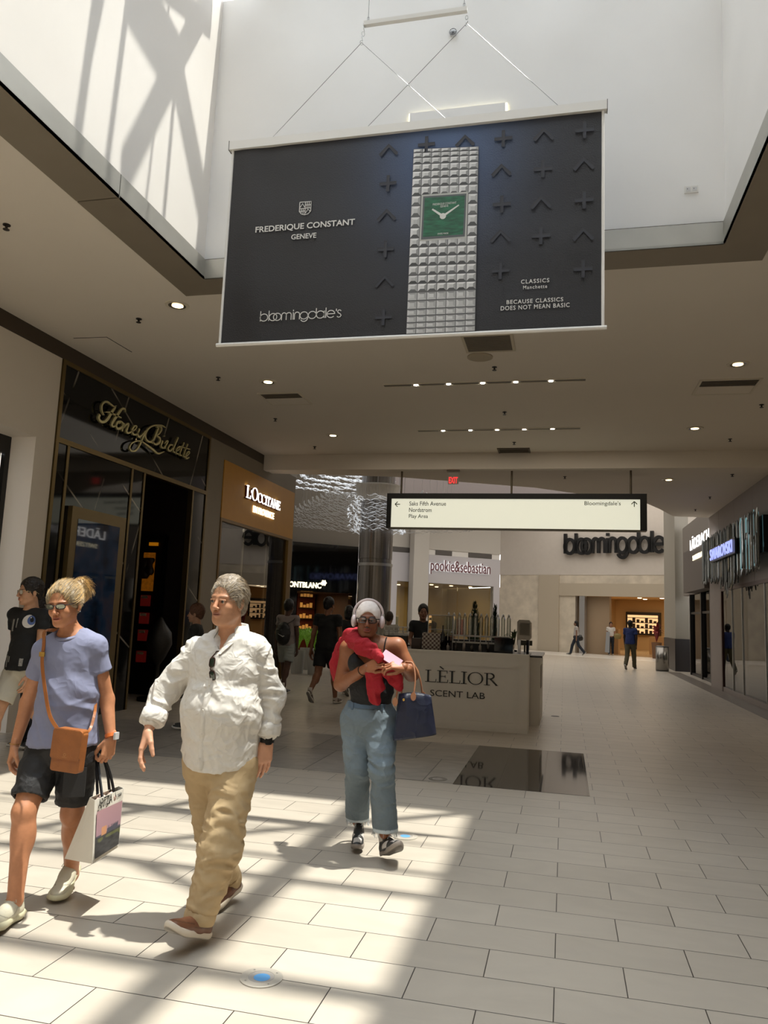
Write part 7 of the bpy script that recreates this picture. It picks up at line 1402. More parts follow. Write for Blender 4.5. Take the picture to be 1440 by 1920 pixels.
    ux = nrm(BFR_ - BFL); W_ = np.linalg.norm(BFR_ - BFL); uy = (TFL - BFL); Hh = np.linalg.norm(uy); uy = uy / Hh; nn = nrm(np.cross(ux, uy)); 
    if nn.dot(CO - BFL) < 0: nn = -nn
    ph = bpy.data.materials.new('skyline_print'); ph.use_nodes = True; at = ph.node_tree.nodes.new('ShaderNodeAttribute'); at.attribute_name = 'tint'; ph.node_tree.links.new(at.outputs['Color'], ph.node_tree.nodes['Principled BSDF'].inputs['Base Color']); nX, nY = 40, 60; V = []; T = []
    wT = np.linalg.norm(TFR - TFL)
    rs = np.random.RandomState(1); sky_h = [.45 + .02 * rs.rand() for _ in range(nX + 1)]
    for i in range(9, 17): sky_h[i] = .60
    for i in range(18, 26): sky_h[i] = .52 + .05 * ((i * 3) % 4 == 0)
    for i in range(26, 36): sky_h[i] = .54 + .02 * (i % 3)
    for j in range(nY + 1):
        for i in range(nX + 1):
            u, v = i / nX, j / nY; a = BFL + (BFR_ - BFL) * (.05 + .9 * u); b = TFL + (TFR - TFL) * (.05 + .9 * u); V.append(a + (b - a) * (.06 + .74 * v) + nn * .006)
            if v > sky_h[i]: c = sc3('9a7a8a') * (1 - v) + sc3('b08a90') * v
            elif v > .42: c = sc3('c8906a') if 9 <= i < 17 else sc3('4a4a58')
            else: c = sc3('3c3c3e') * (.8 + .5 * vnoise(np.array([[u * 9, v * 26, 0]]), 2)[0]) + (sc3('6a7020') * .5 if .28 < v < .4 and vnoise(np.array([[u * 6, v * 14, 0]]), 5)[0] > .1 else 0)
            T.append(np.clip(c, 0, 1))
    mesh_obj('printed_picture', V, [(j * (nX + 1) + i, j * (nX + 1) + i + 1, (j + 1) * (nX + 1) + i + 1, (j + 1) * (nX + 1) + i) for j in range(nY) for i in range(nX)], ph, front, tint=np.array(T))
    lo = BFL + (TFL - BFL) * .84 + (TFR - TFL) * .07 + nn * .010; hi = lo + ux * W_ * .50 + uy * Hh * .115; text('lettering', 'ARITZIA', mat('print_black', '17140f', .6), front, lo, hi, ux, uy, .001)
    for i in range(3): lo = BFL + (TFL - BFL) * (.90 + .018 * i) + (TFR - TFL) * .74 + nn * .006; MB().add([lo, lo + ux * W_ * .17, lo + ux * W_ * .17 + uy * .003, lo + uy * .003], [(0, 1, 2, 3)]).build('fine_print', mat('print_black', '17140f'), front)
    M_RB = mat('black_ribbon', '0c0c12', .5); top = np.array([hm[0], hm[1], hm[2]])
    for A, B_ in ((TFL * .72 + TFR * .28, TFL * .3 + TFR * .7), (TBL * .72 + TBR * .28, TBL * .3 + TBR * .7)):
        q = smoothpath([A + [0, 0, -.03], A * .5 + top * .5 + [-.012, 0, .0], top + [-.012, 0, .0], top + [.012, 0, 0], B_ * .5 + top * .5 + [.014, 0, .0], B_ + [0, 0, -.03]], 5); MB().ribbon(q, .015, .0015, (.3, -1, .1)).build('ribbon_handle', M_RB, pb, True)
    tp = MB(); mid = (TFL + TBR) / 2
    for i in range(7): a = random.random() * 6.28; tp.ball(mid + np.array([.012 * math.cos(a), .06 * math.sin(a), -.035]), (.02, .04, .03), 8, 5)
    tp.build('tissue_paper', mat('tissue_pink', 'c9aea2', .8, crease=.8, bump=.2), pb, True)
    return J
JL = build_lady()
# ------------------------------------------------------------------ the woman with headphones
def build_womanc():
    J = placeJ(head=(690, 1162, 5.12), neck=(692, 1201, 5.20), shR=(654, 1216, 5.20), elR=(639, 1283, 5.24), wrR=(688, 1252, 5.00), shL=(744, 1212, 5.20), elL=(772, 1264, 5.20), wrL=(757, 1251, 5.00),
               chest=(698, 1238, 5.20), waist=(697, 1290, 5.20), pelvis=(692, 1343, 5.22), hipL=(716, 1350, 5.22), hipR=(669, 1350, 5.22), knR=(670, 1440, 5.18), anR=(671, 1540, 5.44), knL=(715, 1440, 5.08), anL=(722, 1562, 5.14))
    J['fr'] = np.array([.1, -1., 0]); J['rt'] = np.array([-1., -.1, 0]); skin = sc3('8f5a3c'); hs = sc3('a06a4a'); R = facing(12, 2, 1); o = J['head']; M = Multi(); B = SDF(); torso_sdf(B, J, (.160, .110, .145, .115, .175, .13)); B.cone(J['neck'] + [0, 0, -.04], o + np.array([0, .02, -.07]), .052, .048, .03)
    for x in (-1, 1): B.ell(J['chest'] + [x * .075, -.085, -.02], (.065, .055, .065), .03)
    for s in 'RL': B.cone(J['sh' + s], J['el' + s], .056, .049, .035).cone(J['el' + s], J['wr' + s], .047, .030, .02); legs_sdf(B, J['hip' + s], J['kn' + s], J['an' + s], (.10, .07, .04))
    V, F = B.mesh(.008); M.add(relax(V, F, 2), F, skin); add_head(M, None, o, R, dict(fem=1, jaw=1.0, w=1.0, lip=1.5, h=.0028, brow=.8, s=.98), sc3('7d4c33'), sc3('8a4a42'), sc3('2a1a12'))
    tR, _ = add_hand(M, J['wrR'], (.75, -.35, .35), (-.1, -.9, .4), 1, hs, (35, 40, 25), .95, thumb=(.3, .9)); tL, _ = add_hand(M, J['wrL'], (-.75, -.45, .15), (.25, -.6, .75), -1, hs, (38, 42, 25), .95, thumb=(.3, .9))
    P = M.build('person', M_SKIN, label='woman in white headphones, red scarf and light jeans, walking toward the camera', cat='person'); add_eyes(P, o, R, .98)
    f = hl(o, R, .98); H = SDF(); H.ell((0, -.020, .034), (.0855, .108, .098), .01).ell((0, -.10, -.02), (.05, .04, .05), .03); H.ell((0, .105, -.040), (.068, .09, .10), .008, op='s'); H.ell((0, .05, -.10), (.09, .14, .07), .01, op='s')
    V, F = H.mesh(.004, (-.13, -.18, -.12), (.13, .13, .17)); wrap = (V[:, 2] + V[:, 1] * .1 > -.03); T = np.where(wrap[:, None], sc3('e8ddd8'), sc3('15100d')); V = folds(V, F, .002, (((30, 30, 60), 1),), 5); mesh_obj('head_wrap', to_w(V * .98, o, R), F, M_TINT, P, True, tint=T)
    M_HP = mat('pale_pink_plastic', 'd3c3c3', .35); hp = MB(); hp.ribbon(smoothpath([f((x * .094, -.005, z)) for x, z in ((-1, .02),)] + [f((.102 * math.sin(a), -.005, .034 + .106 * math.cos(a))) for a in np.linspace(-1.45, 1.45, 13)] + [f((.094, -.005, .02))], 3), .016, .006, R[1]); ho = hp.build('headphone_band', M_HP, P, True)
    for x in (-1, 1): C_ = SDF(); C_.ell((x * .098, -.004, -.012), (.020, .034, .044), .01); V, F = C_.mesh(.004); mesh_obj('ear_cup', to_w(V * .98, o, R), F, M_HP, P, True); MB().tube([f((x * .108, -.004, .0)), f((x * .106, -.004, .045))], .006, 8).build('cup_arm', M_STEEL, ho)
    frames_glasses(P, o, R, .98, .052, .036, .0032, mat('black_frame', '0c0a0a', .25), glass('spectacle_lens', (.85, .85, .88), .10), y0=.104, z0=.0, gap=.008, name='eyeglasses', square=.7)
    MB().tube([f((-.008, .115, -.046)), f((0, .119, -.05)), f((.008, .115, -.046))], .0012, 5).build('nose_ring', M_STEEL, P)
    # black camisole
    Tm = SDF(); torso_sdf(Tm, J, (.160, .110, .148, .118, .176, .132), .006, .05)
    for x in (-1, 1): Tm.ell(J['chest'] + [x * .075, -.088, -.02], (.070, .060, .068), .03)
    zt_ = J['chest'][2]; cx, cyy = J['chest'][0], J['chest'][1]
    Tm._a(lambda P_: (zt_ + .055 + .0 - np.clip((np.abs(np.abs(P_[..., 0] - cx) - .10)) / .10, 0, 1.2) * .09 * (P_[..., 1] < cyy) - .02 * (P_[..., 1] >= cyy)) - P_[..., 2], (-9,) * 3, (9,) * 3, .003, 's'); Tm.half(J['pelvis'] + [0, 0, .085], (0, 0, -1))
    for s in 'RL': Tm.cone(J['sh' + s] + (J['el' + s] - J['sh' + s]) * .0, J['el' + s], .072, .062, .004, op='s')
    V, F = Tm.mesh(.0065); V = folds(V, F, .003, (((8, 8, 20), 1),), 81); cam_ = mesh_obj('camisole', V, F, mat('black_jersey', '0f0f11', .75, crease=.2, bump=.1), P, True)
    Bd = SDF(); Bd.p = list(B.p)
    for x in (-1, 1):
        g = np.array([[[cx + x * (.098 + .004 * t), cyy - .4, zt_ + .04 + t * .12] for t in np.linspace(0, 1, 10)]])[0]; G = drape(Bd, g, (0, 1, 0), .004); MB().tube(G, .0045, 5).build('strap', mat('black_jersey', '0f0f11'), cam_)
    # red jumper knotted across the chest
    M_RED = mat('red_knit', 'a00f20', .8, nvar=.06, nscale=30, bump=.15, bscale=240, crease=.4, cscale=14)
    def blobpath(name, pts, rad, sq, amp=.004, seed=0, par=P, h=.0065, ridg=(14, 14, 14)):
        S_ = SDF()
        for i in range(len(pts) - 1): S_.cone(pts[i], pts[i + 1], rad[i], rad[i + 1], .02, sq=sq)
        V, F = S_.mesh(h); return mesh_obj(name, folds(V, F, amp, ((ridg, 1), ((26, 26, 12), .5)), seed), F, M_RED, par, True)
    q = lambda px, py, y: PY(px, py, y)
    sj = blobpath('red_jumper', [q(672, 1188, 5.20), q(664, 1200, 5.10), q(680, 1212, 5.02), q(700, 1222, 5.0), q(712, 1232, 4.99)], [.036, .044, .042, .036, .028], ((0, 1, 0), .45), .010, 3, ridg=(9, 9, 38))
    blobpath('jumper_back', [q(676, 1186, 5.26), q(655, 1196, 5.24), q(640, 1215, 5.30), q(630, 1245, 5.34), q(628, 1275, 5.36)], [.04, .045, .042, .04, .022], ((.4, 1, 0), .35), .009, 4, sj, ridg=(20, 20, 5))
    blobpath('jumper_knot', [q(704, 1226, 4.97), q(712, 1234, 4.96)], [.028, .028], ((0, 1, 0), .8), .006, 5, sj)
    blobpath('jumper_sleeve', [q(706, 1236, 5.0), q(702, 1258, 5.01), q(704, 1285, 5.02), q(703, 1312, 5.04)], [.030, .040, .044, .034], ((0, 1, 0), .4), .011, 6, sj, ridg=(24, 24, 10)); blobpath('jumper_sleeve', [q(716, 1238, 4.99), q(730, 1256, 5.0), q(742, 1272, 5.02), q(748, 1290, 5.05)], [.026, .036, .034, .022], ((0, 1, 0), .4), .010, 7, sj)
    # jeans
    Jn = SDF(); Jn.ell(J['pelvis'], (.185, .142, .12), .04).cone(J['pelvis'] + [0, 0, .07], J['pelvis'], .150, .174, .04, sq=((0, 1, 0), .78))
    for s, e in (('R', J['anR'] + [0, -.02, .03]), ('L', J['anL'] + [0, 0, .03])): Jn.cone(J['hip' + s] + [0, 0, -.02], J['kn' + s], .110, .080, .03); Jn.capcone(J['kn' + s], e + (e - J['kn' + s]) * .3, .078, .084, e + [0, 0, -.015], (0, 0, -1), .072, .02)
    Jn.half(J['pelvis'] + [0, 0, .10], (0, 0, 1)); V, F = Jn.mesh(.007); N_ = vnormals(V, F); kc = np.stack([np.linalg.norm((V - J['kn' + s]) / [1, 1, 1.5], axis=1) for s in 'RL']).min(0)
    w1 = 1 - 2 * np.abs(vnoise(V * [6, 6, 24] + vnoise(V * 7, 2)[:, None] * 1.2, 91)); V = V + N_ * (.008 * (.4 + 1.4 * np.exp(-(kc / .13) ** 2)) * w1)[:, None]
    T = sc3('69767f') * (1 + .16 * vnoise(V * [9, 9, 3], 5)[:, None]) * (1 + .04 * vnoise(V * 90, 6)[:, None]); fade = np.exp(-((V[:, 2] - J['knL'][2] - .12) / .22) ** 2) * (V[:, 1] < J['pelvis'][1]); T = T * (1 + .25 * fade[:, None]) + sc3('202020') * 0
    hemz = V[:, 2] < np.where(V[:, 0] < (J['anR'][0] + J['anL'][0]) / 2, J['anR'][2] + .035, J['anL'][2] + .035); T[hemz] = sc3('b8c4cc'); jn = mesh_obj('jeans', V, F, mat('denim', 'ffffff', .85, attr=True, bump=.1, bscale=380, crease=.4, cscale=10), P, True, tint=np.clip(T, 0, 1)); rg = np.random.RandomState(4); mb = MB()
    for s, e in (('R', J['anR']), ('L', J['anL'])):
        for i in range(46): a = rg.rand() * 6.283; c = e + np.array([.081 * math.cos(a), .081 * math.sin(a), .012]); mb.tube([c, c + [rg.normal() * .008, rg.normal() * .008, -.015 - .02 * rg.rand()]], .0012, 3)
    mb.build('frayed_hem', mat('fray', 'b8c0c4', .9), jn, kind='stuff'); wbz = J['pelvis'][2] + .098
    gr = np.zeros((3, 30, 3)); 
    for i in range(3):
        for j in range(30): gr[i, j] = [J['pelvis'][0] - .128 + .256 * j / 29, J['pelvis'][1] - .4, wbz - .034 + .016 * i]
    decal('waistband', Jn, gr, (0, 1, 0), .004, mat('denim_dark', '56687a', .85, bump=.3, bscale=380), jn); mb = MB()
    for px in (668, 722): c = drape(Jn, np.array([[PY(px, 1316, 5.2)[0], J['pelvis'][1] - .4, wbz - .02]]), (0, 1, 0), .012)[0]; mb = MB().box(c + [-.008, -.004, -.026], c + [.008, .002, .02]); mb.build('belt_loop', mat('denim_dark', '56687a'), jn)
    # trainers, black and white
    def panda(V, T, z0):
        T[:] = .03; y, z = V[:, 1], V[:, 2] - z0; W = ((y > .205) & (z > .012) & (y < .262) & (np.abs(V[:, 0]) < .028)) | ((y > .10) & (y < .17) & (z < .045) & (z > .006)) | ((y > .04) & (y < .09) & (z > .055)); T[W] = sc3('c9c2bc'); sw = np.abs(z - .028 - (y - .06) * .28) < .008; T[sw & (y > .03) & (y < .19) & (np.abs(V[:, 0]) > .025)] = .02; return T
    h = J['anR'] + np.array([0, .05, 0]); shoe(P, (h[0], h[1], .045), facing(12, 6), .285, (.03, .03, .03), sc3('8f857c'), panda, high=.03, sole_t=.028, lace=sc3('0a0a0a')); h = J['anL'] + np.array([0, .05, 0]); shoe(P, (h[0] - .02, h[1], .012), facing(36, -24), .30, (.03, .03, .03), sc3('8f857c'), panda, high=.03, sole_t=.028, lace=sc3('0a0a0a'))
    for s in 'L': a = J['an' + s]; M_.add if 0 else None
    MB().tube([J['wrR'] + (J['elR'] - J['wrR']) * .16 + .034 * (math.cos(a) * nrm(np.cross(J['elR'] - J['wrR'], [0, 0, 1])) + math.sin(a) * nrm(np.cross(J['elR'] - J['wrR'], np.cross(J['elR'] - J['wrR'], [0, 0, 1])))) for a in np.linspace(0, 6.283, 21)], .003, 5, False).build('wrist_band', M_BLACK, P)
    # phone in both hands
    pc = (tR[:4].mean(0) + tL[:4].mean(0)) / 2; pc = PY(734, 1236, pc[1] - .01); o_ = empty('phone', tuple(pc), 'pink cased phone with a dark screen held in both hands by the woman with headphones', 'phone'); ax_ = nrm(PY(748, 1248, pc[1]) - PY(714, 1226, pc[1])); fr_ = np.array([ax_, nrm(np.cross([0, -.8, .6], ax_)), [0, 0, 0]]); fr_[2] = -np.cross(fr_[0], fr_[1])
    MB().box((-.068, -.034, -.006), (.068, .034, .003), (pc, fr_)).build('phone_case', mat('pink_case', 'd8a8b8', .35), o_); MB().box((-.063, -.030, .003), (.063, .030, .0045), (pc, fr_)).build('phone_screen', M_BLK2, o_); MB().box((.03, -.03, -.012), (.07, .0, -.006), (pc, fr_)).build('camera_bump', mat('pink_case', 'd8a8b8'), o_)
    # navy tote on the left forearm
    tb = empty('tote_bag', tuple(PY(775, 1392, 5.12)), 'navy blue folding tote bag with tan leather handles hanging from her forearm', 'bag'); M_NAV = mat('navy_nylon', '20253a', .38, nvar=.05, bump=.15, bscale=200, crease=.5, cscale=6)
    TL, TR_, BL_, BR_ = PY(748, 1300, 5.06), PY(808, 1303, 5.12), PY(737, 1385, 5.10), PY(818, 1374, 5.16); nx_, nz_ = 24, 20; rr = []
    for j in range(nz_ + 1):
        v = j / nz_; L0 = BL_ * (1 - v) + TL * v; R0 = BR_ * (1 - v) + TR_ * v; cxm = (L0 + R0) / 2; hw = np.linalg.norm(R0 - L0) / 2; ux = nrm(R0 - L0); uy = nrm(np.cross([0, 0, 1.], ux)); dp = .085 * (1 - v) ** .6 + .022
        ring = []
        for i in range(64):
            a = i / 64 * 6.283; c, sn = math.cos(a), math.sin(a); x_ = np.sign(c) * abs(c) ** .35 * hw; y_ = np.sign(sn) * abs(sn) ** .45 * dp; fold = .012 * math.sin(x_ * 60 + v * 2) * (v * .9 + .15) * (1 if abs(sn) > .5 else 0); ring.append(cxm + ux * x_ + uy * (y_ + fold) + [0, 0, .012 * v * math.cos(x_ * 18)])
        rr.append(ring)
    V = np.array(rr).reshape(-1, 3); n = 64; F = [(j * n + i, j * n + (i + 1) % n, (j + 1) * n + (i + 1) % n, (j + 1) * n + i) for j in range(nz_) for i in range(n)] + [tuple(range(n))[::-1], tuple(range(nz_ * n, nz_ * n + n))]; mesh_obj('bag_body', V, F, M_NAV, tb, True)
    M_TAN = mat('tan_leather', 'b07a58', .5); arm = J['elL'] * .62 + J['wrL'] * .38
    for dy, (xa_, xb_) in ((-.045, (777, 777)), (.06, (792, 792))):
        pa = PY(742 if dy < 0 else 752, 1312, 5.03 if dy < 0 else 5.2); pb2 = PY(776 if dy < 0 else 792, 1302, 5.03 if dy < 0 else 5.2); tp = arm + [0, dy * .25, .062 if dy < 0 else .058]
        path = smoothpath([pa, pa * .5 + (tp + [-.03, 0, 0]) * .5 + [-.004, 0, 0], tp + [-.03, 0, -.012], tp, tp + [.03, 0, -.012], pb2 * .5 + (tp + [.03, 0, 0]) * .5 + [.012, 0, 0], pb2], 6); MB().tube(path, .006, 8).build('handle', M_TAN, tb, True)
        for p in (pa, pb2): mb = MB(); mb.prism([(.018 * math.cos(a) * (1 if math.sin(a) > 0 else 1), .028 * math.sin(a)) for a in np.linspace(0, 6.283, 17)[:-1]], 0, .004, (p + [0, -.012 if dy < 0 else .03, -.012], np.array([[1, 0, 0], [0, 0, 1], [0, -1, 0.]]))); mb.build('leather_tab', M_TAN, tb)
    MB().lathe([(0, .006), (.008, .004), (.009, 0)], PY(757, 1312, 5.0), 10, Rx).build('gold_stud', mat('gold', 'd8b060'), tb)
    return J
JC = build_womanc()
# ------------------------------------------------------------------ the other people
def figure(label, H_, x, y, yaw, top, bottom, skin, hair, shoe_c=(.03, .03, .03), hairsize=1, long_top=False, shorts=False, stride=.0, armf=(0, 0), z=0, build=1.0, sleeve=.48, topname='shirt', headyaw=None, h=.011, bend=0, group=None, tuck=True, female=False, elbow=(0, 0), hairlong=0, bare_legs=None, sockc=None, lift=0, hidden_legs=False, pitch=0):
    f = facing(yaw); rt, fr, up = f; s = H_ / 1.75; o = np.array([x, y, z], float)
    def L(a, b, c): return o + rt * a * s + fr * b * s + up * c * s
    w = .17 * build; J = dict(fr=fr, rt=rt, neck=L(0, -.01, 1.46), chest=L(0, 0, 1.28), waist=L(0, 0, 1.10), pelvis=L(0, 0, .95), shR=L(w, 0, 1.42), shL=L(-w, 0, 1.42)); head = L(0, .02, 1.63)
    for sd, q, af, el in (('R', 1, armf[0], elbow[0]), ('L', -1, armf[1], elbow[1])):
        J['el' + sd] = L(q * (w + .04), .12 * af - .01, 1.14); J['wr' + sd] = L(q * (w + .05 - .06 * el), .30 * af + .22 * el, .88 + .25 * el); J['hip' + sd] = L(q * .09, 0, .92)
    a = stride; J['knR'] = L(.09, .20 * a, .50); J['anR'] = L(.09, .30 * a if a > 0 else .45 * a, .09 + (.10 if a < 0 else 0) + (lift if a < 0 else 0)); J['knL'] = L(-.09, -.20 * a + (.06 if a > 0 else 0), .50); J['anL'] = L(-.09, -.45 * a if a > 0 else -.30 * a, .09 + (.10 + lift if a > 0 else 0))
    skin = sc3(skin); M = Multi(); B = SDF(); bw = build * s; torso_sdf(B, J, (.145 * bw, .095 * bw, .125 * bw, .10 * bw, .15 * bw, .11 * bw)); B.cone(J['neck'] + [0, 0, -.03], head + [0, 0, -.07 * s], .05 * s, .046 * s, .03)
    for q in 'RL': B.cone(J['sh' + q], J['el' + q], .045 * bw, .038 * bw, .03).cone(J['el' + q], J['wr' + q], .038 * bw, .024 * s, .02); legs_sdf(B, J['hip' + q], J['kn' + q], J['an' + q], (.08 * bw, .055 * bw, .036 * s))
    V, F = B.mesh(h); M.add(V, F, skin); Rh = facing(yaw if headyaw is None else headyaw, pitch); near = y < 12
    add_head(M, None, head, Rh, dict(h=.0035 if near else .006, s=s, fem=female), skin, skin * [.85, .6, .6], sc3(hair))
    for q, sd in (('R', -1), ('L', 1)):
        if near: add_hand(M, J['wr' + q], (J['wr' + q] - J['el' + q]), rt * (1 if q == 'R' else -1), sd, skin, (20, 25, 15), s * .98, h=.004)
        elif y < 20: add_hand(M, J['wr' + q], (J['wr' + q] - J['el' + q]), rt * (1 if q == 'R' else -1), sd, skin, (20, 25, 15), s * .98, h=.006)
        else: d = nrm(J['wr' + q] - J['el' + q]); M.add(*SDF().cone(J['wr' + q], J['wr' + q] + d * .13, .032, .026, .01, sq=(rt, .5)).mesh(.01), skin)
    P = M.build('person', M_SKIN, label=label, cat='person', group=group)
    Hh = SDF(); Hh.ell((0, -.022, .036 + .006 * hairsize), (.083 + .004 * hairsize, .106 + .004 * hairsize, .094 + .012 * hairsize), .01).ell((0, -.08, -.02), (.058, .036, .055), .02); 
    for x_ in (-1, 1): Hh.ell((x_ * .078, -.005, .012), (.010, .03, .03), .012)
    Hh.ell((0, .112, -.014), (.067, .085, .097), .008, op='s'); Hh.ell((0, .05, -.09), (.09, .13, .07), .01, op='s')
    for x_ in (-1, 1) if not hairlong else (): Hh.ell((x_ * .092, -.012, -.012), (.02, .02, .032), .006, op='s')
    if hairlong: Hh.cone((0, -.07, .0), (0, -.09, -.16 * hairlong), .07, .055, .03).ell((0, -.04, -.06), (.085, .06, .10), .03)
    V, F = Hh.mesh(.004 if near else .007, (-.14, -.2, -.36), (.14, .13, .2)); V = folds(V, F, .004, (((60, 60, 60), 1),), 5); mesh_obj('hair', to_w(V * s, head, Rh), F, M_HAIR, P, True, tint=np.tile(sc3(hair), (len(V), 1)))
    Tm = SDF(); torso_sdf(Tm, dict(J, neck=J['neck'] + np.array([0, 0, -.02])), (.147 * bw, .10 * bw, .132 * bw, .108 * bw, .155 * bw, .118 * bw), .012, .05); e = J['pelvis'] + [0, 0, .06 if tuck else -.04]; Tm.cone(J['waist'], e + [0, 0, -.06], .15 * bw, .168 * bw, .05, sq=(fr, .78))
    for q in 'RL':
        d = J['el' + q] - J['sh' + q]
        if sleeve < 1: Tm.capcone(J['sh' + q], J['sh' + q] + d * (sleeve + .25), .052 * bw, .060 * bw, J['sh' + q] + d * sleeve, d, None, .02)
        else: Tm.cone(J['sh' + q], J['el' + q], .058 * bw, .05 * bw, .02).capcone(J['el' + q], J['wr' + q], .05 * bw, .038 * bw, J['wr' + q] + (J['el' + q] - J['wr' + q]) * .1, J['wr' + q] - J['el' + q], None, .02)
    Tm.ell(J['neck'] + [0, 0, .05 * s] + fr * .02, (.062, .068, .062), .006, op='s'); Tm.half(e, (0, 0, -1), .006); V, F = Tm.mesh(h * .85); V = folds(V, F, .005, (((8, 8, 12), 1), ((18, 18, 22), .5)), int(abs(x) * 10)); tp = mesh_obj(topname, V, F, mat('cloth_' + top, top, .85, bump=.05, bscale=300), P, True)
    Bt = SDF(); Bt.ell(J['pelvis'] + [0, 0, -.02], (.155 * bw, .115 * bw, .11), .04)
    for q in 'RL':
        if shorts: e_ = J['hip' + q] + (J['kn' + q] - J['hip' + q]) * .72; Bt.capcone(J['hip' + q], e_ + (e_ - J['hip' + q]) * .3, .098 * bw, .092 * bw, e_, e_ - J['hip' + q], .08 * bw, .025)
        else: Bt.cone(J['hip' + q], J['kn' + q], .095 * bw, .072 * bw, .03).capcone(J['kn' + q], J['an' + q] + [0, 0, -.05], .072 * bw, .062 * bw, J['an' + q] + [0, 0, .0], J['an' + q] - J['kn' + q], None, .02)
    V, F = Bt.mesh(h * .85); V = folds(V, F, .005, (((7, 7, 18), 1),), 7); mesh_obj('shorts' if shorts else 'trousers', V, F, mat('cloth_' + bottom, bottom, .85, bump=.05, bscale=300), P, True)
    for q in 'RL':
        an = J['an' + q]; back = (q == 'R' and a < 0) or (q == 'L' and a > 0); pt = 42 + lift * 100 if back else 0; Rs = facing(yaw, pt); hp = an - Rs[1] * .05 * s - Rs[2] * .075 * s; shoe(P, hp, Rs, .28 * s, shoe_c, sc3('c9c4bb'), laces=near)
        if sockc: MB().lathe([(.045, -.06), (.042, .02), (.040, .06), (.036, .062)], an, 16).build('sock', mat('sock_' + sockc, sockc, .9), P, True)
    return P, J, Tm, tp, head, Rh, s
# young man in the black tee at the left edge
P, J, Tm, tp, hd, Rh, s_ = figure('young man in a black eyeball print tee and pale shorts at the left edge', 1.80, PY(50, 1200, 6.55)[0], 6.55, -6, '0d0d0e', 'b5b0a2', 'b5886a', '1c140e', hairsize=1, shorts=True, stride=.9, armf=(-.6, .5), headyaw=-28, h=.009, tuck=False, build=1.02, sockc='e8e6e0', shoe_c=(.6, .6, .6), pitch=2)
frames_glasses(P, hd, Rh, s_, .046, .04, .0018, mat('thin_metal', '8a7a5a', .3, .8), glass('spectacle_lens', (.85, .85, .88), .10), name='eyeglasses')
def shirt_decal(name, px, py, rpx, rz, m_, off=.006, y=6.0, sq=1):
    n = 16; gr = np.zeros((n, 25, 3)); c = PY(px, py, 6.4)
    for i in range(n):
        for j in range(25): a = j / 24 * 6.283; q = i / (n - 1); gr[i, j] = [c[0] + rpx * q * math.cos(a), 6.0, c[2] + rz * q * math.sin(a)]
    return decal(name, Tm, gr, (0, 1, 0), off, m_, tp)
k_ = 6.4 / 1440
shirt_decal('eyeball_print', 48, 1165, 14 * k_, 14 * k_, mat('print_white2', 'c9c6c2', .8), .009); shirt_decal('iris_print', 53, 1163, 8.5 * k_, 10 * k_, mat('print_blue', '4a5f94', .8), .012); shirt_decal('pupil_print', 54, 1162, 4 * k_, 5.4 * k_, mat('print_pupil', '08080a', .8), .0145); shirt_decal('glint_print', 53, 1158, 1.4 * k_, 1.4 * k_, mat('print_white2', 'c9c6c2'), .017)
for px, py, w_, h_ in ((18, 1172, 6, 13), (27, 1168, 3, 10), (10, 1240, 4, 12), (15, 1236, 3, 6), (38, 1242, 8, 8)):
    gr = np.array([[[PY(px, py, 6.4)[0] + (i / 5 - .5) * w_ * k_, 6.0, PY(px, py, 6.4)[2] + (j / 7 - .5) * h_ * 2 * k_] for i in range(6)] for j in range(8)]); decal('shirt_print', Tm, gr, (0, 1, 0), .009, mat('print_grey2', '8a8884', .8, nvar=.7, nscale=160), tp)
figure('dark haired person mostly hidden behind the young man in the black tee', 1.62, PY(72, 1200, 7.6)[0], 7.6, -10, '1a1616', '15151a', '8a5f48', '1a100c', h=.014, hairlong=.6, female=True)
figure('short haired boy in a dark jacket seen behind the white shirt shoulder', 1.62, PY(366, 1200, 9.6)[0], 9.6, -70, '14130f', '14130f', '9a7258', '4a2c18', h=.012, sleeve=1.2, headyaw=-80, hairsize=2)
# group walking away
P, J, Tm, tp, hd, Rh, s_ = figure('person with a black drawstring backpack, grey tee and pale shorts, walking away', 1.80, PY(538, 1200, 14.3)[0], 14.3, 172, '857a78', '8f9490', '4a3024', '0c0908', shorts=True, stride=-.55, h=.012, tuck=False, hairsize=2, sockc='d8d4cc', build=1.02)
f_ = facing(172); bc = J['chest'] - f_[1] * .17 + [0, 0, -.14]; bp_ = empty('drawstring_backpack', tuple(bc), 'small black drawstring backpack on the grey tee of the person walking away', 'backpack'); S_ = SDF().ell(bc, (.15, .07, .19), .02, f_).cone(bc + [0, 0, -.1], bc + [0, 0, .1], .13, .11, .03, sq=(f_[1], .55)); V, F = S_.mesh(.01)
mesh_obj('bag_body', folds(V, F, .006, (((10, 10, 20), 1),), 3), F, mat('black_nylon', '0c0c0e', .5), bp_, True)
MB().stroke([(-.07, -.045), (-.04, -.06), (.07, -.01)], [.02, .022, .002], 0, .003, (bc - f_[1] * .082, np.array([-f_[0], [0, 0, 1.], -f_[1]]))).build('swoosh_mark', mat('print_white2', 'c9c6c2'), bp_); MB().lathe([(0, .003), (.022, .003), (.022, 0)], bc - f_[1] * .082 + [0, 0, .06], 14, np.array([f_[0], [0, 0, 1.], -f_[1]])).build('round_mark', mat('print_grey3', '3a3a3a', .6), bp_)
for q in (-1, 1): MB().tube(smoothpath([bc + f_[0] * q * .08 + [0, 0, .18], J['shR' if q > 0 else 'shL'] - f_[1] * .10 + [0, 0, -.02], J['shR' if q > 0 else 'shL'] + [0, 0, .058] - f_[0] * q * .03]), .007, 6).build('cord', mat('black_nylon', '0c0c0e'), bp_)
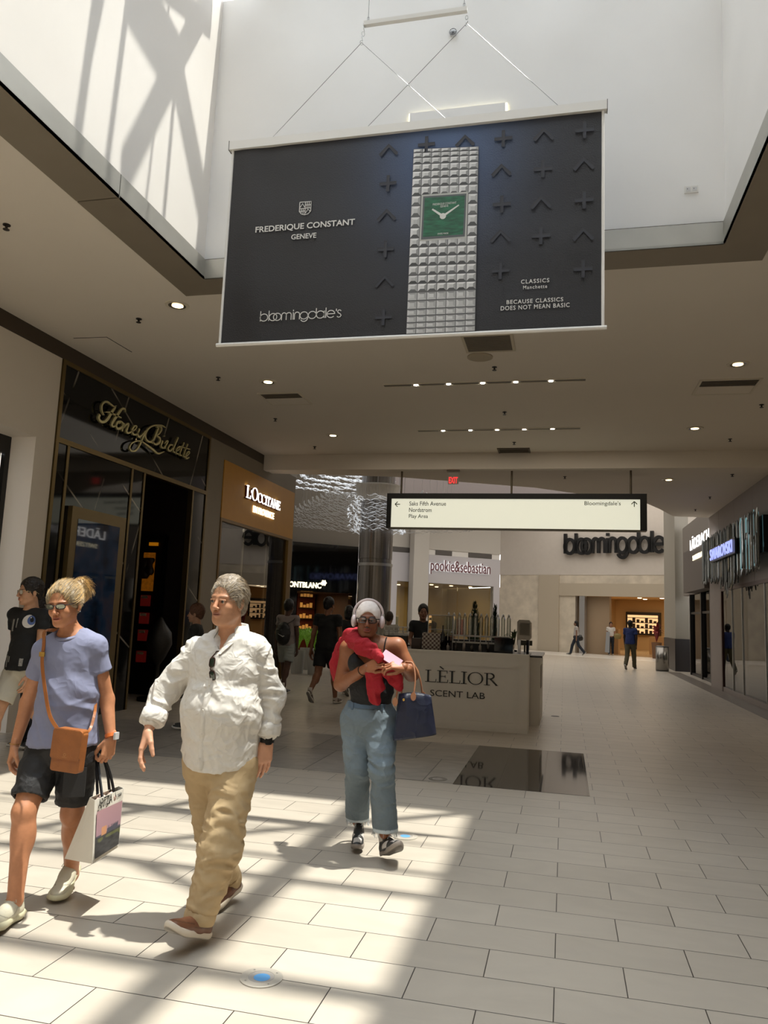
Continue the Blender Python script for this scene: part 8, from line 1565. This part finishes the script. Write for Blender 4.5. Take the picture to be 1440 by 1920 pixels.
figure('tall person in a black tee and black shorts walking away toward the pen shop', 1.86, PY(613, 1200, 13.2)[0], 13.2, 170, '070707', '0a0a0a', '7a5038', '0a0706', shorts=True, stride=.75, h=.011, tuck=False, build=1.12, lift=.05, sockc='b8b0a8', shoe_c=(.12, .09, .07), armf=(.2, -.3))
figure('dark dressed person with dark hair walking just ahead of the tall one in black', 1.74, PY(652, 1200, 14.9)[0], 14.9, 176, '0a0909', '0b0b0c', '6a4634', '0a0706', h=.013, stride=-.5, hairlong=.5, female=True)
figure('person in a pale grey top partly hidden behind the woman with headphones', 1.66, PY(728, 1200, 15.5)[0], 15.5, 178, '8f8a80', '5a564e', '7a5a46', '2a1c14', h=.013, sleeve=1.2)
P, J, Tm, tp, hd, Rh, s_ = figure('kiosk vendor in a black tee behind the pale scent counter', 1.80, PY(792, 1200, 13.5)[0], 13.5, 8, '0c0c0e', '121214', '7a5542', '0f0b09', h=.011, tuck=False, elbow=(.8, .2), armf=(.3, .1), headyaw=14)
# people near the department store
figure('woman in dark jeans and dark vest over white, walking left past the store entrance', 1.70, PY(1080, 1200, 41.0)[0], 40.4, -88, 'a8a4a0', '1c2430', '7a5a48', '15100c', h=.014, stride=.95, hairlong=.9, female=True, group=None)
MB().lathe([(.0, -.16), (.14, -.12), (.17, 0), (.1, .14), (0, .16)], PY(1087, 1196, 40.4), 14, np.diag([1., .5, 1])).build('shoulder_bag', M_BLACK, smooth=True, label='black shoulder bag on the woman walking past the store entrance', cat='bag')
P = figure('woman in a white tee and dark jeans coming out of the store entrance', 1.72, PY(1147, 1200, 42)[0], 42.8, 5, 'c9c5c0', '191d26', '9a7058', '2a1a12', h=.014, elbow=(.3, .7), armf=(0, .3), female=True, hairlong=.4)[0]
c_ = PY(1139, 1195, 42.6); MB().prism([(-.13, -.75), (.10, -.78), (.12, .30), (-.06, .32)], -.04, .04, (c_ + [0, 0, -.02], np.array([[1, 0, 0], [0, 0, 1], [0, -1, 0.]]))).build('folded_coat', mat('pale_coat', '8f9296', .8), label='long pale coat carried by the woman in the white tee', cat='coat')
MB().lathe([(0, -.16), (.16, -.12), (.2, .05), (.12, .14), (0, .15)], PY(1158, 1193, 42.3), 14, np.diag([1., .5, 1])).build('shoulder_bag', mat('olive_bag', '7a6a3c', .6), smooth=True, label='olive handbag at the side of the woman in the white tee', cat='bag')
figure('man in a blue shirt and olive trousers walking past the steel bin', 1.76, PY(1182, 1200, 29.7)[0], 29.75, 160, '17285a', '4c4630', '2c1c14', '080605', h=.012, stride=.7, tuck=False, build=1.08, sleeve=.6, headyaw=150, shoe_c=(.02, .02, .02), armf=(-.2, .4))
# ------------------------------------------------------------------ skylight portal, lamps of hall and shops, added atrium fill
area('skylight_portal', (-1.17, 0, ZT + .1), 5.0, 1, (1, 1, 1), sizey=13.8).data.cycles.is_portal = True
area('atrium_fill_light', (-5, 30, 8.8), 20, 1150, (1, .96, .9), sizey=16)  # unseen area lights added to brighten the atrium, in place of daylight from above
area('atrium_fill_light', (3, 39, 8.8), 12, 520, (1, .93, .84), sizey=8)
area('far_lamps', (-1.2, 13.2, ZC - .03), 6, 45, (1, .9, .76), sizey=4)
area('golden_shop_lamps', (-8.3, 15.5, 3.45), 2.4, 130, (1, .85, .6), sizey=3.4)
area('crystal_shop_lamps', (5.2, 18.8, 2.7), 1.6, 26, (1, .86, .8), sizey=4)
area('chocolate_shop_lamps', (5.2, 26, 2.7), 1.2, 10, (1, .9, .7), sizey=4)
